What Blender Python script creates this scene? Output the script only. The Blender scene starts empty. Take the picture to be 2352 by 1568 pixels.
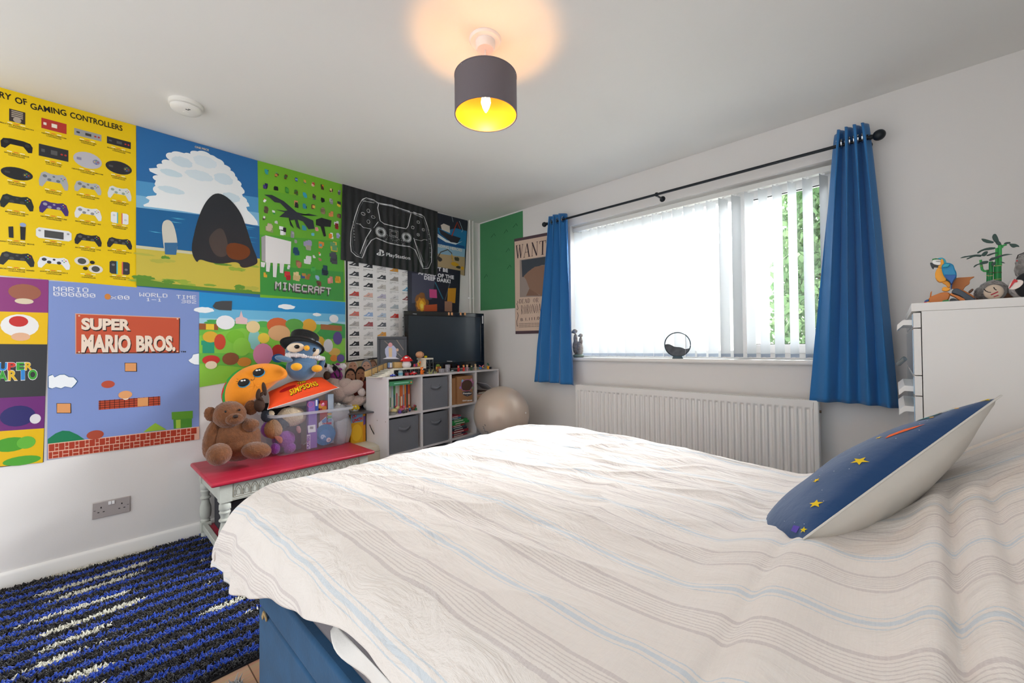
import bpy, bmesh, math, random
import numpy as np
from mathutils import Vector, Matrix, noise
R_ = math.radians
random.seed(7)
SC = bpy.context.scene
COL = SC.collection

# ------------------------------------------------------------------ camera
F_PX = 933.4
YAW, PITCH, ROLL = 0.753493, 0.0128448, -0.0104258
CAM = np.array([3.10058, -2.81675, 1.12814])
_f = np.array([-math.sin(YAW)*math.cos(PITCH), math.cos(YAW)*math.cos(PITCH), math.sin(PITCH)])
_r = np.array([math.cos(YAW), math.sin(YAW), 0.0]); _u = np.cross(_r, _f)
_r2 = _r*math.cos(ROLL)+_u*math.sin(ROLL); _u2 = -_r*math.sin(ROLL)+_u*math.cos(ROLL)
cd = bpy.data.cameras.new('camera'); cam = bpy.data.objects.new('camera', cd); COL.objects.link(cam)
cd.sensor_fit = 'HORIZONTAL'; cd.sensor_width = 36.0; cd.lens = 36.0*F_PX/2352.0
cd.clip_start = 0.05; cd.clip_end = 200
M = Matrix.Identity(4)
for i in range(3):
    M[i][0] = _r2[i]; M[i][1] = _u2[i]; M[i][2] = -_f[i]; M[i][3] = CAM[i]
cam.matrix_world = M
SC.camera = cam

# ------------------------------------------------------------------ world, view, daylight
SKY_FRONT, SKY_BACK = 24.0, 1.15
w = bpy.data.worlds.new('world'); SC.world = w; w.use_nodes = True
nt = w.node_tree; nt.nodes.clear()
out = nt.nodes.new('ShaderNodeOutputWorld'); bg = nt.nodes.new('ShaderNodeBackground')
tc = nt.nodes.new('ShaderNodeTexCoord'); sep = nt.nodes.new('ShaderNodeSeparateXYZ')
mr = nt.nodes.new('ShaderNodeMapRange')            # bright sky beyond the window, dimmer sky added behind as soft fill
mr.inputs['From Min'].default_value = -0.15; mr.inputs['From Max'].default_value = 0.25
mr.inputs['To Min'].default_value = SKY_BACK; mr.inputs['To Max'].default_value = SKY_FRONT
mx = nt.nodes.new('ShaderNodeMix'); mx.data_type = 'RGBA'
mr2 = nt.nodes.new('ShaderNodeMapRange'); mr2.inputs['From Min'].default_value = -0.15; mr2.inputs['From Max'].default_value = 0.25
mx.inputs['A'].default_value = (0.97, 0.985, 1.0, 1); mx.inputs['B'].default_value = (0.93, 0.97, 1.0, 1)
L = nt.links.new
L(tc.outputs['Generated'], sep.inputs[0]); L(sep.outputs['Y'], mr.inputs['Value']); L(sep.outputs['Y'], mr2.inputs['Value'])
L(mr2.outputs[0], mx.inputs['Factor']); L(mx.outputs['Result'], bg.inputs['Color']); L(mr.outputs[0], bg.inputs['Strength'])
L(bg.outputs[0], out.inputs[0])

def area(name, loc, rot, sx, sy, power, col=(1, 1, 1), portal=False):
    l = bpy.data.lights.new(name, 'AREA'); l.shape = 'RECTANGLE'; l.size = sx; l.size_y = sy; l.energy = power; l.color = col
    o = bpy.data.objects.new(name, l); o.location = loc; o.rotation_euler = rot; COL.objects.link(o)
    if portal: l.cycles.is_portal = True
    return o
area('added_sky_lamp', (2.0, 1.55, 3.55), (R_(-42), 0, 0), 3.6, 2.2, 1700, (0.94, 0.97, 1.0))   # added area lamp boosting the window daylight, out of sight over the lintel
area('window_portal', (2.0, 0.22, 1.57), (R_(-90), 0, 0), 1.76, 1.12, 1, portal=True)
area('open_back_portal', (1.95, -3.42, 1.2), (R_(90), 0, 0), 3.8, 2.4, 1, portal=True)  # guides the added sky fill in where the back wall is left out

vs = SC.view_settings
vs.view_transform = 'Standard'; vs.look = 'None'; vs.gamma = 1.0; vs.exposure = 0.42
vs.use_curve_mapping = False
SC.cycles.use_denoising = True
SC.cycles.max_bounces = 8; SC.cycles.diffuse_bounces = 5; SC.cycles.transparent_max_bounces = 16
SC.cycles.sample_clamp_indirect = 6.0
SC.cycles.caustics_reflective = False; SC.cycles.caustics_refractive = False

# ------------------------------------------------------------------ helpers
def lin(c):
    if isinstance(c, str): c = tuple(int(c[i:i+2], 16) for i in (0, 2, 4))
    c = [x/255.0 for x in c]
    return tuple(x/12.92 if x <= 0.04045 else ((x+0.055)/1.055)**2.4 for x in c)+(1.0,)

def pick(px, py, ax, val):
    """point of the photo's line of sight on the world plane axis=val"""
    d = _f+(px-1176)/F_PX*_r2-(py-784)/F_PX*_u2
    t = (val-CAM[ax])/d[ax]
    return CAM+t*d

def pick_plane(px, py, O, N):
    d = _f+(px-1176)/F_PX*_r2-(py-784)/F_PX*_u2
    N = np.array(N); t = ((np.array(O)-CAM)@N)/(d@N)
    return CAM+t*d

_mats = {}
def mat(name, col='cccccc', rough=0.6, metal=0.0, bump=None, spec=0.5, sheen=0.0, trans=0.0, alpha=1.0, emit=None,
        noise_col=None, attr=None, coat=0.0, transl=0.0, ior=1.45):
    """bump=(scale, strength, detail), noise_col=(hex, scale, amount)"""
    if name in _mats: return _mats[name]
    m = bpy.data.materials.new(name); m.use_nodes = True; n = m.node_tree.nodes; l = m.node_tree.links
    b = n['Principled BSDF']; c = lin(col)
    b.inputs['Base Color'].default_value = c; b.inputs['Roughness'].default_value = rough; b.inputs['Metallic'].default_value = metal
    b.inputs['Specular IOR Level'].default_value = spec; b.inputs['Sheen Weight'].default_value = sheen
    b.inputs['Transmission Weight'].default_value = trans; b.inputs['Alpha'].default_value = alpha; b.inputs['IOR'].default_value = ior
    b.inputs['Coat Weight'].default_value = coat
    tcn = n.new('ShaderNodeTexCoord')
    if attr:
        a = n.new('ShaderNodeAttribute'); a.attribute_name = attr; l.new(a.outputs['Color'], b.inputs['Base Color'])
    if noise_col:
        nz = n.new('ShaderNodeTexNoise'); nz.inputs['Scale'].default_value = noise_col[1]; nz.inputs['Detail'].default_value = 5
        mp = n.new('ShaderNodeMapping'); l.new(tcn.outputs['Object'], mp.inputs[0]); l.new(mp.outputs[0], nz.inputs['Vector'])
        if len(noise_col) > 3: mp.inputs['Scale'].default_value = noise_col[3]
        rp = n.new('ShaderNodeMapRange'); rp.inputs['From Min'].default_value = 0.35; rp.inputs['From Max'].default_value = 0.65
        rp.inputs['To Max'].default_value = noise_col[2]
        mxn = n.new('ShaderNodeMix'); mxn.data_type = 'RGBA'; mxn.inputs['A'].default_value = c; mxn.inputs['B'].default_value = lin(noise_col[0])
        l.new(nz.outputs['Fac'], rp.inputs['Value']); l.new(rp.outputs[0], mxn.inputs['Factor']); l.new(mxn.outputs['Result'], b.inputs['Base Color'])
        if attr: l.new(a.outputs['Color'], mxn.inputs['A'])
    if bump:
        nb = n.new('ShaderNodeTexNoise'); nb.inputs['Scale'].default_value = bump[0]; nb.inputs['Detail'].default_value = bump[2] if len(bump) > 2 else 3
        bp = n.new('ShaderNodeBump'); bp.inputs['Strength'].default_value = bump[1]; bp.inputs['Distance'].default_value = 0.01
        l.new(tcn.outputs['Object'], nb.inputs['Vector']); l.new(nb.outputs['Fac'], bp.inputs['Height']); l.new(bp.outputs[0], b.inputs['Normal'])
    if emit:
        b.inputs['Emission Color'].default_value = lin(emit[0]); b.inputs['Emission Strength'].default_value = emit[1]
    if transl:
        t = n.new('ShaderNodeBsdfTranslucent'); t.inputs['Color'].default_value = c; ms = n.new('ShaderNodeMixShader'); ms.inputs[0].default_value = transl
        l.new(b.outputs[0], ms.inputs[1]); l.new(t.outputs[0], ms.inputs[2]); l.new(ms.outputs[0], n['Material Output'].inputs['Surface'])
    _mats[name] = m
    return m

def M_(loc=(0, 0, 0), rot=(0, 0, 0), sc=(1, 1, 1)):
    from mathutils import Euler
    return Matrix.Translation(Vector(loc)) @ Euler(rot).to_matrix().to_4x4() @ Matrix.Diagonal((sc[0], sc[1], sc[2], 1))

class MB:
    def __init__(s): s.v = []; s.f = []; s.mi = []; s.col = []; s.cur = 0; s.c = None; s.sm = []
    def add(s, vs_, fs, m=None, smooth=True):
        k = len(s.v)
        if m is not None: vs_ = [tuple(m @ Vector(p)) for p in vs_]
        s.v += [tuple(p) for p in vs_]
        for f in fs:
            s.f.append(tuple(i+k for i in f)); s.mi.append(s.cur); s.col.append(s.c); s.sm.append(smooth)
        return s
    def color(s, h): s.c = lin(h) if h is not None else None; return s
    def box(s, c, d, rot=(0, 0, 0), taper=1.0):
        s.nb = (getattr(s, 'nb', -1)+1) % 14; e_ = s.nb*1.2e-5      # overlapping boxes never share one exact face
        x, y, z = d[0]/2-e_, d[1]/2-e_, d[2]/2-e_; t = taper
        vs_ = [(-x, -y, -z), (x, -y, -z), (x, y, -z), (-x, y, -z), (-x*t, -y*t, z), (x*t, -y*t, z), (x*t, y*t, z), (-x*t, y*t, z)]
        return s.add(vs_, [(0, 3, 2, 1), (4, 5, 6, 7), (0, 1, 5, 4), (1, 2, 6, 5), (2, 3, 7, 6), (3, 0, 4, 7)], M_(c, rot), smooth=False)
    def span(s, a, b):
        return s.box([(a[i]+b[i])/2 for i in range(3)], [abs(b[i]-a[i]) for i in range(3)])
    def ell(s, c, r, rot=(0, 0, 0), n=20, dist=0.0, freq=8.0, seed=0):
        if not hasattr(r, '__len__'): r = (r, r, r)
        vs_ = []; fs = []; k = n//2
        m = M_(c, rot)
        for i in range(k+1):
            th = math.pi*i/k
            for j in range(n):
                ph = 2*math.pi*j/n
                d = Vector((math.sin(th)*math.cos(ph), math.sin(th)*math.sin(ph), math.cos(th)))
                q = 1.0+(dist*noise.fractal(d*freq*0.3+Vector((seed, seed*2, 0)), 1.0, 2.0, 3) if dist else 0)
                vs_.append((d.x*r[0]*q, d.y*r[1]*q, d.z*r[2]*q))
        for i in range(k):
            for j in range(n):
                a, b2 = i*n+j, i*n+(j+1) % n
                fs.append((a, a+n, b2+n, b2))
        return s.add(vs_, fs, m)
    def lathe(s, prof, c=(0, 0, 0), rot=(0, 0, 0), n=24, cap=True, sc=(1, 1, 1)):
        vs_ = []; fs = []
        for r, z in prof:
            for j in range(n):
                a = 2*math.pi*j/n; vs_.append((r*math.cos(a), r*math.sin(a), z))
        for i in range(len(prof)-1):
            for j in range(n):
                a, b2 = i*n+j, i*n+(j+1) % n; fs.append((a, b2, b2+n, a+n))
        if cap:
            if prof[0][0] > 1e-5: fs.append(tuple(range(n-1, -1, -1)))
            if prof[-1][0] > 1e-5: fs.append(tuple(range((len(prof)-1)*n, len(prof)*n)))
        return s.add(vs_, fs, M_(c, rot, sc))
    def cyl(s, a, b, r, r2=None, n=14, cap=True):
        a = Vector(a); b = Vector(b); d = b-a
        q = d.to_track_quat('Z', 'Y').to_matrix().to_4x4()
        r2 = r if r2 is None else r2; vs_ = []; fs = []
        for rr, z in ((r, 0), (r2, d.length)):
            for j in range(n):
                t = 2*math.pi*j/n; vs_.append((rr*math.cos(t), rr*math.sin(t), z))
        for j in range(n): fs.append((j, (j+1) % n, n+(j+1) % n, n+j))
        if cap: fs.append(tuple(range(n-1, -1, -1))); fs.append(tuple(range(n, 2*n)))
        return s.add(vs_, fs, Matrix.Translation(a) @ q)
    def tube(s, pts, r, n=8, closed=False):
        pts = [Vector(p) for p in pts]; N = len(pts); vs_ = []; fs = []
        up = Vector((0, 0, 1))
        for i, p in enumerate(pts):
            if closed: t = pts[(i+1) % N]-pts[i-1]
            else: t = pts[min(i+1, N-1)]-pts[max(i-1, 0)]
            t.normalize()
            x = t.cross(up)
            if x.length < 1e-3: x = t.cross(Vector((0, 1, 0)))
            x.normalize(); y = t.cross(x)
            rr = r[i] if hasattr(r, '__len__') else r
            for j in range(n):
                a = 2*math.pi*j/n; vs_.append(p+x*rr*math.cos(a)+y*rr*math.sin(a))
        K = N if closed else N-1
        for i in range(K):
            for j in range(n):
                a = i*n+j; b2 = i*n+(j+1) % n; c2 = ((i+1) % N)*n+j; d2 = ((i+1) % N)*n+(j+1) % n
                fs.append((a, b2, d2, c2))
        if not closed: fs.append(tuple(range(n-1, -1, -1))); fs.append(tuple(range((N-1)*n, N*n)))
        return s.add(vs_, fs)
    def prism(s, poly, h, m=None):
        """poly in xy, extruded along z 0..h"""
        n = len(poly)
        vs_ = [(p[0], p[1], 0) for p in poly]+[(p[0], p[1], h) for p in poly]
        fs = [tuple(range(n-1, -1, -1)), tuple(range(n, 2*n))]+[(i, (i+1) % n, n+(i+1) % n, n+i) for i in range(n)]
        return s.add(vs_, fs, m, smooth=False)
    def grid(s, fn, nu, nv):
        vs_ = [fn(i/nu, j/nv) for i in range(nu+1) for j in range(nv+1)]
        fs = [(i*(nv+1)+j, (i+1)*(nv+1)+j, (i+1)*(nv+1)+j+1, i*(nv+1)+j+1) for i in range(nu) for j in range(nv)]
        return s.add(vs_, fs)

def obj(name, mb, m, parent=None, bevel=0, solid=0, sub=0, auto=40, world=False, label=None):
    me = bpy.data.meshes.new(name); vv = mb.v
    if world and parent is not None:
        q_ = parent; mw = Matrix.Identity(4)
        while q_ is not None: mw = q_.matrix_basis @ mw; q_ = q_.parent
        inv = mw.inverted(); vv = [tuple(inv @ Vector(p)) for p in vv]
    me.from_pydata(vv, [], mb.f)
    ms = m if isinstance(m, (list, tuple)) else [m]
    for q in ms: me.materials.append(q)
    if len(ms) > 1: me.polygons.foreach_set('material_index', mb.mi)
    me.polygons.foreach_set('use_smooth', mb.sm if not (bevel or solid) else [True]*len(mb.f))
    if any(c is not None for c in mb.col):
        a = me.color_attributes.new('Col', 'FLOAT_COLOR', 'CORNER'); buf = []
        for p, c in zip(mb.f, mb.col): buf += list(c or (1, 1, 1, 1))*len(p)
        a.data.foreach_set('color', buf)
    me.update()
    if auto: me.set_sharp_from_angle(angle=R_(auto))
    o = bpy.data.objects.new(name, me); COL.objects.link(o)
    if parent is not None: o.parent = parent
    if solid:
        md = o.modifiers.new('thickness', 'SOLIDIFY'); md.thickness = solid; md.offset = 0
    if bevel:
        md = o.modifiers.new('bevel', 'BEVEL'); md.width = bevel; md.segments = 2; md.limit_method = 'ANGLE'; md.angle_limit = R_(35)
        md.harden_normals = False
    if sub:
        md = o.modifiers.new('subdivision', 'SUBSURF'); md.levels = sub; md.render_levels = sub
    if label: o['label'] = label
    return o

def thing(name, label, cat, loc=(0, 0, 0), rz=0, group=None, rot=None):
    o = bpy.data.objects.new(name, None); COL.objects.link(o); o.empty_display_size = 0.05
    o.location = loc; o.rotation_euler = rot if rot else (0, 0, rz)
    if rot is None: o.matrix_basis = M_(loc, (0, 0, rz))
    else: o.matrix_basis = M_(loc, rot)
    o['label'] = label; o['category'] = cat
    if group: o['group'] = group
    return o
def tag(o, label, cat, group=None, kind=None):
    o['label'] = label; o['category'] = cat
    if group: o['group'] = group
    if kind: o['kind'] = kind
    return o
def struct(name, mb, m, parent=None, **k):
    o = obj(name, mb, m, parent, **k)
    if parent is None: o['kind'] = 'structure'
    return o
def relabel(o, label): o['label'] = label; return o
def copy_tree(o, loc=None, rz=None, label=None, parent=None):
    c = o.copy(); COL.objects.link(c); c.parent = parent
    for ch in o.children: copy_tree(ch, parent=c)
    if loc is not None: c.location = loc
    if rz is not None: c.rotation_euler = (0, 0, rz)
    if label: c['label'] = label
    return c

# flat lettering cut from the built-in typeface
_tc = {}
def glyphs(text, bold=0.0, spacing=1.0):
    key = (text, bold, spacing)
    if key in _tc: return _tc[key]
    cu = bpy.data.curves.new('lettering', 'FONT'); cu.body = text; cu.offset = bold; cu.space_character = spacing; cu.resolution_u = 3
    cu.fill_mode = 'BOTH' if hasattr(cu, 'fill_mode') else cu.fill_mode
    ob = bpy.data.objects.new('lettering', cu); COL.objects.link(ob)
    me = bpy.data.meshes.new_from_object(ob)
    v = [(p.co.x, p.co.y) for p in me.vertices]; f = [tuple(p.vertices) for p in me.polygons]
    bpy.data.objects.remove(ob); bpy.data.curves.remove(cu); bpy.data.meshes.remove(me)
    xs = [p[0] for p in v] or [0, 1]; x0, x1 = min(xs), max(xs)
    v = [((p[0]-x0)/max(1e-6, x1-x0), p[1]/0.729) for p in v]      # width 0..1, cap height 0..1
    _tc[key] = (v, f); return _tc[key]

class Print:
    """Flat printed artwork on a real plane: O origin, U right, V up, N outward. Art coordinates may be given
    as picture positions (converted to the plane) or plane metres."""
    def __init__(s, O, U, V, off=0.0):
        s.O = Vector(O); s.U = Vector(U).normalized(); s.V = Vector(V).normalized(); s.N = s.U.cross(s.V).normalized()
        s.off = off; s.mb = MB(); s.t = (0, 0, 1)
    def crop(s, ox, oy, sc): s.t = (ox, oy, sc); return s
    def P(s, p):
        x = s.t[0]+p[0]/s.t[2]; y = s.t[1]+p[1]/s.t[2]
        w_ = Vector(pick_plane(x, y, tuple(s.O), tuple(s.N)))-s.O
        return (w_.dot(s.U), w_.dot(s.V))
    def raw(s, pts, col, z=1, faces=None):
        s.k = (getattr(s, 'k', 0)+1) % 220; d = s.off+z*0.0005+s.k*2e-6
        s.mb.color(col)
        if faces and len(faces) > 1:      # overlapping strokes never share one exact depth
            for i, f in enumerate(faces):
                e = d+(i % 40)*2e-6; s.mb.add([s.O+s.U*pts[q][0]+s.V*pts[q][1]+s.N*e for q in f], [tuple(range(len(f)))], smooth=False)
            return s
        vs_ = [s.O+s.U*a+s.V*b+s.N*d for a, b in pts]
        s.mb.add(vs_, faces or [tuple(range(len(pts)))], smooth=False); return s
    def poly(s, pts, col, z=1):
        q = [s.P(p) for p in pts]
        a = sum(q[i][0]*q[(i+1) % len(q)][1]-q[(i+1) % len(q)][0]*q[i][1] for i in range(len(q)))
        if a < 0: q.reverse()
        return s.raw(q, col, z)
    def soft(s, pts, col, z=1, it=2):
        for _ in range(it):
            n_ = len(pts); pts = [q for i in range(n_) for q in ((pts[i][0]*.75+pts[(i+1) % n_][0]*.25, pts[i][1]*.75+pts[(i+1) % n_][1]*.25), (pts[i][0]*.25+pts[(i+1) % n_][0]*.75, pts[i][1]*.25+pts[(i+1) % n_][1]*.75))]
        return s.poly(pts, col, z)
    def rect(s, x0, y0, x1, y1, col, z=1): # axis aligned in the plane between two picture corners
        a = s.P((x0, y0)); b = s.P((x1, y1))
        u0, u1 = sorted((a[0], b[0])); v0, v1 = sorted((a[1], b[1]))
        return s.raw([(u0, v0), (u1, v0), (u1, v1), (u0, v1)], col, z)
    def ell(s, c, rx, ry, col, z=1, rot=0, n=18):
        a = s.P(c); cr, sr = math.cos(rot), math.sin(rot); q = []
        for i in range(n):
            t = 2*math.pi*i/n; x, y = rx*math.cos(t), ry*math.sin(t); q.append((a[0]+x*cr-y*sr, a[1]+x*sr+y*cr))
        return s.raw(q, col, z)
    def ring(s, c, rx, ry, w_, col, z=1, n=28):
        a = s.P(c); q = []; fs = []
        for i in range(n):
            t = 2*math.pi*i/n; q += [(a[0]+rx*math.cos(t), a[1]+ry*math.sin(t)), (a[0]+(rx-w_)*math.cos(t), a[1]+(ry-w_)*math.sin(t))]
            j = (i+1) % n; fs.append((2*i+1, 2*i, 2*j, 2*j+1))
        return s.raw(q, col, z, fs)
    def line(s, pts, w_, col, z=1, closed=False):
        q = [Vector(s.P(p)) for p in pts]; N = len(q)
        L_ = []; R2 = []
        for i, p in enumerate(q):
            t = (q[(i+1) % N]-q[i-1]) if closed else (q[min(i+1, N-1)]-q[max(i-1, 0)])
            t.normalize(); nrm = Vector((-t.y, t.x))*w_/2; L_.append(p+nrm); R2.append(p-nrm)
        fs = [(N+i, N+(i+1) % N, (i+1) % N, i) for i in range(N if closed else N-1)]
        return s.raw([tuple(p) for p in L_+R2], col, z, fs)
    def text(s, txt, a, b, h, col, z=2, bold=0.01, spacing=1.0):
        """baseline from a to b, cap height h metres"""
        a = Vector(s.P(a)); b = Vector(s.P(b)); d = b-a; nrm = Vector((-d.y, d.x)).normalized()*h
        v, f = glyphs(txt, bold, spacing)
        return s.raw([tuple(a+d*x+nrm*y) for x, y in v], col, z, f)
    def bits(s, rows, a, b, h, col, z=2):
        """bitmap lettering: rows of 0/1 strings"""
        a = Vector(s.P(a)); b = Vector(s.P(b)); d = b-a; nrm = Vector((-d.y, d.x)).normalized()*h
        R3 = len(rows); C3 = len(rows[0]); pts = []; fs = []
        for i, row in enumerate(rows):
            j = 0
            while j < C3:
                if row[j] == '1':
                    k = j
                    while k < C3 and row[k] == '1': k += 1
                    n0 = len(pts)
                    for x, y in ((j, R3-i-1), (k, R3-i-1), (k, R3-i), (j, R3-i)): pts.append(tuple(a+d*(x/C3)+nrm*(y/R3)))
                    fs.append((n0, n0+1, n0+2, n0+3)); j = k
                else: j += 1
        return s.raw(pts, col, z, fs)
    def sheet(s, corners, col, thick=0.0006):
        """the paper: a thin slab between picture corners TL TR BR BL"""
        q = [s.P(p) for p in corners][::-1]
        s.mb.color(col); a = s.off-thick; b = s.off
        vs_ = [s.O+s.U*u+s.V*v+s.N*a for u, v in q]+[s.O+s.U*u+s.V*v+s.N*b for u, v in q]
        s.mb.add(vs_, [(3, 2, 1, 0), (4, 5, 6, 7)]+[(i, (i+1) % 4, 4+(i+1) % 4, 4+i) for i in range(4)], smooth=False); return s
    def build(s, name, m, label=None, cat=None, group=None, parent=None, world=False):
        o = obj(name, s.mb, m, parent, auto=0, world=world)
        if label and cat: tag(o, label, cat, group)
        return o

FONT5 = {'M': '10001 11011 10101 10101 10001 10001 10001', 'A': '01110 10001 10001 11111 10001 10001 10001', 'R': '11110 10001 10001 11110 10100 10010 10001',
 'I': '01110 00100 00100 00100 00100 00100 01110', 'O': '01110 10001 10001 10001 10001 10001 01110', '0': '01110 10001 10011 10101 11001 10001 01110',
 'W': '10001 10001 10001 10101 10101 11011 10001', 'L': '10000 10000 10000 10000 10000 10000 11111', 'D': '11110 10001 10001 10001 10001 10001 11110',
 '1': '00100 01100 00100 00100 00100 00100 01110', '-': '00000 00000 00000 11111 00000 00000 00000', 'T': '11111 00100 00100 00100 00100 00100 00100',
 'E': '11111 10000 10000 11110 10000 10000 11111', '3': '11110 00001 00001 01110 00001 00001 11110', '8': '01110 10001 10001 01110 10001 10001 01110',
 '2': '01110 10001 00001 00110 01000 10000 11111', 'x': '00000 00000 10001 01010 00100 01010 10001', ' ': '00000 00000 00000 00000 00000 00000 00000',
 'N': '10001 11001 10101 10011 10001 10001 10001', 'C': '01111 10000 10000 10000 10000 10000 01111', 'F': '11111 10000 10000 11110 10000 10000 10000',
 'B': '11110 10001 10001 11110 10001 10001 11110', 'H': '10001 10001 10001 11111 10001 10001 10001', 'P': '11110 10001 10001 11110 10000 10000 10000',
 'K': '10001 10010 10100 11000 10100 10010 10001', '!': '00100 00100 00100 00100 00100 00000 00100', "'": '01100 01100 00100 00000 00000 00000 00000',
 '?': '01110 10001 00001 00110 00100 00000 00100', 'S': '01111 10000 10000 01110 00001 00001 11110', 'U': '10001 10001 10001 10001 10001 10001 01110',
 'G': '01111 10000 10000 10111 10001 10001 01110', 'Y': '10001 10001 01010 00100 00100 00100 00100'}
def bitrows(t):
    rows = ['']*7
    for i, ch in enumerate(t):
        g = FONT5[ch].split()
        for r in range(7): rows[r] += g[r]+('0' if i < len(t)-1 else '')
    return rows
# ------------------------------------------------------------------ room shell
WHITE = mat('wall_paint', 'e4e1de', 0.85, bump=(180, 0.06, 4), spec=0.2)
CEIL = mat('ceiling_paint', 'e6e5e1', 0.9, bump=(60, 0.04, 4), spec=0.2)
GLOSSW = mat('white_gloss_paint', 'eceae6', 0.35)
UPVC = mat('white_plastic_frame', 'f2f2f2', 0.3)
XR, YB, H = 3.95, -3.40, 2.4
struct('ceiling', MB().span((-0.1, YB, H), (XR+0.1, 0.25, H+0.1)), CEIL)
# left wall and right wall
struct('wall_left', MB().span((-0.12, YB, -0.05), (0, 0.25, H)), WHITE)
struct('wall_right', MB().span((XR, YB, -0.05), (XR+0.12, 0.25, H)), WHITE)
WX0, WX1, WZ0, WZ1 = 1.14, 2.93, 1.005, 2.135
wb = MB()
wb.span((0, 0, -0.05), (WX0, 0.25, H)).span((WX1, 0, -0.05), (XR, 0.25, H)).span((WX0, 0, -0.05), (WX1, 0.25, WZ0)).span((WX0, 0, WZ1), (WX1, 0.25, H))
struct('wall_front', wb, WHITE)
# floor boards: light oak laminate, boards running along the room
fm = bpy.data.materials.new('oak_laminate'); fm.use_nodes = True; n = fm.node_tree.nodes; l = fm.node_tree.links; b = n['Principled BSDF']
tcn = n.new('ShaderNodeTexCoord'); mp = n.new('ShaderNodeMapping'); mp.inputs['Rotation'].default_value = (0, 0, R_(90))
br = n.new('ShaderNodeTexBrick'); br.inputs['Color1'].default_value = lin('cba283'); br.inputs['Color2'].default_value = lin('bd9374'); br.inputs['Mortar'].default_value = lin('6a4a34')
br.inputs['Scale'].default_value = 1.0; br.inputs['Mortar Size'].default_value = 0.002; br.inputs['Brick Width'].default_value = 1.2; br.inputs['Row Height'].default_value = 0.19
wn = n.new('ShaderNodeTexNoise'); wn.inputs['Scale'].default_value = 9; wn.inputs['Detail'].default_value = 8
mp2 = n.new('ShaderNodeMapping'); mp2.inputs['Scale'].default_value = (14, 1, 1)
mxm = n.new('ShaderNodeMix'); mxm.data_type = 'RGBA'; mxm.blend_type = 'MULTIPLY'; mxm.inputs['Factor'].default_value = 0.5
l.new(tcn.outputs['Object'], mp.inputs[0]); l.new(mp.outputs[0], br.inputs['Vector']); l.new(tcn.outputs['Object'], mp2.inputs[0]); l.new(mp2.outputs[0], wn.inputs['Vector'])
l.new(br.outputs['Color'], mxm.inputs['A']); l.new(wn.outputs['Color'], mxm.inputs['B']); l.new(mxm.outputs['Result'], b.inputs['Base Color']); b.inputs['Roughness'].default_value = 0.45
struct('floor', MB().span((-0.1, YB, -0.08), (XR+0.1, 0.25, 0)), fm)
# skirting boards with a rounded top
def skirt(name, a, b_, nrm):
    d = Vector(b_)-Vector(a); L0 = d.length; prof = [(0, 0), (0.016, 0), (0.016, 0.068), (0.010, 0.078), (0, 0.082)]
    m = Matrix(((nrm[0], 0, d.x/L0, a[0]), (nrm[1], 0, d.y/L0, a[1]), (0, 1, 0, 0), (0, 0, 0, 1)))
    mb = MB().prism(prof, L0, m)
    struct(name, mb, GLOSSW)
skirt('baseboard_left', (0, YB, 0), (0, -0.016, 0), (1, 0))
skirt('baseboard_front', (0.0, 0, 0), (XR, 0, 0), (0, -1))
# window reveal lining, board and frame
win = thing('window_1', 'wide white framed window with two panes behind vertical blinds', 'window', (0, 0, 0)); win['kind'] = 'structure'
obj('window_board', MB().span((WX0-0.05, -0.035, WZ0), (WX1+0.05, 0.19, WZ0+0.03)), GLOSSW, win, bevel=0.012)
f = MB(); y0, y1 = 0.135, 0.19
zb, zt = WZ0+0.03, WZ1
f.span((WX0, y0, zb), (WX0+0.055, y1, zt)).span((WX1-0.055, y0, zb), (WX1, y1, zt)).span((WX0, y0, zb), (WX1, y1, zb+0.055)).span((WX0, y0, zt-0.055), (WX1, y1, zt))
f.span((2.355, y0, zb), (2.42, y1, zt))
obj('window_frame', f, UPVC, win, bevel=0.004)
f = MB(); y0, y1 = 0.118, 0.165; a, b2 = 2.405, 2.88
f.span((a, y0, zb+0.035), (a+0.05, y1, zt-0.03)).span((b2-0.05, y0, zb+0.035), (b2, y1, zt-0.03)).span((a, y0, zb+0.035), (b2, y1, zb+0.09)).span((a, y0, zt-0.085), (b2, y1, zt-0.03))
cas = obj('casement', f, UPVC, win, bevel=0.004)
obj('gasket', MB().span((a+0.05, y0+0.01, zb+0.09), (a+0.054, y0+0.02, zt-0.085)).span((b2-0.054, y0+0.01, zb+0.09), (b2-0.05, y0+0.02, zt-0.085)).span((a+0.05, y0+0.01, zb+0.09), (b2-0.05, y0+0.02, zb+0.094)).span((a+0.05, y0+0.01, zt-0.089), (b2-0.05, y0+0.02, zt-0.085)), mat('black_rubber', '202224', 0.6), cas)
gm = bpy.data.materials.new('window_glass'); gm.use_nodes = True; n = gm.node_tree.nodes; l = gm.node_tree.links; n.clear()
o_ = n.new('ShaderNodeOutputMaterial'); tr = n.new('ShaderNodeBsdfTransparent'); gl = n.new('ShaderNodeBsdfGlossy'); gl.inputs['Roughness'].default_value = 0.02
fr = n.new('ShaderNodeFresnel'); fr.inputs['IOR'].default_value = 1.45; msx = n.new('ShaderNodeMixShader')
l.new(fr.outputs[0], msx.inputs[0]); l.new(tr.outputs[0], msx.inputs[1]); l.new(gl.outputs[0], msx.inputs[2]); l.new(msx.outputs[0], o_.inputs[0])
obj('pane', MB().span((WX0+0.05, 0.155, zb+0.05), (2.36, 0.161, zt-0.05)), gm, win)
obj('pane', MB().span((a+0.045, 0.140, zb+0.085), (b2-0.045, 0.146, zt-0.08)), gm, win)
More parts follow.
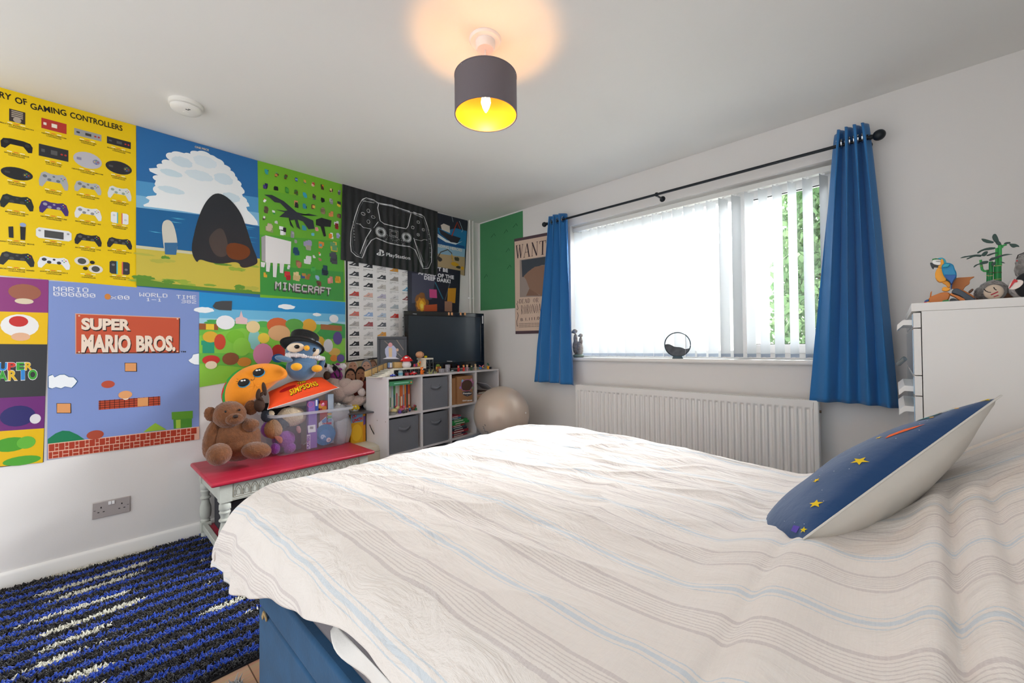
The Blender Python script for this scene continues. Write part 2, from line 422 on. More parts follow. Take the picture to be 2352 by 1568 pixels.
# --- vertical blind
bl = thing('vertical_blind', 'white vertical slat blind hanging inside the window recess', 'blind', (0, 0, 0))
obj('head_rail', MB().span((WX0+0.005, 0.032, 2.085), (WX1-0.005, 0.072, 2.118)), mat('blind_rail', 'e8e8e4', 0.4), bl, bevel=0.003)
SLAT = mat('blind_fabric', 'e6e9ea', 0.85, transl=0.10, bump=(300, 0.05))
th = R_(67); nsl = 24; x0s = 1.19; pitch = 0.0745
for i in range(nsl):
    cx = x0s+i*pitch; a_ = th+random.uniform(-0.05, 0.05); hw = 0.0445
    def slat(u, v, cx=cx, a_=a_):
        s_ = (u-0.5)*2*hw; curve = 0.0035*(1-(2*u-1)**2)
        x = cx+s_*math.cos(a_)-curve*math.sin(a_); y = 0.052+s_*math.sin(a_)+curve*math.cos(a_)
        return (x, y, 1.047+(2.078-1.047)*v)
    so = obj('slat', MB().grid(slat, 6, 1), SLAT, bl, auto=0)
    hz = MB(); hz.box((cx, 0.052, 2.082), (0.012, 0.006, 0.012))
    obj('hanger', hz, UPVC, so)
    obj('bottom_weight', MB().box((cx, 0.052, 1.058), (2*hw*0.96, 0.0024, 0.022), (0, 0, a_)), mat('weight_plastic', 'a9b4c4', 0.4), so)
# weighted chain along the slat bottoms
ch = MB(); pts = []
for i in range(nsl-1):
    for k in range(5):
        t = k/5; pts.append((x0s+(i+t)*pitch, 0.02, 1.05-0.006*math.sin(math.pi*t)))
obj('bottom_chain', ch.tube(pts, 0.0012, 5), mat('chain_plastic', 'dcdcdc', 0.4), bl)

# --- corner pipes
pm = mat('pipe_paint', 'e6e2dc', 0.4)
pp = thing('heating_pipe', 'left one of the two white painted pipes in the room corner', 'pipe', (0.02, -0.137, 0), group='corner heating pipes')
obj('tube', MB().cyl((0, 0, 0), (0, 0, 2.4), 0.0085), pm, pp)
obj('clip', MB().box((-0.008, 0, 1.62), (0.022, 0.026, 0.016)), UPVC, pp, bevel=0.002)
copy_tree(pp, (0.02, -0.095, 0), 0, 'right one of the two white painted pipes in the room corner')

# --- radiator
rad = thing('radiator', 'long white ribbed panel radiator under the window', 'radiator', (0, 0, 0))
RX0, RX1, RZ0, RZ1 = 1.245, 2.80, 0.20, 0.815; yf = -0.105
RM = mat('radiator_enamel', 'e9e7e4', 0.35)
def radp(u, v):
    x = RX0+0.02+(RX1-RX0-0.04)*u; per = 0.0355; t = ((x-RX0) % per)/per
    rib = 0.5-0.5*math.cos(2*math.pi*t); rib = min(1, max(0, (rib-0.25)*2.2))
    edge = min(1, max(0, min((v-0.055)/0.02, (0.945-v)/0.02)))
    return (x, yf+0.011*rib*edge, RZ0+(RZ1-RZ0)*v)
vv = [0, .045, .055, .065, .075, .085, .5, .915, .925, .935, .945, .955, 1]
N_ = 440
g = MB(); vs_ = [radp(i/N_, v) for i in range(N_+1) for v in vv]; k_ = len(vv)
g.add(vs_, [(i*k_+j, (i+1)*k_+j, (i+1)*k_+j+1, i*k_+j+1) for i in range(N_) for j in range(k_-1)])
g.span((RX0+0.01, -0.045, RZ0+0.01), (RX1-0.01, -0.04, RZ1-0.01))
obj('front_panel', g, RM, rad)
obj('side_cover', MB().span((RX0-0.004, yf, RZ0), (RX0+0.02, -0.038, RZ1+0.004)), RM, rad, bevel=0.005)
obj('side_cover', MB().span((RX1-0.02, yf, RZ0), (RX1+0.004, -0.038, RZ1+0.004)), RM, rad, bevel=0.005)
tg = MB(); tg.span((RX0, yf-0.001, RZ1-0.004), (RX1, yf+0.008, RZ1+0.006)).span((RX0, -0.046, RZ1-0.004), (RX1, -0.037, RZ1+0.006))
x = RX0+0.02
while x < RX1-0.02:
    tg.span((x, yf+0.006, RZ1-0.001), (x+0.0075, -0.044, RZ1+0.002)); x += 0.0125
obj('top_grille', tg, RM, rad)
obj('bracket', MB().span((RX0+0.25, -0.045, RZ0+0.05), (RX0+0.28, -0.0005, RZ1-0.08)), RM, rad)
obj('bracket', MB().span((RX1-0.28, -0.045, RZ0+0.05), (RX1-0.25, -0.0005, RZ1-0.08)), RM, rad)
obj('bleed_valve', MB().cyl((RX1+0.002, -0.075, RZ1-0.055), (RX1+0.012, -0.075, RZ1-0.055), 0.007), mat('dull_brass', '6a5a48', 0.4, 0.8), rad)
obj('pipe', MB().cyl((RX1+0.03, -0.07, 0), (RX1+0.03, -0.07, RZ0+0.05), 0.0075).cyl((RX1+0.03, -0.07, RZ0+0.04), (RX1-0.01, -0.07, RZ0+0.04), 0.0075), pm, rad)

# --- curtain pole
BLK = mat('matt_black_metal', '1d2329', 0.45, 0.3)
pole = thing('curtain_pole', 'thin black curtain pole above the window with ball ends', 'curtain pole', (0, 0, 0))
py, pz = -0.10, 2.168
obj('rod', MB().cyl((0.955, py, pz), (3.04, py, pz-0.008), 0.0085, n=16), BLK, pole)
obj('finial', MB().ell((0.945, py, pz), (0.021, 0.021, 0.021)).cyl((0.955, py, pz), (0.975, py, pz), 0.012), BLK, pole)
obj('finial', MB().ell((3.066, py, pz-0.008), (0.026, 0.026, 0.026)).cyl((3.03, py, pz-0.008), (3.05, py, pz-0.008), 0.014, 0.009), BLK, pole)
for bx_ in (1.0, 1.93, 3.02):
    obj('bracket', MB().cyl((bx_, 0, pz-0.01), (bx_, py, pz-0.012), 0.006).cyl((bx_, -0.003, pz-0.01), (bx_, 0, pz-0.01), 0.02).cyl((bx_-0.006, py, pz-0.004), (bx_+0.006, py, pz-0.004), 0.014), BLK, pole)
# --- curtains
CURT = mat('blue_curtain_cloth', '2a76b6', 0.75, bump=(260, 0.12, 3), sheen=0.25, transl=0.12)
def curtain(name, label, topx, botx, z0, z1, folds, hook, skew=0.0, flare=1.0):
    t = thing(name, label, 'curtain', (0, 0, 0), group='blue eyelet curtains')
    def fn(u, v):
        q = v**0.85
        xa = topx[0]+(topx[1]-topx[0])*u; xb = botx[0]+(botx[1]-botx[0])*(u**flare)
        x = xa+(xb-xa)*q
        amp = 0.040*(1-0.45*v); ph = 2*math.pi*folds*u+skew+0.7*v*math.sin(3*u)
        s_ = math.sin(ph)
        y = py+amp*s_+0.006*math.sin(9*u+5*v)-0.012*v
        x += 0.010*(1-v)*math.sin(2*ph)
        z = z1+(z0-z1)*v+(0.006*math.sin(ph+1) if v < 0.02 else 0)+0.012*v*math.sin(2.2*u+0.8)
        if v > 0.3: y += 0.004*math.sin(30*v+7*u)*(v-0.3)
        return (x, min(y, -0.012), z)
    body = obj('cloth', MB().grid(fn, 150, 60), CURT, t, solid=0.002)
    # eyelet rings where the cloth crosses the pole
    for k in range(int(folds*2)):
        u = (math.pi*k-skew)/(2*math.pi*folds)
        if 0.02 < u < 0.98:
            p = fn(u, 0.02)
            rg = MB(); pts = [(p[0]+0.002, py+0.021*math.cos(a_), pz+0.021*math.sin(a_)) for a_ in [2*math.pi*i/20 for i in range(20)]]
            obj('eyelet', rg.tube(pts, 0.0045, 6, closed=True), mat('chrome_eyelet', 'b8bcc0', 0.2, 1.0), t)
    return t
curtain('curtain', 'narrow left blue curtain hanging beside the wanted poster', (0.985, 1.165), (0.825, 1.235), 0.812, 2.215, 3.5, 1, 0.3)
curtain('curtain', 'wide right blue curtain hanging beside the white chest of drawers', (2.895, 3.02), (2.762, 3.115), 0.808, 2.235, 4.0, 0, 1.2, 0.75)
# ------------------------------------------------------------------ posters on the left wall (plane x = 0, seen from +x: right is +y)
PAPER = mat('poster_paper', 'ffffff', 0.32, attr='Col', bump=(7, 0.10, 2), spec=0.35)
MATTE = mat('printed_cloth', 'ffffff', 0.8, attr='Col', bump=(9, 0.25, 3), spec=0.2)
CARD = mat('printed_card', 'ffffff', 0.5, attr='Col', bump=(40, 0.03, 2))
def wallprint(off=0.004): return Print((0, 0, 0), (0, 1, 0), (0, 0, 1), off)
A_ = (0, 180, 3.1354); B_ = (0, 620, 3.1354); C_ = (300, 280, 3.564); D_ = (440, 650, 3.4833); E_ = (770, 400, 4.354); F_ = (780, 700, 4.355)
G_ = (1060, 460, 3.2667)
rr = random.Random(3)
def blob(p, c, rx, ry, col, z, k=11, amp=0.18, seed=1, rot=0):
    r2 = random.Random(seed); a = p.P(c); q = []
    for i in range(k*2):
        t = math.pi*i/k; s_ = 1+r2.uniform(-amp, amp); x = rx*s_*math.cos(t); y = ry*s_*math.sin(t)
        q.append((a[0]+x*math.cos(rot)-y*math.sin(rot), a[1]+x*math.sin(rot)+y*math.cos(rot)))
    p.raw(q, col, z)

# --- yellow chart of game controllers
p = wallprint(0.004).crop(0, 0, 1)
p.sheet([(-95, 174), (312, 289), (314, 660), (-95, 624)], 'e6c209')
p.crop(*A_)
for w_, a_, b_ in (('HISTORY', (-225, 78), (83, 162)), ('OF', (113, 180), (200, 196)), ('GAMING', (222, 222), (480, 273)), ('CONTROLLERS', (505, 283), (882, 381))): p.text(w_, a_, b_, 0.030, '1d1a18', 2, 0.02)
def pad(c, w_, h_, col, kind='pad', acc='8d8d8d', z=1):
    o = p.P(c)
    def q(pts, cl, zz): p.raw([(o[0]+x*w_, o[1]+y*h_) for x, y in pts], cl, zz)
    def e(x, y, r, cl, zz=z+1, n=12): p.raw([(o[0]+x*w_+r*w_*math.cos(6.2832*i/n), o[1]+y*h_+r*w_*math.sin(6.2832*i/n)) for i in range(n)], cl, zz)
    if kind == 'pad':
        q([(-.30, .42), (-.12, .34), (.12, .34), (.30, .42), (.42, .30), (.5, -.15), (.48, -.46), (.38, -.5), (.24, -.12), (-.24, -.12), (-.38, -.5), (-.48, -.46), (-.5, -.15), (-.42, .30)], col, z)
        e(-.30, .16, .075, acc); e(.15, -.02, .07, acc); e(-.15, -.02, .07, acc); e(0, .2, .045, acc)
        for dx, dy, cc in ((0, .1, 'd8c33a'), (.055, 0, 'c43b30'), (-.055, 0, '3b62b8'), (0, -.1, '4b9a56')): e(.31+dx, .17+dy, .024, cc, z+2, 8)
    elif kind == 'box':
        q([(-.5, .4), (.5, .4), (.5, -.4), (-.5, -.4)], col, z); q([(-.42, .1), (-.3, .1), (-.3, -.1), (-.42, -.1)], acc, z+1); q([(-.1, .15), (.12, .15), (.12, -.15), (-.1, -.15)], acc, z+1)
        e(.27, 0, .045, 'b5362f'); e(.4, 0, .045, 'b5362f')
    elif kind == 'oval':
        n = 22; q([(.5*math.cos(6.2832*i/n), .5*math.sin(6.2832*i/n)) for i in range(n)], col, z)
        q([(-.38, .08), (-.22, .08), (-.22, -.08), (-.38, -.08)], acc, z+1); e(.3, 0, .13, acc)
        for k2 in range(4): e(.3+.06*math.cos(k2*1.57), .12*math.sin(k2*1.57), .026, ('c43b30', '4b9a56', 'd8c33a', '3b62b8')[k2], z+2, 8)
    elif kind == 'arc':
        q([(-.5, .1), (-.42, .4), (-.2, .5), (.2, .5), (.42, .4), (.5, .1), (.48, -.4), (.36, -.45), (.2, .0), (-.2, .0), (-.36, -.45), (-.48, -.4)], col, z); e(-.33, .15, .08, acc); e(.33, .15, .08, acc)
    elif kind == 'tall':
        q([(-.5, .5), (.5, .5), (.5, -.5), (-.5, -.5)], col, z)
        for k2 in range(4): q([(-.36, .42-k2*.15), (.36, .42-k2*.15), (.36, .33-k2*.15), (-.36, .33-k2*.15)], acc, z+1)
        e(0, -.3, .26, acc)
    elif kind == 'wide':
        q([(-.5, .3), (-.42, .48), (.42, .48), (.5, .3), (.5, -.3), (.42, -.48), (-.42, -.48), (-.5, -.3)], col, z); q([(-.27, .3), (.27, .3), (.27, -.36), (-.27, -.36)], '4b4b4b', z+1); e(-.4, .2, .04, acc); e(.4, .2, .04, acc)
    elif kind == 'drums':
        for dx, dy in ((-.24, .22), (.24, -.22)):
            n = 18; q([(dx+.26*math.cos(6.2832*i/n), dy+.28*math.sin(6.2832*i/n)) for i in range(n)], col, z); e(dx, dy, .15, acc)
        e(.12, .2, .09, '222222'); e(-.12, -.24, .09, '222222')
    elif kind == 'two':
        q([(-.5, .4), (-.4, .5), (-.16, .5), (-.16, -.5), (-.4, -.5), (-.5, -.4)], col, z); q([(.16, .5), (.4, .5), (.5, .4), (.5, -.4), (.4, -.5), (.16, -.5)], col, z)
        q([(-.16, .5), (-.1, .5), (-.1, -.5), (-.16, -.5)], '58b7c4', z); q([(.1, .5), (.16, .5), (.16, -.5), (.1, -.5)], 'd7695a', z); e(-.32, .2, .08, acc); e(.32, -.1, .08, acc)
    elif kind == 'sticks':
        q([(-.45, .2), (-.2, .25), (-.18, -.45), (-.42, -.45)], col, z); q([(.15, .3), (.45, .3), (.42, -.5), (.18, -.5)], col, z); e(.3, .42, .17, '8fa0c8', z+2)
cells = [((125, 278), .05, .06, '3a2f2c', 'tall', 'a89b8c', 'MATTEL INTELLIVISION'), ((390, 345), .085, .065, 'b3332c', 'box', 'e8e0d0', 'NINTENDO FAMICOM'), ((634, 408), .10, .045, '9b9b9b', 'box', '3f3f3f', 'NINTENDO NES'), ((857, 465), .095, .048, '2e2c30', 'box', '555555', 'SEGA MASTER SYSTEM'),
 ((122, 485), .10, .055, '1c1c1e', 'arc', '333333', 'SEGA MEGA DRIVE'), ((388, 538), .10, .075, '2f2f31', 'box', '565656', 'SNK NEO GEO'), ((632, 592), .105, .085, 'b9b6bd', 'oval', '8a86a0', 'NINTENDO SUPER FAMICOM'), ((856, 645), .105, .07, '2d2c2f', 'oval', '4b4b4b', 'ATARI JAGUAR'),
 ((124, 688), .10, .06, '232325', 'oval', '3c3c3c', 'SEGA SATURN'), ((388, 735), .10, .085, 'a7a9ad', 'pad', '6c7177', 'NINTENDO 64'), ((634, 785), .10, .065, 'aeb0b2', 'pad', '777777', 'SONY PLAYSTATION'), ((862, 825), .095, .075, 'd3d6d4', 'pad', '8fa08f', 'SEGA DREAMCAST'),
 ((124, 890), .105, .075, '232a26', 'pad', '3b3b3b', 'MICROSOFT XBOX'), ((390, 932), .10, .07, '463072', 'pad', '9b96a8', 'NINTENDO GAMECUBE'), ((636, 970), .10, .07, 'dcdcdc', 'pad', '8b8b8b', 'MICROSOFT XBOX 360'), ((862, 1008), .07, .06, 'e6e6e6', 'two', 'cccccc', 'NINTENDO WII'),
 ((124, 1100), .06, .08, '262628', 'sticks', '444444', 'SONY PLAYSTATION MOVE'), ((390, 1125), .12, .055, 'dfe0e0', 'wide', '999999', 'NINTENDO WII U'), ((636, 1160), .10, .065, '2b2b2c', 'pad', '555555', 'MICROSOFT XBOX ONE'), ((862, 1185), .10, .062, '2e2e30', 'pad', '555555', 'SONY PLAYSTATION 4'),
 ((124, 1298), .11, .072, '2b2c2e', 'pad', '4a4a4a', 'MICROSOFT XBOX SERIES'), ((390, 1325), .11, .066, 'e2e3e6', 'pad', '3b3b3f', 'SONY PLAYSTATION 5'), ((640, 1345), .105, .08, 'dcd6cc', 'drums', '50504c', 'ROCKER'), ((862, 1365), .08, .07, '3b3a3c', 'two', '77777a', 'NINTENDO SWITCH')]
for (c, w_, h_, col, kd, acc, nm) in cells:
    pad(c, w_, h_, col, kd, acc)
    o = p.P(c); tw = 0.0052*len(nm)
    for txt, dy, wd in ((nm, -h_/2-.020, tw), ('CONTROLLER', -h_/2-.029, .052)):
        v, f = glyphs(txt, 0.02); p.raw([(o[0]-wd/2+x*wd, o[1]+dy+y*.0058) for x, y in v], '3b3316', 1, f)
    for k2 in range(3): p.raw([(o[0]-.03+k2*.02, o[1]-h_/2-.0105), (o[0]-.015+k2*.02, o[1]-h_/2-.0105), (o[0]-.015+k2*.02, o[1]-h_/2-.007), (o[0]-.03+k2*.02, o[1]-h_/2-.007)], ('f2ead0', 'd8612a', 'f2ead0')[k2], 1)
for k2 in range(6):   # the column that runs out of the picture on the left
    pad((-140, 230+k2*205), .1, .06, ('3a3634', 'b9b6bd', '2b2b2c')[k2 % 3], 'pad', '666666')
p.build('poster', PAPER, 'yellow poster charting the history of gaming controllers, top left of the wall', 'poster')

# --- poster of sky, cloud and sea
p = wallprint(0.0042).crop(0, 0, 1)
p.sheet([(313, 289), (591, 369), (597, 683), (315, 658)], '2c6ba6')
p.crop(*C_)
p.poly([(44, 480), (1046, 620), (1050, 760), (1050, 870), (44, 740)], '4f93c4', 1)
p.poly([(44, 600), (1048, 745), (1052, 880), (46, 720)], '7db4d6', 2)
cl = [(80, 690), (170, 650), (105, 612), (240, 600), (180, 480), (290, 470), (112, 385), (260, 375), (280, 320), (335, 310), (340, 262), (400, 248), (450, 262), (500, 262), (560, 240), (640, 270), (700, 290), (740, 330), (800, 380), (830, 425), (880, 465), (860, 490), (905, 530), (940, 578), (900, 600), (985, 690), (930, 700), (1030, 800), (1045, 860), (800, 800), (500, 742), (200, 702)]
p.soft(cl, 'eef1f2', 3, 1)
for k, (cx, cy) in enumerate(((300, 340), (345, 290), (400, 275), (470, 290), (540, 268), (600, 275), (665, 300), (715, 335), (760, 375), (815, 430), (270, 375), (850, 500), (880, 560), (905, 640), (250, 470), (230, 560))): p.ell((cx, cy), .026+.006*(k % 3), .020+.005*(k % 2), 'eef1f2', 3, n=20)
for c, rx, ry, cc in (((420, 330), .05, .03, 'd3e2ea'), ((610, 330), .06, .035, 'dfeaf0'), ((330, 420), .05, .02, 'cfe2ea'), ((560, 440), .07, .03, 'd9e6ec'), ((760, 470), .05, .035, 'd5e4ec'), ((330, 560), .06, .02, 'cfe0e8'), ((820, 620), .05, .03, 'd0e0e8')):
    blob(p, c, rx, ry, cc, 4, k=14, amp=.07, seed=int(c[0]))
p.poly([(44, 700), (560, 760), (1052, 855), (1056, 1130), (44, 1015)], '1f6296', 5)
for i in range(26):
    x = rr.uniform(60, 1000); y = 720+x*.13+rr.uniform(10, 190); p.poly([(x, y), (x+60, y+8), (x+120, y+18), (x+55, y+14)], rr.choice(['2f8fbd', '3ba0c8', '2a7fb0', '58b0d0']), 6)
p.poly([(44, 1010), (1056, 1120), (1058, 1410), (46, 1340)], 'c9b74a', 5)
p.poly([(44, 1010), (600, 1075), (600, 1095), (44, 1035)], 'c9c6a8', 7)
for i in range(30):
    x = rr.choice([rr.uniform(50, 350), rr.uniform(880, 1010), rr.uniform(100, 950)]); y = 1060+x*.1+rr.choice([rr.uniform(0, 60), rr.uniform(200, 240)])
    blob(p, (x, y), rr.uniform(.02, .05), rr.uniform(.006, .014), rr.choice(['7fa23c', '97ad3f', '5f8f34', 'b3b04a']), 6, seed=i)
p.poly([(46, 1268), (140, 1290), (300, 1322), (600, 1352), (1058, 1392), (1058, 1412), (46, 1342)], '5d8a33', 7)
# plain rocks stand in for the printed figures
p.soft([(490, 1060), (520, 900), (560, 760), (620, 640), (700, 575), (800, 620), (900, 740), (950, 880), (990, 1010), (1040, 1130), (1030, 1170), (905, 1205), (880, 1140), (740, 1165), (640, 1150), (560, 1120), (540, 1160)], '2b2e33', 8)
p.soft([(640, 930), (740, 850), (790, 960), (800, 1100), (700, 1110), (640, 1010)], '4b423f', 9)
p.soft([(780, 980), (960, 1010), (985, 1090), (900, 1140), (780, 1110)], '6f3a1c', 9)
p.soft([(250, 830), (300, 795), (350, 830), (385, 985), (375, 1080), (280, 1085), (262, 980)], 'cfcabd', 8)
p.poly([(275, 990), (385, 990), (370, 1090), (280, 1085)], '3a6b94', 9)
p.crop(0, 0, 1).text('ONE PIECE', (447, 340), (479, 348), .012, 'd8c9b0', 8, 0.03)
p.build('poster', PAPER, 'poster of a white cloud over blue sea and grass, right of the yellow poster', 'poster')

# --- green poster with many small block shapes
MC = (590, 370, 4.752)
p = wallprint(0.0046).crop(0, 0, 1)
p.sheet([(591, 369), (785, 422), (793, 692), (597, 683)], '77b52f')
p.crop(*MC)
p.poly([(12, 300), (925, 470), (935, 900), (18, 840)], '69ad33', 1)
p.poly([(18, 800), (938, 880), (942, 1250), (28, 1180)], '53a338', 2)
p.poly([(26, 1130), (942, 1210), (945, 1530), (32, 1455)], '3f9440', 3)
def cubes(c, k, w_, cols, seed, sh=0.6, z=4):
    r2 = random.Random(seed); o = p.P(c)
    for i in range(k):
        x = o[0]+r2.uniform(-w_/2, w_/2)*.6; y = o[1]+r2.uniform(-w_, w_)*sh; a = w_*r2.uniform(.28, .5); b2 = w_*r2.uniform(.3, .58)
        p.raw([(x-a, y-b2), (x+a, y-b2), (x+a, y+b2), (x-a, y+b2)], r2.choice(cols), z+i % 3)
pal = [['3aa6a8', '2b3d7c', '6b4a32'], ['c98243', '6fa06a', '5a3d2b'], ['6b3a2b', '3b6b45', '8c4a2c'], ['6fa2d0', '2d4f86', '9a6b4a'], ['e0a24a', '2f7d86', 'c98a5f'], ['c7443c', 'e6b7a6', '5b3528'], ['d8872c', '2c2c30', '5c3b2a'], ['e8cf8c', '2b2b3b', '553b33'], ['8a7fa0', 'cfcfcf', '5a5a60']]
for i, x in enumerate((98, 212, 315, 420, 520, 610, 710, 805, 893)): cubes((x, 120+i*28), 6, .018, pal[i], 30+i)
pal2 = [['33295c', '4c3d80', '23203a'], ['1a1a1d', '26262b'], ['4fa03c', '3c8a34'], ['5b4a2c', '3f6b33'], ['3ba0b8', '3b6f9c'], ['4a3b3a', '6b6b6b'], ['18181a', '2b2b2e'], ['b9b9b9', '8f8f8f'], ['3a3a3c', 'e0c23a']]
for i, x in enumerate((92, 205, 318, 423, 522, 622, 712, 805, 892)): cubes((x, 270+i*25), 6, .021, pal2[i], 50+i)
for i, (x, y, k, w_, cs) in enumerate([(82, 430, 4, .014, ['d86a2c', 'f0f0f0']), (100, 535, 6, .022, ['7a6b55', '5a4c3a']), (180, 560, 5, .014, ['e8e8e8', '2f8f4a']), (75, 625, 4, .014, ['5b4a42', 'dcdcdc']), (208, 660, 5, .016, ['e3e3e3', 'c9c9c9']), (130, 720, 8, .034, ['c9b8a0', 'b3a48c', '8fa06a']),
   (275, 765, 8, .034, ['f2f2f2', '26262a', 'd5d5d5']), (390, 800, 6, .024, ['8c8c92', 'a9a9ae']), (512, 740, 7, .026, ['3f97a8', '2f6f96']), (648, 745, 5, .018, ['e59a9a', 'd98a8a']), (430, 470, 6, .024, ['c9885f', '2e2e30', 'e0b03a']), (520, 490, 6, .022, ['3b3d44', '3a8da0']), (612, 500, 6, .024, ['b0714c', 'dcb04a', '7a4a3a']),
   (715, 550, 7, .026, ['7a6b50', '968568']), (806, 575, 6, .024, ['d98e4c', 'c97a5f']), (893, 595, 6, .022, ['4c3b4a', '8a5a3f']), (870, 700, 7, .03, ['a82f2c', 'dcdcdc', '7d2624']), (805, 820, 6, .026, ['ececec', 'e08a2c']), (885, 815, 5, .022, ['9a9fc9', 'b3b8d8']), (605, 800, 4, .018, ['6ab8cf']), (415, 875, 4, .018, ['bdb9b4', '9d9a96']),
   (425, 985, 8, .032, ['2f5d7c', '254b68']), (552, 920, 10, .042, ['b9b3a4', '9c96b4', 'a39c8a']), (700, 915, 7, .028, ['4fa6b0', 'd98a3a']), (838, 935, 9, .04, ['5e9a6a', 'a33f34', 'd9b84a']), (550, 1080, 9, .038, ['f0f0f0', 'e0e0e0']), (680, 1075, 5, .02, ['a3785f', 'c98a6f']), (830, 1060, 10, .044, ['4a4d55', '3a3d44']),
   (450, 1130, 7, .03, ['b07858', '8c5f4a']), (330, 1245, 8, .03, ['a8262c', 'c43a3c']), (90, 1240, 4, .02, ['d9a83a']), (430, 1250, 8, .034, ['d9c48c', 'c9b078']), (510, 1260, 6, .026, ['b0843a', '34508c']), (560, 1260, 6, .026, ['9a6b3a']), (610, 1185, 6, .028, ['3f9a4a', '4fae52']), (735, 1195, 9, .038, ['2b4d5c', '2f6b7c', '22303a']),
   (655, 1268, 4, .022, ['8fb0cf']), (670, 1325, 5, .024, ['5a4238', '7c4a3a']), (795, 1300, 7, .03, ['d99a8a', 'c98578']), (885, 1300, 8, .034, ['c9952c', 'dcab3a']), (345, 1160, 4, .016, ['d9d9d9', 'a0a0a0']), (680, 1010, 3, .014, ['e8e8e8', 'd07a3a']), (620, 1045, 3, .014, ['d5d5d5'])]):
    cubes((x, y), k, w_, cs, 90+i)
p.poly([(75, 368), (160, 372), (290, 440), (430, 560), (600, 600), (665, 600), (560, 575), (470, 590), (610, 650), (625, 740), (560, 745), (500, 660), (440, 640), (470, 750), (430, 720), (410, 640), (350, 650), (400, 735), (360, 700), (345, 620), (240, 610), (300, 560), (200, 530), (300, 545), (330, 540), (250, 460), (190, 450), (140, 405)], '33373f', 7)
p.poly([(640, 640), (700, 620), (810, 650), (800, 720), (730, 715), (750, 820), (725, 825), (690, 715), (640, 700)], '232427', 7)
p.poly([(45, 830), (90, 812), (92, 1105), (48, 1088)], 'a9a5a6', 7); p.poly([(90, 812), (370, 880), (360, 1128), (90, 1105)], 'e9e6e4', 7)
for x0, h0 in ((60, 1160), (115, 1210), (190, 1270), (265, 1225)): p.poly([(x0-20, 1100), (x0+30, 1108), (x0+18, h0), (x0-18, h0-6)], 'e2dfdd', 6)
mcrows = bitrows('MINECRAFT')
p.bits(mcrows, (186, 1412), (795, 1478), 0.052, '3a3638', 9); p.bits(mcrows, (192, 1402), (800, 1466), 0.052, '8b8585', 10); p.bits(mcrows, (196, 1392), (803, 1456), 0.050, 'cfcac8', 11)
p.build('poster', PAPER, 'bright green poster of small block shapes with a grey pixel title', 'poster')

# --- black banner with a line drawing of a game pad
p = wallprint(0.0145).crop(0, 0, 1)
p.sheet([(785, 422), (1003, 487), (1003, 633), (781, 597)], '26282a', 0.001)
p.crop(*E_)
Wl = 'dfe1e1'
outl = [(258, 262), (225, 320), (185, 440), (150, 580), (143, 700), (152, 775), (200, 820), (262, 840), (300, 740), (350, 665), (400, 640), (520, 690), (640, 715), (740, 728), (790, 760), (830, 850), (870, 945), (925, 940), (952, 880), (955, 760), (940, 640), (915, 530), (880, 430), (850, 405), (745, 385), (560, 315), (420, 292), (380, 265), (300, 240)]
p.line(outl, .0055, Wl, 1, closed=True)
inn = [(x+(550-x)*.045, y+(560-y)*.045) for x, y in outl]; p.line(inn, .002, '9a9da0', 1, closed=True)
p.line([(425, 300), (415, 340), (440, 470), (480, 500), (600, 530), (700, 548), (720, 520), (748, 395)], .006, Wl, 2); p.line([(440, 300), (560, 325), (735, 375)], .005, Wl, 2)
p.line([(262, 270), (380, 290), (382, 262), (300, 240), (262, 255)], .004, Wl, 2); p.line([(770, 380), (865, 420), (868, 440), (775, 400)], .004, Wl, 2)
p.line([(350, 560), (300, 640), (262, 740), (240, 800)], .006, Wl, 2); p.line([(375, 540), (420, 480)], .004, Wl, 2); p.line([(775, 640), (820, 780), (870, 930)], .006, Wl, 2)
for c in ((446, 582), (706, 635)):
    p.ell(c, .044, .036, 'b9bdbd', 2, n=28); p.ell(c, .026, .021, '1f2122', 3, n=24); p.ring(c, .020, .016, .002, Wl, 4); p.ring(c, .05, .042, .002, Wl, 3)
for c, rt in (((322, 370), 0), ((270, 400), 1), ((370, 432), 1), ((322, 478), 0)): p.ring(c, (.014 if rt == 0 else .018), (.016 if rt == 0 else .012), .0028, Wl, 2, n=16)
for i, c in enumerate(((820, 482), (765, 535), (872, 558), (820, 608))): p.ring(c, .016, .014, .0028, Wl, 2, n=20)
p.line([(820, 466), (808, 492), (832, 496)], .003, Wl, 3, closed=True); p.line([(755, 522), (778, 528), (776, 550), (753, 545)], .003, Wl, 3, closed=True); p.ring((872, 558), .008, .007, .002, Wl, 3, n=14)
p.line([(810, 595), (830, 620)], .003, Wl, 3); p.line([(830, 597), (810, 618)], .003, Wl, 3)
p.line([(200, 495), (240, 505), (270, 535), (350, 552)], .003, Wl, 2); p.ring((240, 505), .006, .006, .002, Wl, 3, n=12); p.line([(790, 655), (850, 668), (880, 655), (910, 662)], .003, Wl, 2)
for q0 in ([(530, 555), (620, 575), (615, 640), (535, 620)], [(545, 570), (605, 585), (602, 625), (548, 610)]): p.line(q0, .0025, Wl, 2, closed=True)
for i in range(40):
    t = rr.random(); s_ = rr.random(); x = 480+t*200; y = 600+t*50+s_*60; p.line([(x, y), (x+rr.uniform(-18, 18), y+rr.uniform(-8, 8))], .0022, rr.choice(['c9cccc', '8f9394']), 2)
for i in range(14): y = 660+i*12; p.line([(300-i*4, y), (322-i*5, y+3)], .0025, 'b3b6b6', 2); p.line([(800+i*5, y+60), (818+i*5, y+66)], .0025, 'b3b6b6', 2)
for i in range(7): p.line([(165+i*2, 480+i*30), (178+i*2, 482+i*30)], .003, Wl, 2); p.line([(915+i*4, 560+i*45), (932+i*3, 562+i*45)], .003, Wl, 2)
p.text('PlayStation', (500, 820), (740, 858), .030, 'e4e6e6', 2, 0.015)
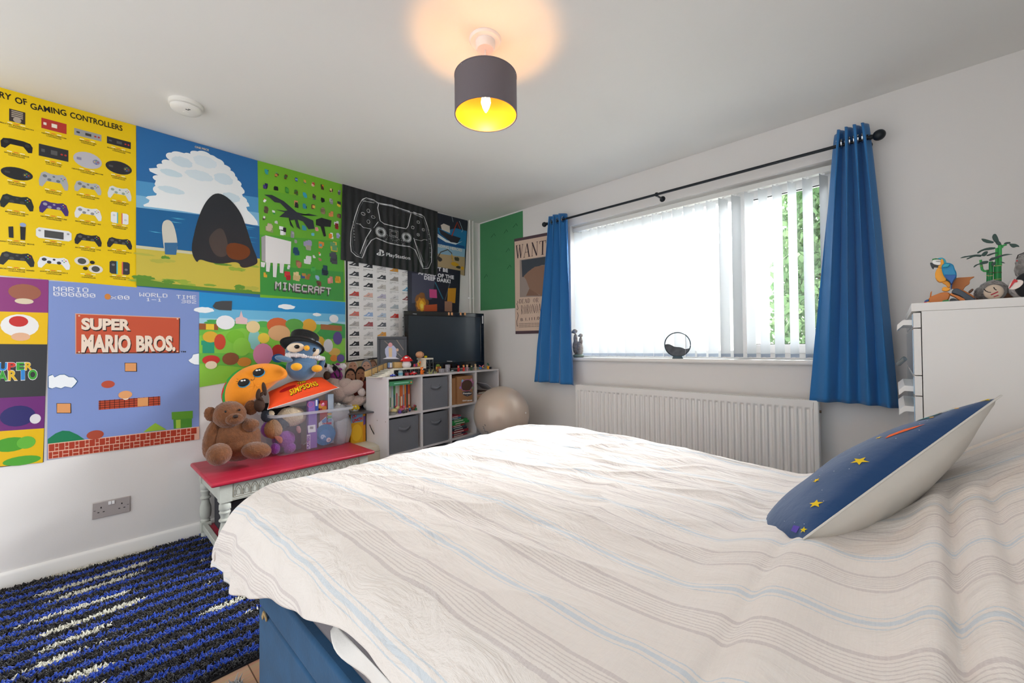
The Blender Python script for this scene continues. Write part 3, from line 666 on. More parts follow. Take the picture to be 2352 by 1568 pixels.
p.poly([(432, 752), (432, 815), (448, 820), (448, 772), (458, 778), (458, 796), (476, 790), (474, 770), (455, 757)], 'e4e6e6', 2)
p.poly([(402, 798), (428, 784), (428, 793), (415, 802), (432, 808), (432, 816), (408, 808)], 'e4e6e6', 2); p.poly([(452, 806), (482, 800), (480, 812), (452, 822), (452, 814), (470, 806)], 'e4e6e6', 2)
banner = mat('banner_cloth', 'ffffff', 0.42, attr='Col', bump=(9, 0.1, 2))
nb = banner.node_tree; wv = nb.nodes.new('ShaderNodeTexWave'); wv.bands_direction = 'Y'; wv.inputs['Scale'].default_value = 5.2; wv.inputs['Distortion'].default_value = 2.2; wv.inputs['Detail'].default_value = 2
bpn = nb.nodes.new('ShaderNodeBump'); bpn.inputs['Strength'].default_value = 0.55; bpn.inputs['Distance'].default_value = 0.02
tcn = nb.nodes.new('ShaderNodeTexCoord'); nb.links.new(tcn.outputs['Object'], wv.inputs['Vector']); nb.links.new(wv.outputs['Fac'], bpn.inputs['Height']); nb.links.new(bpn.outputs[0], nb.nodes['Principled BSDF'].inputs['Normal'])
p.build('banner', banner, 'black banner with a white line drawing of a game pad', 'banner')

# --- toy poster with ship and diggers
p = wallprint(0.0050).crop(0, 0, 1)
p.sheet([(990, 486), (1074, 509), (1067, 633), (985, 612)], '2c3440')
p.crop(*E_)
p.poly([(990, 380), (1320, 465), (1312, 560), (995, 520)], '2b303b', 1)
p.poly([(990, 520), (1100, 570), (1200, 540), (1312, 570), (1300, 750), (985, 690)], '2c78a8', 2)
p.poly([(1000, 560), (1100, 650), (1200, 700), (1290, 720), (1290, 745), (985, 690)], '23548c', 3)
p.poly([(1010, 590), (1110, 660), (1210, 692), (1270, 670), (1200, 705), (1100, 680), (1005, 620)], 'dfe8ec', 4)
p.poly([(1030, 545), (1130, 600), (1250, 640), (1220, 690), (1150, 680), (1050, 600)], '34303a', 5)
p.poly([(1050, 510), (1080, 495), (1140, 520), (1142, 590), (1060, 555)], 'd9cfc3', 6)
p.line([(1160, 620), (1190, 540), (1215, 480), (1245, 550)], .010, 'b0402c', 7); p.line([(1235, 470), (1270, 560), (1260, 580)], .004, 'c9d6e0', 7); p.line([(1160, 425), (1175, 480)], .003, 'c9d6e0', 7)
p.poly([(985, 690), (1295, 750), (1290, 830), (990, 800)], '8fb4cc', 3)
p.poly([(985, 790), (1292, 830), (1288, 1015), (985, 930)], 'b39d78', 4)
p.text('BUILDING HEROES', (975, 716), (1262, 775), .027, 'e0dccf', 8, 0.03)
p.line([(1010, 850), (1050, 780), (1120, 755), (1160, 790), (1165, 850)], .010, '4b4b48', 6); p.line([(1160, 800), (1170, 870)], .010, 'd0a42c', 7)
blob(p, (1040, 850), .03, .02, '3f3b38', 7, seed=4); blob(p, (1210, 850), .03, .02, '4c4838', 7, seed=5); blob(p, (1190, 900), .045, .02, 'c79a2a', 8, seed=6); blob(p, (1265, 940), .02, .018, 'd6a52e', 8, seed=7); blob(p, (1225, 930), .03, .015, '3a3834', 7, seed=8)
p.build('poster', PAPER, 'small poster of a ship and yellow diggers reading BUILDING HEROES', 'poster')
# --- dark poster
p = wallprint(0.0105).crop(0, 0, 1)
p.sheet([(935, 600), (1056, 622), (1051, 760), (935, 745)], '2a2b38')
p.crop(*E_)
p.poly([(760, 990), (1000, 1010), (960, 1250), (760, 1290)], '4a4c5e', 1)
for c, rx, ry, cc, z in (((855, 1290), .07, .09, '8a5a2a', 2), ((855, 1300), .05, .06, 'd08a1e', 3), ((860, 1310), .03, .04, 'f0b92a', 4), ((858, 1320), .015, .022, 'f8dc5a', 5)): blob(p, c, rx, ry, cc, z, seed=z)
p.text("DON'T BE", (890, 945), (1118, 982), .034, 'e6e6ea', 6, 0.05, 1.1)
p.text('AFRAID OF THE', (820, 1000), (1178, 1050), .034, 'e6e6ea', 6, 0.05, 1.1)
p.text('DEEP DARK!', (880, 1052), (1145, 1090), .034, 'e6e6ea', 6, 0.05, 1.1)
p.poly([(880, 1310), (1010, 1300), (1010, 1370), (880, 1370)], 'c2562e', 6); p.poly([(932, 1150), (1005, 1155), (1010, 1240), (935, 1235)], 'c94f86', 6); p.poly([(1120, 1140), (1200, 1140), (1190, 1290), (1110, 1280)], 'c98f2c', 6); p.poly([(1085, 1270), (1160, 1275), (1160, 1375), (1085, 1370)], 'a67c66', 7)
p.line([(990, 1080), (1070, 1250)], .012, '3b7086', 5); p.line([(1135, 1100), (1090, 1260)], .010, '5c6068', 5)
p.build('poster', PAPER, 'dark poster with a campfire glow reading DEEP DARK behind the television', 'poster')

# --- sneaker chart (framed)
p = wallprint(0.0035).crop(0, 0, 1)
p.sheet([(794, 598), (945, 610), (945, 815), (795, 832)], '1e1f22', 0.002)
p.poly([(798, 600), (943, 612), (940, 812), (799, 828)], 'ecebe9', 1)
p.crop(*E_)
shoecols = [['3b3d3f', '33353a', 'c9c9c9', 'd9952c', 'd0d0d0'], ['3d4044', '2a2d30', '3a3d40', '9a948c', 'cfcfcf'], ['43484a', '26282c', 'c6c2ba', 'cfccc6', '6fa9c9'], ['b83a30', 'e0b3a4', 'b9b4c9', 'd8d8d8', '8c4a4c'], ['33363b', 'bdbdbd', 'b9bcc4', 'a3adb3', 'b4b2ae'], ['c96a5c', '8fa9cf', 'b3c4d6', 'cf3f38', '2c2c2f'], ['b5b1ad', '9c4046', '54585f', 'cfcfcf', '2f3033']]
def shoe(pr, a, w_, h_, col, z=2):
    def q(pts, cl, zz): pr.raw([(a[0]+x*w_, a[1]+y*h_) for x, y in pts], cl, zz)
    q([(0, .08), (.02, .28), (.22, .42), (.42, .72), (.52, 1.0), (.72, .86), (.98, .95), (1, .1)], col, z)
    q([(0, 0), (0, .1), (1, .12), (1, 0)], 'f4f4f2' if col < '9' else 'bdbbb6', z+1); q([(.35, .35), (.62, .62), (.68, .52), (.42, .26)], 'f0f0f0' if col < '9' else '8d8d8d', z+1)
xs = [(0.30, ), ]
rows_y = [(935, 1010), (1025, 1020), (1120, 1020)]
u0 = p.P((135, 900))[0]; du = (p.P((740, 1000))[0]-u0)/4.62
p.crop(*F_); zrow = (p.P((150, 115))[1]-p.P((150, 515))[1])/4.0; ztop = p.P((150, 115))[1]+5*zrow; p.crop(*E_)
for i in range(10):
    for j in range(5):
        a = (u0+j*du, ztop-i*zrow)
        if a[1] < 1.04 or a[1] > 1.80: continue
        col = shoecols[i % 7][(j+i//7) % 5]
        shoe(p, a, du*.68, .042, col)
        for k2, (nm, sc_) in enumerate((('SNEAKER MODEL', .9), ('LOW', .3))):
            v, f = glyphs(nm, 0.02); p.raw([(a[0]-.002+x*du*.6*sc_, a[1]-.014-k2*.010+y*.005) for x, y in v], '55534f', 2, f)
        v, f = glyphs('1985', 0.02); p.raw([(a[0]+du*.58+x*du*.12, a[1]-.014+y*.005) for x, y in v], '8a8884', 2, f)
p.build('poster', PAPER, 'white black-edged chart of rows of sneakers behind the television', 'poster')

# --- poster of shouting faces
p = wallprint(0.002).crop(0, 0, 1)
p.sheet([(792, 826), (940, 812), (940, 1040), (793, 1040)], 'b9a98a')
p.crop(*F_)
fc = ['c99a82', 'd0a58e', 'b98a70', 'a97a5f', 'caa28a']
for i, (c, rx, ry, hair, shirt) in enumerate([((130, 625), .026, .037, 'c9bcae', '6e6255'), ((265, 625), .028, .042, '8d8f92', '1f2024'), ((105, 715), .028, .04, '2a2422', 'b8b36a'), ((205, 700), .028, .042, '231f1e', '7c3a34'), ((265, 800), .026, .04, '1f1b1a', '8c3f38'), ((120, 820), .028, .04, '3a2c26', '2f3f66'), ((200, 900), .026, .04, '2b2422', '8a3f36'), ((270, 920), .026, .04, '5c4334', '23304a'), ((330, 620), .024, .038, '6b4a38', '4a4440'), ((110, 940), .026, .04, '4a3a30', '74604a')]):
    rx *= 1.45; ry *= 1.45; z = 1+i % 4*3; o = p.P(c)
    p.raw([(o[0]-rx*1.7, o[1]-ry*2.6), (o[0]+rx*1.7, o[1]-ry*2.6), (o[0]+rx*1.2, o[1]-ry*.8), (o[0]-rx*1.2, o[1]-ry*.8)], shirt, z)
    p.ell(c, rx*1.12, ry*1.12, hair, z+1)
    p.raw([(o[0]+rx*.95*math.cos(6.28*k/16), o[1]-ry*.12+ry*.92*math.sin(6.28*k/16)) for k in range(16)], fc[i % 5], z+2)
    p.raw([(o[0]+rx*.1+rx*.3*math.cos(6.28*k/10), o[1]-ry*.5+ry*.22*math.sin(6.28*k/10)) for k in range(10)], '5a2a26', z+3)
    for sx in (-.4, .4): p.raw([(o[0]+rx*(sx-.18), o[1]+ry*.18), (o[0]+rx*(sx+.18), o[1]+ry*.18), (o[0]+rx*(sx+.18), o[1]+ry*.27), (o[0]+rx*(sx-.18), o[1]+ry*.27)], '3a2a26', z+3)
p.build('poster', PAPER, 'poster of crowded painted shouting faces left of the cube shelves', 'poster')

# --- strip of coloured squares at the far left
p = wallprint(0.003).crop(0, 0, 1)
p.sheet([(-95, 634), (112, 645), (100, 1061), (-95, 1083)], '303134')
p.crop(*B_)
p.poly([(-300, 30), (350, 72), (347, 308), (-300, 290)], '8c3a78', 1); p.poly([(-300, 290), (347, 308), (340, 535), (-300, 535)], 'e6b912', 1)
p.poly([(-300, 530), (340, 535), (328, 906), (-300, 930)], '37383b', 1); p.poly([(-300, 932), (326, 906), (318, 1140), (-300, 1180)], '6b2a72', 1); p.poly([(-300, 1180), (318, 1138), (308, 1385), (-300, 1440)], 'e0b40e', 1)
p.ell((180, 160), .052, .04, '9c5f4a', 2); p.ell((175, 225), .03, .014, 'd9c9ae', 2); p.ell((145, 400), .06, .055, 'e8e6e4', 2); p.ell((135, 370), .03, .026, 'c4302e', 3)
p.ell((150, 480), .03, .02, 'e0b08e', 2); p.ell((130, 1050), .055, .05, '2c2a66', 2); p.ell((255, 1070), .018, .024, 'd8d6d8', 3)
p.ell((80, 1255), .055, .034, '4a9a2c', 2); p.ell((190, 1240), .03, .03, '63b03a', 3); p.ell((160, 1370), .06, .022, '4fa034', 2)
def ctext(txt, a, b, h, cols, z):
    a = Vector(p.P(a)); b = Vector(p.P(b)); n_ = len(txt); d = (b-a)/n_; nr = Vector((-d.y, d.x)).normalized()*h
    for i, ch in enumerate(txt):
        v, f = glyphs(ch, 0.04); o = a+d*i
        if ch == 'I': v = [(.28+x*.44, y) for x, y in v]
        for sc_, cc, zz in ((1.12, 'e6e6e6', z), (1.0, cols[i % len(cols)], z+1)):
            p.raw([tuple(o+d*(.04+.9*(.5+(x-.5)*sc_))+nr*(.5+(y-.5)*sc_)) for x, y in v], cc, zz, f)
ctext('SUPER', (-75, 722), (238, 716), .036, ['2f86d0', '2f86d0', 'cf3a2e', '3fa13a', 'e0b42a'], 3)
ctext('MARIO', (-95, 798), (272, 782), .046, ['cf3a2e', '3fa13a', 'e0b42a', '2f86d0', '3fa13a'], 3)
p.build('poster', PAPER, 'narrow poster of stacked purple, yellow and black panels at the far left', 'poster')

# --- pixel game poster
p = wallprint(0.0036).crop(0, 0, 1)
p.sheet([(112, 645), (457, 667), (457, 1005), (108, 1056)], '7f93c9')
p.crop(*B_)
for t, a, b, h in (('MARIO', (385, 152), (637, 162), .024), ('000000', (385, 187), (687, 200), .022), ('x00', (800, 210), (932, 214), .022), ('WORLD', (1003, 190), (1205, 199), .022), ('1-1', (1050, 223), (1165, 228), .018), ('TIME', (1270, 206), (1412, 211), .022), ('382', (1305, 238), (1412, 242), .020)):
    p.bits(bitrows(t), a, b, h, 'e6e6ec', 2)
p.ell((775, 192), .012, .016, 'cf8440', 2)
p.poly([(541, 312), (1296, 342), (1294, 598), (543, 604)], 'dcae96', 2); p.poly([(549, 318), (1296, 348), (1292, 598), (549, 600)], '4a2a22', 3); p.poly([(549, 318), (1289, 348), (1286, 592), (549, 594)], 'c4553a', 4)
for t, a, b, h in (('SUPER', (585, 425), (940, 430), .058), ('MARIO', (585, 585), (940, 583), .088), ('BROS.', (980, 580), (1262, 576), .084)):
    p.text(t, (a[0]+6, a[1]+8), (b[0]+6, b[1]+8), h, '2e211e', 5, 0.05); p.text(t, a, b, h, 'ecd9c6', 6, 0.05)
p.text('TM', (1298, 592), (1338, 592), .008, '2b2b30', 2, 0.03)
for c in ((570, 330), (1277, 352), (570, 590), (1277, 585)): p.ell(c, .004, .004, 'e8c9b0', 6, n=8)
def tile(x0, y0, x1, y1, q_=True):
    p.poly([(x0, y0), (x1, y0), (x1+2, y1), (x0+2, y1)], '3a2a22', 2); p.poly([(x0+4, y0+3), (x1-5, y0+3), (x1-5, y1-4), (x0+4, y1-4)], 'dc9a62', 3)
tile(897, 667, 985, 731); tile(407, 958, 512, 1030)
for cx, cy in ((450, 805), ):
    pass
def cloud(pts):
    p.poly(pts, '2f5f8c', 2); cx = sum(a[0] for a in pts)/len(pts); cy = sum(a[1] for a in pts)/len(pts)
    p.poly([(cx+(a[0]-cx)*.94, cy+(a[1]-cy)*.92) for a in pts], 'eef2f6', 3)
cloud([(345, 762), (375, 750), (390, 770), (430, 750), (465, 748), (500, 768), (535, 770), (562, 800), (545, 825), (520, 850), (470, 840), (440, 855), (400, 845), (370, 856), (345, 848)])
cloud([(1353, 650), (1380, 630), (1390, 605), (1434, 596), (1434, 684), (1400, 682), (1370, 668)])
p.poly([(711, 940), (1153, 908), (1153, 972), (711, 1006)], 'b5482f', 2)
for i in range(4):
    y = 940+i*16; p.line([(711, y+4), (1153, y-28)], .0025, '3a1f1a', 3)
for i in range(13): x = 720+i*35; p.line([(x, 938-(x-711)*.072), (x, 1005-(x-711)*.072)], .002, '3a1f1a', 3)
p.poly([(990, 922), (1066, 916), (1066, 976), (990, 982)], 'd8985f', 4)
p.ell((902, 897), .028, .022, 'e0a06a', 4); p.ell((905, 922), .012, .009, 'efe6da', 3); p.ell((778, 822), .026, .02, 'b8503a', 2)
p.poly([(1235, 1022), (1387, 1012), (1387, 1066), (1237, 1076)], '5f9a30', 2); p.poly([(1247, 1074), (1380, 1066), (1380, 1130), (1250, 1142)], '4f8f34', 2); p.poly([(1265, 1078), (1300, 1075), (1300, 1138), (1267, 1140)], 'a5c84a', 3)
p.poly([(345, 1215), (400, 1175), (450, 1155), (500, 1158), (560, 1185), (612, 1220), (345, 1255)], '1f7a52', 2)
p.poly([(1032, 1166), (1075, 1130), (1118, 1100), (1160, 1125), (1198, 1148)], '8fb83a', 2); p.ell((686, 1185), .032, .024, 'a84a35', 3); p.ell((686, 1208), .016, .010, 'e0c9ae', 2)
p.poly([(345, 1250), (1434, 1125), (1434, 1218), (345, 1362)], 'e6b9a2', 2)
for i in range(15):
    x = 352+i*73; yt = 1256-(x-345)*.115; hb = 104-(x-345)*.015
    for (a0, a1, b0, b1) in ((0, 40, 0, .48), (45, 68, 0, .25), (45, 68, .3, .48), (0, 24, .54, .98), (29, 68, .54, .75), (29, 68, .8, .98)):
        if x+a1 < 1434: p.poly([(x+a0, yt+hb*b0-a0*.115), (x+a1, yt+hb*b0-a1*.115), (x+a1, yt+hb*b1-a1*.125), (x+a0, yt+hb*b1-a0*.125)], 'a83c28', 3)
p.build('poster', PAPER, 'lavender blue pixel style poster with a red title sign and brick ground', 'poster')

# --- green meadow poster behind the soft toys
p = wallprint(0.0030).crop(0, 0, 1)
p.sheet([(457, 667), (793, 692), (793, 832), (458, 889)], '8fcb45')
p.crop(*D_)
p.poly([(60, 58), (1228, 152), (1228, 360), (60, 330)], '2a90cc', 1); p.poly([(60, 200), (1228, 250), (1228, 400), (60, 340)], '6fb8dc', 2); p.poly([(60, 280), (1228, 310), (1228, 420), (60, 345)], 'a3d2e4', 3)
p.poly([(60, 330), (300, 300), (600, 330), (900, 320), (1228, 350), (1226, 635), (700, 700), (60, 640)], '6dbb4a', 4)
p.poly([(60, 420), (400, 360), (700, 420), (1226, 400), (1226, 560), (60, 560)], '86c84a', 5)
p.poly([(1000, 400), (1060, 340), (1130, 320), (1226, 330), (1226, 440), (1050, 450)], '3f9a4c', 6); blob(p, (240, 315), .09, .02, '4fa852', 6, seed=9); blob(p, (560, 330), .06, .02, '5aae50', 6, seed=10)
for c, rx, ry in (((95, 215), .05, .018), ((760, 190), .055, .017), ((1000, 252), .03, .012)): blob(p, c, rx, ry, 'f0f4f6', 6, seed=int(c[0]), amp=.1)
p.poly([(60, 322), (210, 328), (210, 376), (60, 372)], '9a5c34', 7); p.poly([(113, 326), (178, 328), (178, 374), (113, 372)], 'e8c43a', 8); p.poly([(1030, 328), (1200, 342), (1200, 385), (1030, 370)], 'a5683c', 7)
p.poly([(76, 460), (190, 460), (190, 495), (180, 495), (180, 560), (86, 560), (86, 495), (76, 495)], '2f9a78', 7)
p.poly([(168, 185), (190, 152), (240, 143), (322, 143), (318, 220), (220, 215), (185, 205)], '4a4c4f', 7)
p.poly([(350, 325), (350, 280), (380, 270), (395, 220), (410, 270), (445, 285), (445, 330)], 'e4c2c4', 6)
rb = [((270, 315), .05, .045, 'eeeef0'), ((150, 430), .04, .035, 'dcae3a'), ((225, 470), .03, .05, 'c94a34'), ((350, 430), .05, .045, '7dc13a'), ((400, 510), .05, .06, '8ccc4a'), ((490, 350), .04, .04, 'e8cf9a'), ((500, 450), .035, .07, '8cc9c4'), ((575, 440), .035, .035, 'ecc94a'), ((570, 570), .06, .075, 'd98cae'),
      ((690, 340), .07, .055, 'd0683a'), ((700, 400), .07, .055, 'd9a878'), ((820, 330), .06, .04, '5fa04a'), ((940, 340), .05, .05, 'dca63a'), ((690, 560), .045, .06, 'b83c34'), ((690, 600), .04, .03, '3464a0'), ((155, 615), .045, .03, 'c93a34'), ((155, 655), .03, .025, 'ecd9bc'), ((310, 605), .045, .04, '8c5638'), ((420, 630), .04, .03, 'd08a3a'),
      ((1090, 500), .035, .05, 'dcdce0'), ((1165, 440), .035, .05, '5c4a8c'), ((1140, 550), .045, .03, 'dcb45a'), ((1135, 600), .028, .025, 'dc8a3a'), ((1135, 285), .035, .03, 'e8ecee'), ((1030, 480), .03, .05, 'dcb03a'), ((1190, 600), .03, .03, '6a5a9c')]
for i, (c, rx, ry, cc) in enumerate(rb): p.ell(c, rx, ry, cc, 8+i % 3, n=16)
p.build('poster', PAPER, 'wide green meadow poster with coloured shapes behind the soft toys', 'poster')

# ------------------------------------------------------------------ posters on the window wall
def wprint(off=0.004): return Print((0, 0, 0), (1, 0, 0), (0, 0, 1), off)
p = wprint(0.003).crop(0, 0, 1)
p.sheet([(1103, 515), (1201, 484), (1203, 706), (1104, 713)], '4c8c5e', 0.0015)
p.crop(*G_)
for x, y, s_ in ((400, 190, 1), (235, 265, 1), (345, 375, .8), (355, 500, .9), (180, 570, .8), (330, 235, .8)):
    p.line([(x-12*s_, y+14), (x, y), (x+10*s_, y-16), (x+22*s_, y+2)], .005, '25503a', 1)
p.build('poster', MATTE, 'plain green cloth poster with dark leaf marks in the room corner', 'poster')

p = wprint(0.006).crop(0, 0, 1)
W_ = (1160, 520, 6.031)
p.sheet([(1182, 549), (1290, 528), (1290, 764), (1185, 767)], '5b4a50', 0.0015)
p.crop(*W_)
p.poly([(138, 212), (800, 90), (800, 1430), (152, 1448)], 'd9bfab', 1)
p.poly([(210, 465), (800, 380), (800, 960), (212, 980)], 'a0928a', 2)
p.poly([(235, 470), (800, 385), (800, 520), (520, 535), (380, 585), (330, 640), (268, 700), (245, 700)], '4a5058', 3)
p.poly([(265, 690), (330, 625), (420, 560), (560, 535), (800, 530), (800, 940), (500, 950), (380, 900), (340, 850), (300, 740)], '957664', 3)
p.poly([(300, 960), (345, 860), (480, 950), (800, 930), (800, 958)], '8a6c5c', 4)
def serifword(word, a, b, h, z=3, col='4a3d42', cond=1):
    a = Vector(p.P(a)); b = Vector(p.P(b)); d = b-a; nr = Vector((-d.y, d.x)).normalized()*h; n_ = len(word)
    strokes = {'W': [((0, 1), (.28, 0), .16), ((.28, 0), (.5, .85), .06), ((.5, 1), (.75, 0), .16), ((.75, 0), (1, 1), .06), ((-.06, 1), (.2, 1), .05), ((.4, 1), (.62, 1), .05), ((.86, 1), (1.08, 1), .05)],
      'A': [((.08, 0), (.5, 1), .06), ((.5, 1), (.88, 0), .18), ((.24, .36), (.72, .36), .05), ((-.04, 0), (.24, 0), .05), ((.68, 0), (1.06, 0), .05)],
      'N': [((.14, 0), (.14, 1), .06), ((.12, 1), (.84, 0), .18), ((.86, 0), (.86, 1), .06), ((0, 1), (.22, 1), .05), ((.72, 1), (1, 1), .05), ((0, 0), (.28, 0), .05)],
      'T': [((.5, 0), (.5, 1), .2), ((.04, .98), (.96, .98), .06), ((.3, 0), (.7, 0), .05), ((.04, .8), (.04, 1), .06), ((.96, .8), (.96, 1), .06)],
      'E': [((.2, 0), (.2, 1), .18), ((.05, 0), (.85, 0), .06), ((.05, 1), (.85, 1), .06), ((.2, .52), (.6, .52), .06), ((.85, 0), (.85, .25), .06), ((.85, .75), (.85, 1), .06)],
      'D': [((.2, 0), (.2, 1), .18), ((.05, 0), (.6, 0), .06), ((.05, 1), (.6, 1), .06), ((.6, 0), (.88, .3), .14), ((.88, .3), (.88, .7), .16), ((.88, .7), (.6, 1), .14)],
      'R': [((.2, 0), (.2, 1), .16), ((.05, 0), (.38, 0), .05), ((.05, 1), (.6, 1), .05), ((.6, 1), (.8, .86), .1), ((.8, .86), (.8, .64), .14), ((.8, .64), (.55, .5), .1), ((.2, .5), (.55, .5), .05), ((.45, .5), (.9, 0), .14), ((.8, 0), (1, 0), .05)],
      'O': [((.5, 0), (.2, .2), .08), ((.2, .2), (.14, .5), .16), ((.14, .5), (.2, .8), .16), ((.2, .8), (.5, 1), .08), ((.5, 1), (.8, .8), .08), ((.8, .8), (.86, .5), .16), ((.86, .5), (.8, .2), .16), ((.8, .2), (.5, 0), .08)],
      'L': [((.2, 0), (.2, 1), .16), ((.05, 0), (.85, 0), .05), ((.05, 1), (.4, 1), .05), ((.85, 0), (.85, .25), .05)], 'I': [((.5, 0), (.5, 1), .18), ((.3, 0), (.7, 0), .05), ((.3, 1), (.7, 1), .05)],
      'V': [((.08, 1), (.5, 0), .16), ((.5, 0), (.9, 1), .06), ((-.04, 1), (.24, 1), .05), ((.74, 1), (1.04, 1), .05)], 'Z': [((.1, 1), (.9, 1), .06), ((.9, 1), (.1, 0), .14), ((.1, 0), (.9, 0), .06)], ' ': []}
    for i, ch in enumerate(word):
        o = a+d*(i/n_)
        for (x0, y0), (x1, y1), t in strokes[ch]:
            p0 = o+d*(x0*.84/n_)+nr*y0; p1 = o+d*(x1*.84/n_)+nr*y1; e_ = (p1-p0).normalized()
            tt = t*d.length/n_*.84*cond; q = Vector((-e_.y, e_.x))*tt/2
            p.raw([tuple(p0-q), tuple(p1-q), tuple(p1+q), tuple(p0+q)], col, z)
serifword('WANTED', (162, 445), (830, 345), .122)
serifword('DEAD OR ALIVE', (203, 1066), (733, 1028), .038)
serifword('RORONOA ZORO', (228, 1215), (732, 1172), .080)
p.text('B 1.111.000.000', (225, 1310), (690, 1272), .028, '5b4c4e', 3, 0.0)
for k2 in range(3): p.text('KONO SAKUHIN WA FICTION DE ARIMASU', (205, 1352+k2*22), (640, 1338+k2*22), .0065, '5b4c4e', 3, 0.02)
p.line([(178, 1035), (190, 1050), (172, 1070), (190, 1140), (178, 1155), (170, 1140)], .006, '5b4c4e', 3); p.line([(178, 1190), (192, 1230), (170, 1320), (178, 1385), (188, 1370)], .006, '5b4c4e', 3)
p.build('poster', MATTE, 'beige dark-edged WANTED poster half hidden by the left curtain', 'poster')
# ------------------------------------------------------------------ bed
bed = thing('double_bed', 'double bed with blue velvet storage base and grey mattress under the striped duvet', 'bed', (2.62, -1.72, 0))
BX0, BX1, BY0, BY1 = 1.60, 3.62, -2.42, -1.06
VELV = mat('blue_velvet', '12527e', 0.8, bump=(90, 0.08), sheen=0.15, noise_col=('0e4468', 14, 0.6))
obj('base', MB().span((BX0, BY0, 0.02), (BX1, BY1, 0.303)), VELV, bed, bevel=0.008, world=True)
obj('top_rail', MB().span((BX0, BY0, 0.309), (BX1, BY1, 0.405)), VELV, bed, bevel=0.010, world=True)
obj('lift_strap', MB().box((BX0+0.055, BY0-0.002, 0.3), (0.012, 0.003, 0.030), (0, R_(35), 0)).box((BX0+0.078, BY0-0.002, 0.305), (0.010, 0.003, 0.026), (0, R_(-60), 0)), mat('tan_strap', 'b59a6a', 0.6), bed, world=True)
mt = obj('mattress', MB().span((BX0+0.01, BY0+0.015, 0.406), (BX1-0.01, BY1-0.01, 0.615)), mat('grey_mattress_cloth', '77757a', 0.9, bump=(120, 0.3)), bed, bevel=0.03, world=True)
hbm = MB(); hbm.span((BX1+0.005, BY0-0.03, 0.0), (BX1+0.10, BY1+0.03, 1.02))
obj('headboard', hbm, VELV, bed, bevel=0.02, world=True)
for i, (x, y) in enumerate(((1.7, -2.3), (1.7, -1.16), (3.5, -2.3), (3.5, -1.16))):
    obj('foot', MB().cyl((x, y, 0), (x, y, 0.02), 0.025), BLK, bed, world=True)
# white fitted sheet hanging a little below the duvet on the near side
def sheetf(u, v):
    x = BX0+0.62+u*1.33; return (x, BY0-0.020-0.012*math.sin(40*u)*v-0.01*v, 0.54-(0.012+0.05*min(1, u*5))*v*(0.9+0.1*math.sin(13*u)))
sh = obj('bed_sheet', MB().grid(sheetf, 90, 8), mat('white_cotton', 'e4e2de', 0.85, bump=(150, 0.1)), None, solid=0.0015)
tag(sh, 'white cotton sheet edge hanging below the duvet over the blue bed side', 'sheet')

# duvet cover material: striped linen
dm = bpy.data.materials.new('striped_linen'); dm.use_nodes = True; n = dm.node_tree.nodes; l = dm.node_tree.links; b = n['Principled BSDF']
uvn = n.new('ShaderNodeUVMap'); uvn.uv_map = 'UVMap'; sp = n.new('ShaderNodeSeparateXYZ'); l.new(uvn.outputs[0], sp.inputs[0])
nz = n.new('ShaderNodeTexNoise'); nz.inputs['Scale'].default_value = 220; nz.inputs['Detail'].default_value = 2; l.new(uvn.outputs[0], nz.inputs['Vector'])
ad = n.new('ShaderNodeMath'); ad.operation = 'MULTIPLY_ADD'; ad.inputs[1].default_value = 0.003; l.new(nz.outputs['Fac'], ad.inputs[0]); l.new(sp.outputs['Y'], ad.inputs[2])
PER = 0.218
md_ = n.new('ShaderNodeMath'); md_.operation = 'DIVIDE'; md_.inputs[1].default_value = PER; l.new(ad.outputs[0], md_.inputs[0])
fr_ = n.new('ShaderNodeMath'); fr_.operation = 'FRACT'; l.new(md_.outputs[0], fr_.inputs[0])
cr = n.new('ShaderNodeValToRGB'); cr.color_ramp.interpolation = 'CONSTANT'; l.new(fr_.outputs[0], cr.inputs[0])
base_c, thick_c, thin_c, blue_c = lin('ded7d1'), lin('c9c0bd'), lin('cbc2be'), lin('c4cbd1')
segs = [(0.010, 0.0175, thick_c)]+[(0.0232+i*0.0072, 0.0256+i*0.0072, thin_c) for i in range(6)]+[(0.0672, 0.0745, thick_c)]+[(0.130, 0.1322, blue_c), (0.1395, 0.1492, blue_c), (0.1565, 0.1587, blue_c)]
els = cr.color_ramp.elements; els[0].position = 0; els[0].color = base_c; els[1].position = segs[0][0]/PER; els[1].color = segs[0][2]
for i, (a, b2, c) in enumerate(segs):
    if i: e = els.new(a/PER); e.color = c
    e = els.new(b2/PER); e.color = base_c
wv1 = n.new('ShaderNodeTexNoise'); wv1.inputs['Scale'].default_value = 2.3; wv1.inputs['Detail'].default_value = 4
mxd = n.new('ShaderNodeMix'); mxd.data_type = 'RGBA'; mxd.blend_type = 'MIX'; mxd.inputs['B'].default_value = lin('efebe6')
mpp = n.new('ShaderNodeMapping'); mpp.inputs['Scale'].default_value = (420, 30, 1); l.new(uvn.outputs[0], mpp.inputs[0])
wf = n.new('ShaderNodeTexNoise'); wf.inputs['Scale'].default_value = 1.0; wf.inputs['Detail'].default_value = 3; l.new(mpp.outputs[0], wf.inputs['Vector'])
ms_ = n.new('ShaderNodeMapRange'); ms_.inputs['From Min'].default_value = 0.3; ms_.inputs['From Max'].default_value = 0.8; ms_.inputs['To Max'].default_value = 0.22; l.new(wf.outputs['Fac'], ms_.inputs['Value'])
l.new(ms_.outputs[0], mxd.inputs['Factor']); l.new(cr.outputs['Color'], mxd.inputs['A']); l.new(mxd.outputs['Result'], b.inputs['Base Color'])
b.inputs['Roughness'].default_value = 0.9; b.inputs['Sheen Weight'].default_value = 0.15; b.inputs['Specular IOR Level'].default_value = 0.2
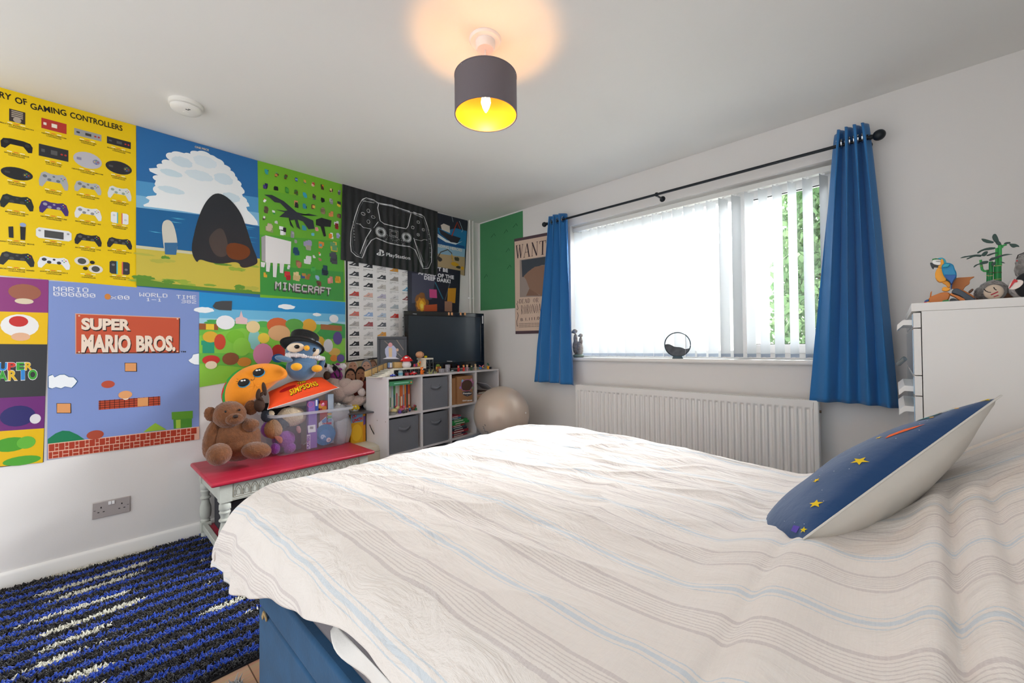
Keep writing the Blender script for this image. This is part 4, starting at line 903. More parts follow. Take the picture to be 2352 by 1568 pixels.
# fine creases
n1 = n.new('ShaderNodeTexNoise'); n1.inputs['Scale'].default_value = 9; n1.inputs['Detail'].default_value = 6; n1.inputs['Roughness'].default_value = 0.6; n1.inputs['Distortion'].default_value = 1.2
mq = n.new('ShaderNodeMapping'); mq.inputs['Rotation'].default_value = (0, 0, R_(25)); mq.inputs['Scale'].default_value = (0.7, 1.9, 1); l.new(uvn.outputs[0], mq.inputs[0]); l.new(mq.outputs[0], n1.inputs['Vector'])
b1 = n.new('ShaderNodeBump'); b1.inputs['Strength'].default_value = 0.42; b1.inputs['Distance'].default_value = 0.03; l.new(n1.outputs['Fac'], b1.inputs['Height'])
b2_ = n.new('ShaderNodeBump'); b2_.inputs['Strength'].default_value = 0.04; b2_.inputs['Distance'].default_value = 0.002; l.new(wf.outputs['Fac'], b2_.inputs['Height']); l.new(b1.outputs[0], b2_.inputs['Normal']); l.new(b2_.outputs[0], b.inputs['Normal'])

def ss(a, b2, x):
    t = min(1, max(0, (x-a)/(b2-a))); return t*t*(3-2*t)
DXF, DYN, DYF = 1.56, -2.335, -1.14   # where the cloth starts to round over at foot, near and far sides
def duvet(x, y):
    """x, y: cloth coordinates in metres -> world point"""
    top = 0.672
    # cloth coordinate beyond the edges
    du = max(0.0, DXF-x); dv = max(0.0, DYN-y); dw = max(0.0, y-DYF)
    def drop(d, r):   # quarter round then hanging
        if d <= 0: return 0.0, 0.0
        q = r*math.pi/2
        if d < q: return r*math.sin(d/r), r*(1-math.cos(d/r))
        return r+0.05*(d-q), r+(d-q)*0.995
    hx, zx = drop(du, 0.09); hy, zy = drop(dv, 0.17); hw, zw = drop(dw, 0.12)
    X = (x+du)-hx; Y = (y+dv-dw)-hy+hw
    zd = math.sqrt(zx*zx+zy*zy+zw*zw) if (du and (dv or dw)) else zx+zy+zw
    if du and dv:   # the corner swings outward
        X += -0.35*min(du, 0.2)*min(1, dv/0.2)*0.3
    z = top-zd
    flat = 1.0-min(1.0, (dv+dw)*2.2)
    # body of the duvet: gentle swell, dip in the middle, pillows raising the head
    z += 0.020*math.sin((x-1.5)*1.7+0.5)*flat
    z += -0.030*ss(1.75, 1.35, x)
    z += 0.03*math.exp(-((y+1.10)/0.22)**2)*math.exp(-((x-1.95)/0.55)**2)
    step = ss(2.84, 3.00, x+0.05*math.sin(3*y+1)+0.04*(y+1.8))
    z += (0.055*step+0.245*ss(3.02, 3.50, x))*ss(-2.55, -1.9, y)
    # folded crease line in front of the pillows
    cx = 3.165+0.05*(y+1.8)
    d1 = (x-cx)
    z += (0.020*math.exp(-((d1+0.022)/0.028)**2)-0.016*math.exp(-((d1-0.004)/0.010)**2)+0.012*math.exp(-((d1-0.035)/0.018)**2)-0.010*math.exp(-((d1-0.062)/0.010)**2))*ss(-1.35, -1.6, y)
    cx2 = 2.925+0.045*(y+1.9); d2 = x-cx2
    z += (-0.012*math.exp(-(d2/0.016)**2)+0.006*math.exp(-((d2-0.06)/0.04)**2)+0.005*math.exp(-((d2+0.07)/0.04)**2))*ss(-1.45, -1.7, y)
    # wrinkles radiating from the cushion
    ang = math.atan2(y+1.55, x-2.9); rad_ = math.hypot(y+1.55, x-2.9)
    z += 0.002*math.sin(ang*13+2*rad_+noise.noise(Vector((x*2, y*2, 3)))*2.0)*math.exp(-((rad_-0.22)/0.22)**2)
    P3 = Vector((x*1.6+y*0.8, y*3.4-x*1.2, 0.3))
    a1 = noise.fractal(P3, 0.9, 2.1, 4); a2 = noise.fractal(Vector((x*4.5-y*1.5, y*9.0, 5.0)), 0.8, 2.0, 3)
    rg1 = 1-abs(noise.noise(Vector((x*2.2+y*1.4, y*6.0-x*2.4, 9.0))))*2.2
    side = ss(0, 0.15, dv)
    amp = (0.55+0.8*math.exp(-((x-2.3)/0.6)**2))*(1-0.5*ss(2.6, 2.95, x))
    z += (0.0105*a1+0.0035*a2+0.006*max(0, rg1)**3)*amp*(1-side)
    if dv > 0:       # hanging side: soft vertical waves
        wv_ = math.sin(x*21+2.2*math.sin(x*5)+dv*3)*0.5+math.sin(x*37+1.0)*0.25
        Y += -0.016*wv_*ss(0.02, 0.3, dv)
        Y += 0.006*a2
    if du > 0: X += 0.012*math.sin(y*15+math.sin(y*7))*ss(0.02, 0.15, du)
    z -= 0.03*math.exp(-(((x-2.90)/0.12)**2+((y+1.62)/0.16)**2))
    if du > 0 and z < 0.44: z = 0.44-(0.44-z)*0.25
    return (X, Y, z)
x0, x1, yA, yB = 1.35, 3.60, -2.68, -0.86
NX, NY = 520, 440
vs_ = []; uv = []
for i in range(NX+1):
    for j in range(NY+1):
        x = x0+(x1-x0)*i/NX; y = yA+(yB-yA)*j/NY
        if True:      # hem line: longer at the foot corner, rising slightly towards the head
            lo = -2.70+0.13*ss(1.55, 2.05, x)+0.07*ss(2.05,2.5,x)+0.012*math.sin(x*9)-0.02*ss(1.5, 1.38, x); y = lo+(yB-lo)*j/NY
            lx = 1.41-0.07*ss(-2.15, -2.45, y)+0.06*ss(-2.50, -2.66, y); x = lx+(x1-lx)*i/NX
        vs_.append(duvet(x, y)); uv.append((x, y))
fs = [(i*(NY+1)+j, (i+1)*(NY+1)+j, (i+1)*(NY+1)+j+1, i*(NY+1)+j+1) for i in range(NX) for j in range(NY)]
me = bpy.data.meshes.new('duvet'); me.from_pydata(vs_, [], fs); me.materials.append(dm)
uvl = me.uv_layers.new(name='UVMap'); loops = np.empty(len(me.loops), dtype=np.int32); me.loops.foreach_get('vertex_index', loops)
uvl.data.foreach_set('uv', np.array(uv, dtype=np.float32)[loops].ravel()); me.polygons.foreach_set('use_smooth', [True]*len(fs))
dv_ = bpy.data.objects.new('duvet', me); COL.objects.link(dv_)
md = dv_.modifiers.new('thickness', 'SOLIDIFY'); md.thickness = 0.022; md.offset = -1
tag(dv_, 'rumpled cream duvet with grey and pale blue stripes spread over the bed', 'duvet')

# ------------------------------------------------------------------ cushions built as inflated patches
def patch(c00, c10, c11, c01, th, sag=0.0):
    c = [Vector(q) for q in (c00, c10, c11, c01)]
    nrm = ((c[1]-c[0]).cross(c[3]-c[0])).normalized()
    def base(u, v): return c[0]*(1-u)*(1-v)+c[1]*u*(1-v)+c[2]*u*v+c[3]*(1-u)*v
    def hgt(u, v):
        e = (max(0, 4*u*(1-u))**0.55)*(max(0, 4*v*(1-v))**0.55); return th*e
    def pull(u, v):  # edges curve in between the corners
        k = 0.045; uu = u+(0.5-u)*k*4*v*(1-v)*(abs(2*u-1)**2)*1.2; vv_ = v+(0.5-v)*k*4*u*(1-u)*(abs(2*v-1)**2)*1.2
        return uu, vv_
    def pt(u, v, side=1, eps=0.0):
        uu, v2 = pull(u, v); wob = 0.006*noise.noise(Vector((u*4, v*4, side*3)))
        return base(uu, v2)+nrm*(side*(hgt(u, v)+wob*min(1, 8*min(u, 1-u, v, 1-v)))+side*eps)
    return pt, nrm
def cushion(name, label, cat, corners, th, m_top, m_bot, art=None, n_=34):
    pt, nrm = patch(*corners, th); cen = sum((Vector(q) for q in corners), Vector())/4
    t = thing(name, label, cat, tuple(cen))
    obj('front_cover', MB().grid(lambda u, v: tuple(pt(u, v, 1)), n_, n_), m_top, t, world=True, auto=0)
    obj('back_cover', MB().grid(lambda u, v: tuple(pt(u, v, -1)), n_, n_), m_bot, t, world=True, auto=0)
    pp_ = [tuple(pt(k/30, 0)) for k in range(30)]+[tuple(pt(1, k/30)) for k in range(30)]+[tuple(pt(1-k/30, 1)) for k in range(30)]+[tuple(pt(0, 1-k/30)) for k in range(30)]
    obj('seam', MB().tube(pp_, 0.0022, 5, closed=True), m_bot, t, world=True)
    if art: art(t, pt)
    return t
def decal(t, pt, name, shapes, m):
    """shapes: (list of uv polygons faces, colour); mapped on the front bulge"""
    mb = MB()
    for pts, fs, col, eps in shapes:
        mb.color(col); mb.add([tuple(pt(u, v, 1, eps)) for u, v in pts], fs)
    return obj(name, mb, m, t, world=True, auto=0)
CLO = mat('printed_cotton', 'ffffff', 0.85, attr='Col', spec=0.2)
def fan(c, poly):  # triangulated shape around its centre so that it follows the bulge
    pts = [c]+poly; return pts, [(0, i+1, (i+1) % len(poly)+1) for i in range(len(poly))]
def star(c, r, rot=0, sx=1, sy=1):
    q = [(c[0]+sx*(r if k % 2 == 0 else r*.42)*math.cos(rot+math.pi*k/5), c[1]+sy*(r if k % 2 == 0 else r*.42)*math.sin(rot+math.pi*k/5)) for k in range(10)]
    return fan(c, q)
# big star cushion on the bed. near seam runs from low left to high right
A0 = Vector(pick(1845, 1238, 2, 0.735)); 
A1 = CAM+1.0*(_f+(2300-1176)/F_PX*_r2-(908-784)/F_PX*_u2)*0.955; A1 = Vector(A1)
vd = Vector(pick(2050, 1060, 2, 0.80))-Vector(CAM); vd.normalize()
e1 = A1-A0; e2 = (vd-e1*(vd.dot(e1)/e1.length_squared)).normalized(); side_ = e1.cross(e2).normalized()
if side_.z < 0: side_ = -side_
e2 = (e2*1.0+side_*0.06).normalized()*0.44
NAVY = mat('navy_star_cotton', '17406f', 0.8, bump=(18, 0.25, 4), sheen=0.2, spec=0.2); CREAM = mat('cream_cotton_back', 'd9d6cf', 0.85, bump=(14, 0.25, 4), spec=0.2)
def starart(t, pt):
    S_ = []
    for c, r, rot, cc in (((.16, .085), .024, .4, 'e3c21c'), ((.43, .105), .027, 1.1, 'e3c21c'), ((.62, .20), .012, .2, 'e3c21c'), ((.965, .03), .018, .5, 'e3c21c'), ((.30, .24), .016, .9, 'e3c21c'), ((.035, .035), .014, .3, 'd9c21c')):
        p_, f_ = star(c, r, rot, 1, 1.6); S_.append((p_, f_, cc, .0012))
    p_, f_ = fan((.655, .125), [(.60, .14), (.635, .155), (.69, .13), (.735, .075), (.695, .09), (.65, .115)]); S_.append((p_, f_, 'e0601f', .0012))
    p_, f_ = fan((.84, .16), [(.84+.045*math.cos(6.28*k/16), .165+.055*math.sin(6.28*k/16)) for k in range(16)]); S_.append((p_, f_, '3f6f78', .0012))
    for a, b2 in (((.80, .17), (.90, .10)), ((.805, .155), (.795, .105)), ((.865, .115), (.875, .065))):
        dx, dy = b2[0]-a[0], b2[1]-a[1]; L0 = math.hypot(dx, dy); nx, ny = -dy/L0*.0025, dx/L0*.004
        q = []; 
        for k in range(7): q += [(a[0]+dx*k/6+nx, a[1]+dy*k/6+ny), (a[0]+dx*k/6-nx, a[1]+dy*k/6-ny)]
        S_.append((q, [(2*k, 2*k+1, 2*k+3, 2*k+2) for k in range(6)], '2f9aa6', .0022))
    for c in ((.795, .098), (.876, .06), (.90, .10), (.83, .15), (.86, .128)):
        p_, f_ = fan(c, [(c[0]+.006*math.cos(6.28*k/10), c[1]+.011*math.sin(6.28*k/10)) for k in range(10)]); S_.append((p_, f_, 'd9a23a', .003))
    p_, f_ = fan((.035, .10), [(.02, .08), (.045, .07), (.05, .13), (.03, .14)]); S_.append((p_, f_, '5a4aa8', .0012))
    r4 = random.Random(5)
    for k in range(34):
        c = (r4.uniform(.05, .95), r4.uniform(.03, .5)); p_, f_ = fan(c, [(c[0]+.0016*math.cos(1.57*q), c[1]+.0026*math.sin(1.57*q)) for q in range(4)]); S_.append((p_, f_, 'd8dce6', .0012))
    decal(t, pt, 'printed_stars', S_, CLO)
cc = (A0, A1, A1+e2, A0+e2)
cushion('cushion', 'navy cushion with yellow stars and a rocket trail leaning on the duvet', 'cushion', cc, 0.085, NAVY, CREAM, starart)
# ------------------------------------------------------------------ shag rugs
YARN = mat('wool_yarn', 'ffffff', 0.95, attr='Col', sheen=0.3, spec=0.1)
rg = np.random.default_rng(4)
def tufts(name, label, cat, pts, cols, h0, h1, rad, parent=None):
    N = len(pts); segs = 2; k = 3
    ang = rg.uniform(0, 2*np.pi, N); lean = rg.uniform(0.1, 0.8, N); hh = rg.uniform(h0, h1, N)
    V = np.zeros((N, (segs+1)*k+0, 3)); 
    for s_ in range(segs+1):
        t = s_/segs; r_ = rad*(1.0, 1.15, 0.45)[s_]
        cx = pts[:, 0]+np.cos(ang)*lean*hh*t*t; cy = pts[:, 1]+np.sin(ang)*lean*hh*t*t; cz = 0.004+hh*t*(1-0.25*lean*t)
        for j in range(k):
            a = ang+2*np.pi*j/k+t*0.8
            V[:, s_*k+j, 0] = cx+r_*np.cos(a); V[:, s_*k+j, 1] = cy+r_*np.sin(a); V[:, s_*k+j, 2] = cz
    base = (np.arange(N)*(segs+1)*k)[:, None]
    F = []
    for s_ in range(segs):
        for j in range(k):
            F.append([s_*k+j, s_*k+(j+1) % k, (s_+1)*k+(j+1) % k, (s_+1)*k+j])
    F = np.array(F); quads = (base[:, :, None]+F[None]).reshape(-1, 4)
    tris = (base+np.array([segs*k, segs*k+1, segs*k+2])[None]).reshape(-1, 3)
    me = bpy.data.meshes.new(name); nv = N*(segs+1)*k; nf = len(quads)+len(tris)
    me.vertices.add(nv); me.vertices.foreach_set('co', V.reshape(-1).astype(np.float32))
    li = np.concatenate([quads.ravel(), tris.ravel()]).astype(np.int32); me.loops.add(len(li)); me.loops.foreach_set('vertex_index', li)
    me.polygons.add(nf); st = np.concatenate([np.arange(len(quads))*4, len(quads)*4+np.arange(len(tris))*3]).astype(np.int32)
    me.polygons.foreach_set('loop_start', st); me.update(calc_edges=True); me.validate()
    ca = me.color_attributes.new('Col', 'FLOAT_COLOR', 'POINT'); ca.data.foreach_set('color', np.repeat(cols, (segs+1)*k, axis=0).ravel().astype(np.float32))
    me.materials.append(YARN); me.polygons.foreach_set('use_smooth', [True]*nf)
    o = bpy.data.objects.new(name, me); COL.objects.link(o)
    if parent: o.parent = parent
    else: tag(o, label, cat)
    return o
RGX0, RGX1, RGY0, RGY1 = 0.03, 1.395, -3.25, -1.75
rug = thing('rug', 'shaggy black and royal blue rug with broken cream streaks', 'rug', (0, 0, 0))
obj('backing', MB().span((RGX0, RGY0, 0.0005), (RGX1, RGY1, 0.006)), mat('rug_backing', '16161c', 0.95), rug)
sp_ = 0.0068
gx, gy = np.meshgrid(np.arange(RGX0+0.008, RGX1-0.004, sp_), np.arange(-3.20, -1.80, sp_)); P2 = np.stack([gx.ravel(), gy.ravel()], 1)+rg.uniform(-0.004, 0.004, (gx.size, 2))
# keep only the part of the pile that lies clear of the bench shadow store
keep = ~((P2[:, 1] > -2.20) & (P2[:, 0] < 0.55)); P2 = P2[keep]
BK, BL, CRM = np.array(lin('17161a')), np.array(lin('2245ad')), np.array(lin('d9d6c6'))
cols = np.tile(BK, (len(P2), 1))
wob = np.array([noise.noise(Vector((p[1]*3.0, p[0]*9.0, 0.0))) for p in P2]); wob2 = np.array([noise.noise(Vector((p[1]*2.0, p[0]*22.0, 7.0))) for p in P2])
ph = (P2[:, 0]+0.010*wob)/0.088
isb = (np.sin(2*np.pi*ph)+0.62*wob2+0.3*wob) > 0.42
cols[isb] = BL
var = rg.uniform(0.65, 1.25, len(P2)); cols[:, :3] *= var[:, None]
def fl(cx, cy): p_ = pick(cx/3.35, 1100+cy/3.35, 2, 0.02); return p_[0], p_[1]
for (a, b2) in (((370, 750), (1200, 515)), ((230, 910), (1210, 610)), ((360, 945), (1120, 700)), ((210, 1105), (1050, 835)), ((90, 1145), (200, 1115)), ((240, 1220), (1150, 895)), ((230, 1345), (910, 1085)), ((175, 1475), (690, 1280)), ((740, 1260), (830, 1225)), ((430, 1560), (890, 1390)), ((50, 1530), (130, 1510)),
                ((700, 1568), (830, 1550)), ((1530, 1040), (1950, 870)), ((1570, 810), (1640, 780)), ((1760, 825), (1890, 775)), ((1850, 1040), (1980, 990)), ((1520, 635), (1610, 605)), ((1545, 460), (1590, 450)), ((0, 905), (30, 895))):
    xa, ya = fl(*a); xb, yb = fl(*b2)
    lo, hi = min(ya, yb), max(ya, yb); t = (P2[:, 1]-ya)/(yb-ya); xc = xa+(xb-xa)*t
    hwid = 0.0165*np.clip(np.minimum(P2[:, 1]-lo, hi-P2[:, 1])/0.05, 0.25, 1)
    m_ = (P2[:, 1] > lo) & (P2[:, 1] < hi) & (np.abs(P2[:, 0]-xc-0.006*wob2) < hwid)
    cols[m_, :3] = CRM[:3]*rg.uniform(0.8, 1.1, m_.sum())[:, None]
pl = tufts('pile', '', '', P2, cols, 0.012, 0.022, 0.0042, rug); pl['kind'] = 'stuff'
# grey fluffy mat beside the bed
gx, gy = np.meshgrid(np.arange(1.475, 1.70, 0.007), np.arange(-3.0, -2.44, 0.007)); P3 = np.stack([gx.ravel(), gy.ravel()], 1)+rg.uniform(-0.003, 0.003, (gx.size, 2))
ed = pick(560, 1535, 2, 0.0)
cols = np.tile(np.array(lin('a3a19e')), (len(P3), 1)); cols[:, :3] *= rg.uniform(0.75, 1.15, len(P3))[:, None]
mat2 = thing('bedside_mat', 'pale grey fluffy mat on the floor beside the bed base', 'mat', (0, 0, 0))
obj('backing', MB().span((1.468, -3.01, 0.0005), (1.71, -2.435, 0.006)), mat('grey_backing', '8d8b88', 0.95), mat2)
pl = tufts('pile', '', '', P3, cols, 0.016, 0.034, 0.0028, mat2); pl['kind'] = 'stuff'

# ------------------------------------------------------------------ wall socket, smoke alarm, ceiling light
sk = thing('double_socket', 'brushed metal double wall socket low on the left wall', 'socket', (0, -2.694, 0.282))
obj('plate', MB().box((0.004, 0, 0), (0.008, 0.148, 0.086)), mat('brushed_nickel', 'b3aba8', 0.4, 0.2), sk, bevel=0.003)
sw = MB(); sw.box((0.010, -0.0065, 0.028), (0.006, 0.011, 0.017)); sw.box((0.010, 0.0065, 0.028), (0.006, 0.011, 0.017)); obj('switch', sw, UPVC, sk, bevel=0.001)
ho = MB()
for s_ in (-1, 1):
    c = s_*0.040
    ho.box((0.0082, c, 0.012), (0.001, 0.005, 0.008)); ho.box((0.0082, c-0.010, -0.012), (0.001, 0.0075, 0.004)); ho.box((0.0082, c+0.010, -0.012), (0.001, 0.0075, 0.004))
    ho.box((0.0082, s_*0.064, 0.0), (0.001, 0.008, 0.002))
obj('pin_holes', ho, mat('dark_slot', '2a2624', 0.6), sk)
sm = thing('smoke_alarm', 'round white smoke alarm on the ceiling', 'smoke alarm', (0.457, -2.441, 2.4)); sm.scale = (1.18, 1.18, 1.15)
PLW = mat('alarm_plastic', 'e8e6e0', 0.45)
obj('base', MB().lathe([(0.0, 0), (0.060, 0), (0.060, -0.016), (0.054, -0.019), (0, -0.019)][::-1], n=40), PLW, sm)
obj('cover', MB().lathe([(0.0, -0.041), (0.030, -0.040), (0.046, -0.036), (0.054, -0.029), (0.055, -0.021), (0.0, -0.021)], n=40), PLW, sm)
obj('test_button', MB().lathe([(0, -0.0425), (0.011, -0.042), (0.012, -0.039), (0.0, -0.039)], n=24), PLW, sm)
obj('vent', MB().box((0.030, 0.0, -0.0395), (0.004, 0.012, 0.002)).box((0.036, 0.006, -0.0385), (0.003, 0.008, 0.002)), mat('dark_slot'), sm)

LX, LY = 1.888, -1.667
lamp = thing('ceiling_light', 'dark grey drum pendant with a glowing bulb and gold lining', 'ceiling light', (LX, LY, 2.4))
obj('ceiling_plate', MB().lathe([(0, -0.010), (0.061, -0.010), (0.066, -0.004), (0.066, 0), (0, 0)], n=48), mat('lamp_white', 'f0eeea', 0.4), lamp)
obj('ceiling_rose', MB().lathe([(0, -0.042), (0.034, -0.042), (0.040, -0.034), (0.040, -0.010), (0, -0.010)], n=40), mat('lamp_white'), lamp)
obj('cord', MB().cyl((0, 0, -0.04), (0, 0, -0.205), 0.003), mat('lamp_white'), lamp)
R0, zt, zb_ = 0.128, 2.242-2.4, 2.084-2.4
shd = obj('lamp_shade', MB().lathe([(R0, zb_), (R0, zt)], n=72, cap=False), mat('shade_fabric', '6c656a', 0.8, bump=(400, 0.1)), lamp)
obj('gold_lining', MB().lathe([(R0-0.0015, zb_), (R0-0.0015, zt)], n=72, cap=False), mat('gold_foil', 'f0a83e', 0.38, 0.8), shd)
obj('rim', MB().lathe([(R0+0.001, zb_-0.001), (R0+0.001, zb_+0.004), (R0-0.003, zb_+0.004), (R0-0.003, zb_-0.001), (R0+0.001, zb_-0.001)], n=72, cap=False).lathe([(R0+0.001, zt-0.003), (R0+0.001, zt+0.001), (R0-0.003, zt+0.001), (R0-0.003, zt-0.003), (R0+0.001, zt-0.003)], n=72, cap=False), mat('shade_fabric'), shd)
sp2 = MB()
for k in range(3):
    a = 2*math.pi*k/3+0.5; pts = [(0.018*math.cos(a), 0.018*math.sin(a), zt-0.045), (0.05*math.cos(a), 0.05*math.sin(a), zt-0.030), (0.09*math.cos(a), 0.09*math.sin(a), zt-0.012), (R0*math.cos(a), R0*math.sin(a), zt-0.004)]
    sp2.tube(pts, 0.0016, 6)
sp2.tube([(0.019*math.cos(q), 0.019*math.sin(q), zt-0.045) for q in [6.283*i/20 for i in range(20)]], 0.002, 6, closed=True)
obj('shade_ring', sp2, mat('lamp_white'), shd)
obj('bulb_holder', MB().lathe([(0, zt-0.075), (0.0155, zt-0.075), (0.0165, zt-0.045), (0.014, zt-0.03), (0.006, zt-0.015), (0, zt-0.014)], n=24), mat('lamp_white'), lamp)
bulb = obj('bulb', MB().lathe([(0, -0.147+zt), (0.005, -0.141+zt), (0.013, -0.125+zt), (0.0195, -0.106+zt), (0.0185, -0.090+zt), (0.012, -0.077+zt), (0, -0.077+zt)], n=24), mat('bulb_glow', 'ffdca8', 0.4, emit=('ffb868', 240)), lamp)
# ------------------------------------------------------------------ painted bench with turned legs
BEX0, BEX1, BEY0, BEY1, BEZ = 0.035, 0.600, -2.362, -1.480, 0.455
REDP = mat('red_paint', 'b3203a', 0.38, bump=(40, 0.06, 5), noise_col=('c7475a', 6, 0.35, (6, 0.7, 1)))
PALE = mat('chalk_paint', 'c3c6bd', 0.6, bump=(60, 0.08), noise_col=('aeb0a6', 11, 0.5))
ben = thing('bench', 'painted bench with a red top, arched white apron and turned legs', 'bench', ((BEX0+BEX1)/2, (BEY0+BEY1)/2, 0))
tp = MB(); tp.span((BEX0, BEY0, BEZ-0.022), (BEX1, BEY1, BEZ)); obj('seat_top', tp, REDP, ben, bevel=0.008, world=True)
ax0, ax1, ay0, ay1 = BEX0+0.025, BEX1-0.035, BEY0+0.055, BEY1-0.055
zt_, zl = BEZ-0.0225, BEZ-0.115
def apron(name, a, b_, out_):
    mb = MB(); d = Vector(b_)-Vector(a); L0 = d.length; e_ = d.normalized(); o_ = Vector(out_)
    c = (Vector(a)+Vector(b_))/2; c.z = (zt_+zl)/2
    rz_ = math.atan2(e_.y, e_.x); mb.box(c, (L0, 0.018, zt_-zl), (0, 0, rz_))
    par = obj(name, mb, PALE, ben, bevel=0.002, world=True)
    return par, e_, o_, L0
fa, e_, o_, L0 = apron('apron', (ax1, ay0, 0), (ax1, ay1, 0), (1, 0, 0))
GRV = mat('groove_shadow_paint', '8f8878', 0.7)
g = MB(); n_ar = 18; x_ = ax1+0.0095
def tb(pts, r=0.0016): g.tube([(x_, p_[0], p_[1]) for p_ in pts], r, 5)
y0_, y1_ = ay0+0.045, ay1-0.045; zb1, zt1 = zl+0.018, zt_-0.004
tb([(y0_, zb1), (y1_, zb1)]); tb([(y0_, zb1), (y0_, zt1)]); tb([(y1_, zb1), (y1_, zt1)]); tb([(y0_-0.012, zl+0.007), (y1_+0.012, zl+0.007)], 0.0012)
wa = (y1_-y0_-0.008)/n_ar
for k in range(n_ar):
    c = y0_+0.004+(k+0.5)*wa; h2 = wa*0.42
    tb([(c-h2, zb1+0.006), (c-h2, zb1+0.034), (c-h2*.8, zb1+0.046), (c-h2*.35, zb1+0.056), (c, zb1+0.061), (c+h2*.35, zb1+0.056), (c+h2*.8, zb1+0.046), (c+h2, zb1+0.034), (c+h2, zb1+0.006)])
    h3 = wa*0.24
    tb([(c-h3, zb1+0.010), (c+h3, zb1+0.010), (c+h3, zb1+0.030), (c+h3*.6, zb1+0.040), (c, zb1+0.047), (c-h3*.6, zb1+0.040), (c-h3, zb1+0.030), (c-h3, zb1+0.010)], 0.0011)
obj('arch_carving', g, GRV, fa, world=True)
apron('apron', (ax0, ay0, 0), (ax0, ay1, 0), (-1, 0, 0)); apron('apron', (ax0, ay0, 0), (ax1, ay0, 0), (0, -1, 0)); apron('apron', (ax0, ay1, 0), (ax1, ay1, 0), (0, 1, 0))
prof = [(0.0, 0.0), (0.021, 0.0), (0.023, 0.012), (0.018, 0.022), (0.026, 0.026), (0.026, 0.05)]
prof = [(0.020, 0.10), (0.024, 0.112), (0.019, 0.12), (0.026, 0.132), (0.029, 0.16), (0.028, 0.19), (0.021, 0.215), (0.018, 0.235), (0.027, 0.242), (0.027, 0.248), (0.019, 0.256), (0.020, 0.270), (0.026, 0.285), (0.022, 0.295), (0.027, 0.302), (0.026, 0.325), (0.020, 0.336), (0.027, 0.340)]
for (x, y) in ((ax1-0.014, ay0+0.012), (ax1-0.014, ay1-0.012), (ax0+0.018, ay0+0.012), (ax0+0.018, ay1-0.012)):
    lg = MB(); lg.box((x, y, (0.34+zt_)/2-.0003), (0.054, 0.054, zt_-0.34-.0006)); lg.lathe(prof, (x, y, 0), n=28); lg.box((x, y, 0.075), (0.048, 0.048, 0.055)); lg.lathe([(0.014, 0), (0.023, 0.02), (0.020, 0.04), (0.016, 0.05)], (x, y, 0), n=20)
    obj('leg', lg, PALE, ben, world=True)
st_ = MB(); st_.span((ax0+0.01, ay0-0.006, 0.055), (ax1-0.01, ay0+0.024, 0.09)).span((ax0+0.01, ay1-0.024, 0.055), (ax1-0.01, ay1+0.006, 0.09))
obj('stretcher', MB().span((ax0+0.04, ay0-0.004, 0.055), (ax1-0.04, ay0+0.022, 0.09)), PALE, ben, bevel=0.003, world=True)
obj('stretcher', MB().span((ax0+0.04, ay1-0.022, 0.055), (ax1-0.04, ay1+0.004, 0.09)), PALE, ben, bevel=0.003, world=True)
obj('lower_shelf', MB().span((ax0+0.01, ay0+0.026, 0.062), (ax1-0.01, ay1-0.026, 0.078)), REDP, ben, world=True)
# storage under the bench
dk = mat('charcoal_felt', '3b3b40', 0.95, bump=(200, 0.2))
bx = thing('storage_box', 'large charcoal felt storage box on the lower shelf of the bench', 'storage box', (0.30, -2.05, 0.079))
t_ = MB(); t_.span((-0.20, -0.205, 0), (0.20, 0.205, 0.006)).span((-0.20, -0.205, 0), (-0.194, 0.205, 0.232)).span((0.194, -0.205, 0), (0.20, 0.205, 0.232)).span((-0.20, -0.205, 0), (0.20, -0.199, 0.232)).span((-0.20, 0.199, 0), (0.20, 0.205, 0.232))
obj('body', t_, dk, bx)
obj('label_patch', MB().span((0.2005, 0.02, 0.165), (0.202, 0.075, 0.20)), mat('lilac_label', 'b9b3c4', 0.6), bx)
obj('rim', MB().tube([(0.199, -0.205, 0.234), (0.199, 0.205, 0.234), (-0.199, 0.205, 0.234), (-0.199, -0.205, 0.234)], 0.004, 6, closed=True), mat('black_binding', '1e1e20', 0.8), bx)
bb = thing('basket_lid', 'brown woven lid lying in the charcoal storage box', 'lid', (0.30, -2.03, 0.315))
obj('disc', MB().lathe([(0, 0.0), (0.16, 0.0), (0.165, 0.006), (0.16, 0.012), (0, 0.014)], n=36, rot=(0, 0.03, 0)), mat('woven_brown', '7a6248', 0.9, bump=(90, 0.8)), bb)
for i, (y, w_, h_, c, lb) in enumerate(((-1.79, .05, .20, '2b4f8c', 'blue'), (-1.735, .045, .22, 'c79a3a', 'ochre'), (-1.685, .05, .19, 'a33a3a', 'dark red'), (-1.63, .05, .21, '3f7f7a', 'teal'))):
    q = thing('game_box', lb+' game box standing on the lower shelf under the bench', 'game box', (0.42, y, 0.079))
    obj('carton', MB().span((-0.15, -w_/2+.002, 0), (0.12, w_/2-.002, h_)), mat('carton_'+lb.replace(' ', '_'), c, 0.5), q, bevel=0.002)
    obj('front_panel', MB().span((0.1205, -w_/2+.008, 0.03), (0.1215, w_/2-.008, h_-.03)), mat('carton_panel', 'd9d4c8', 0.5), q)

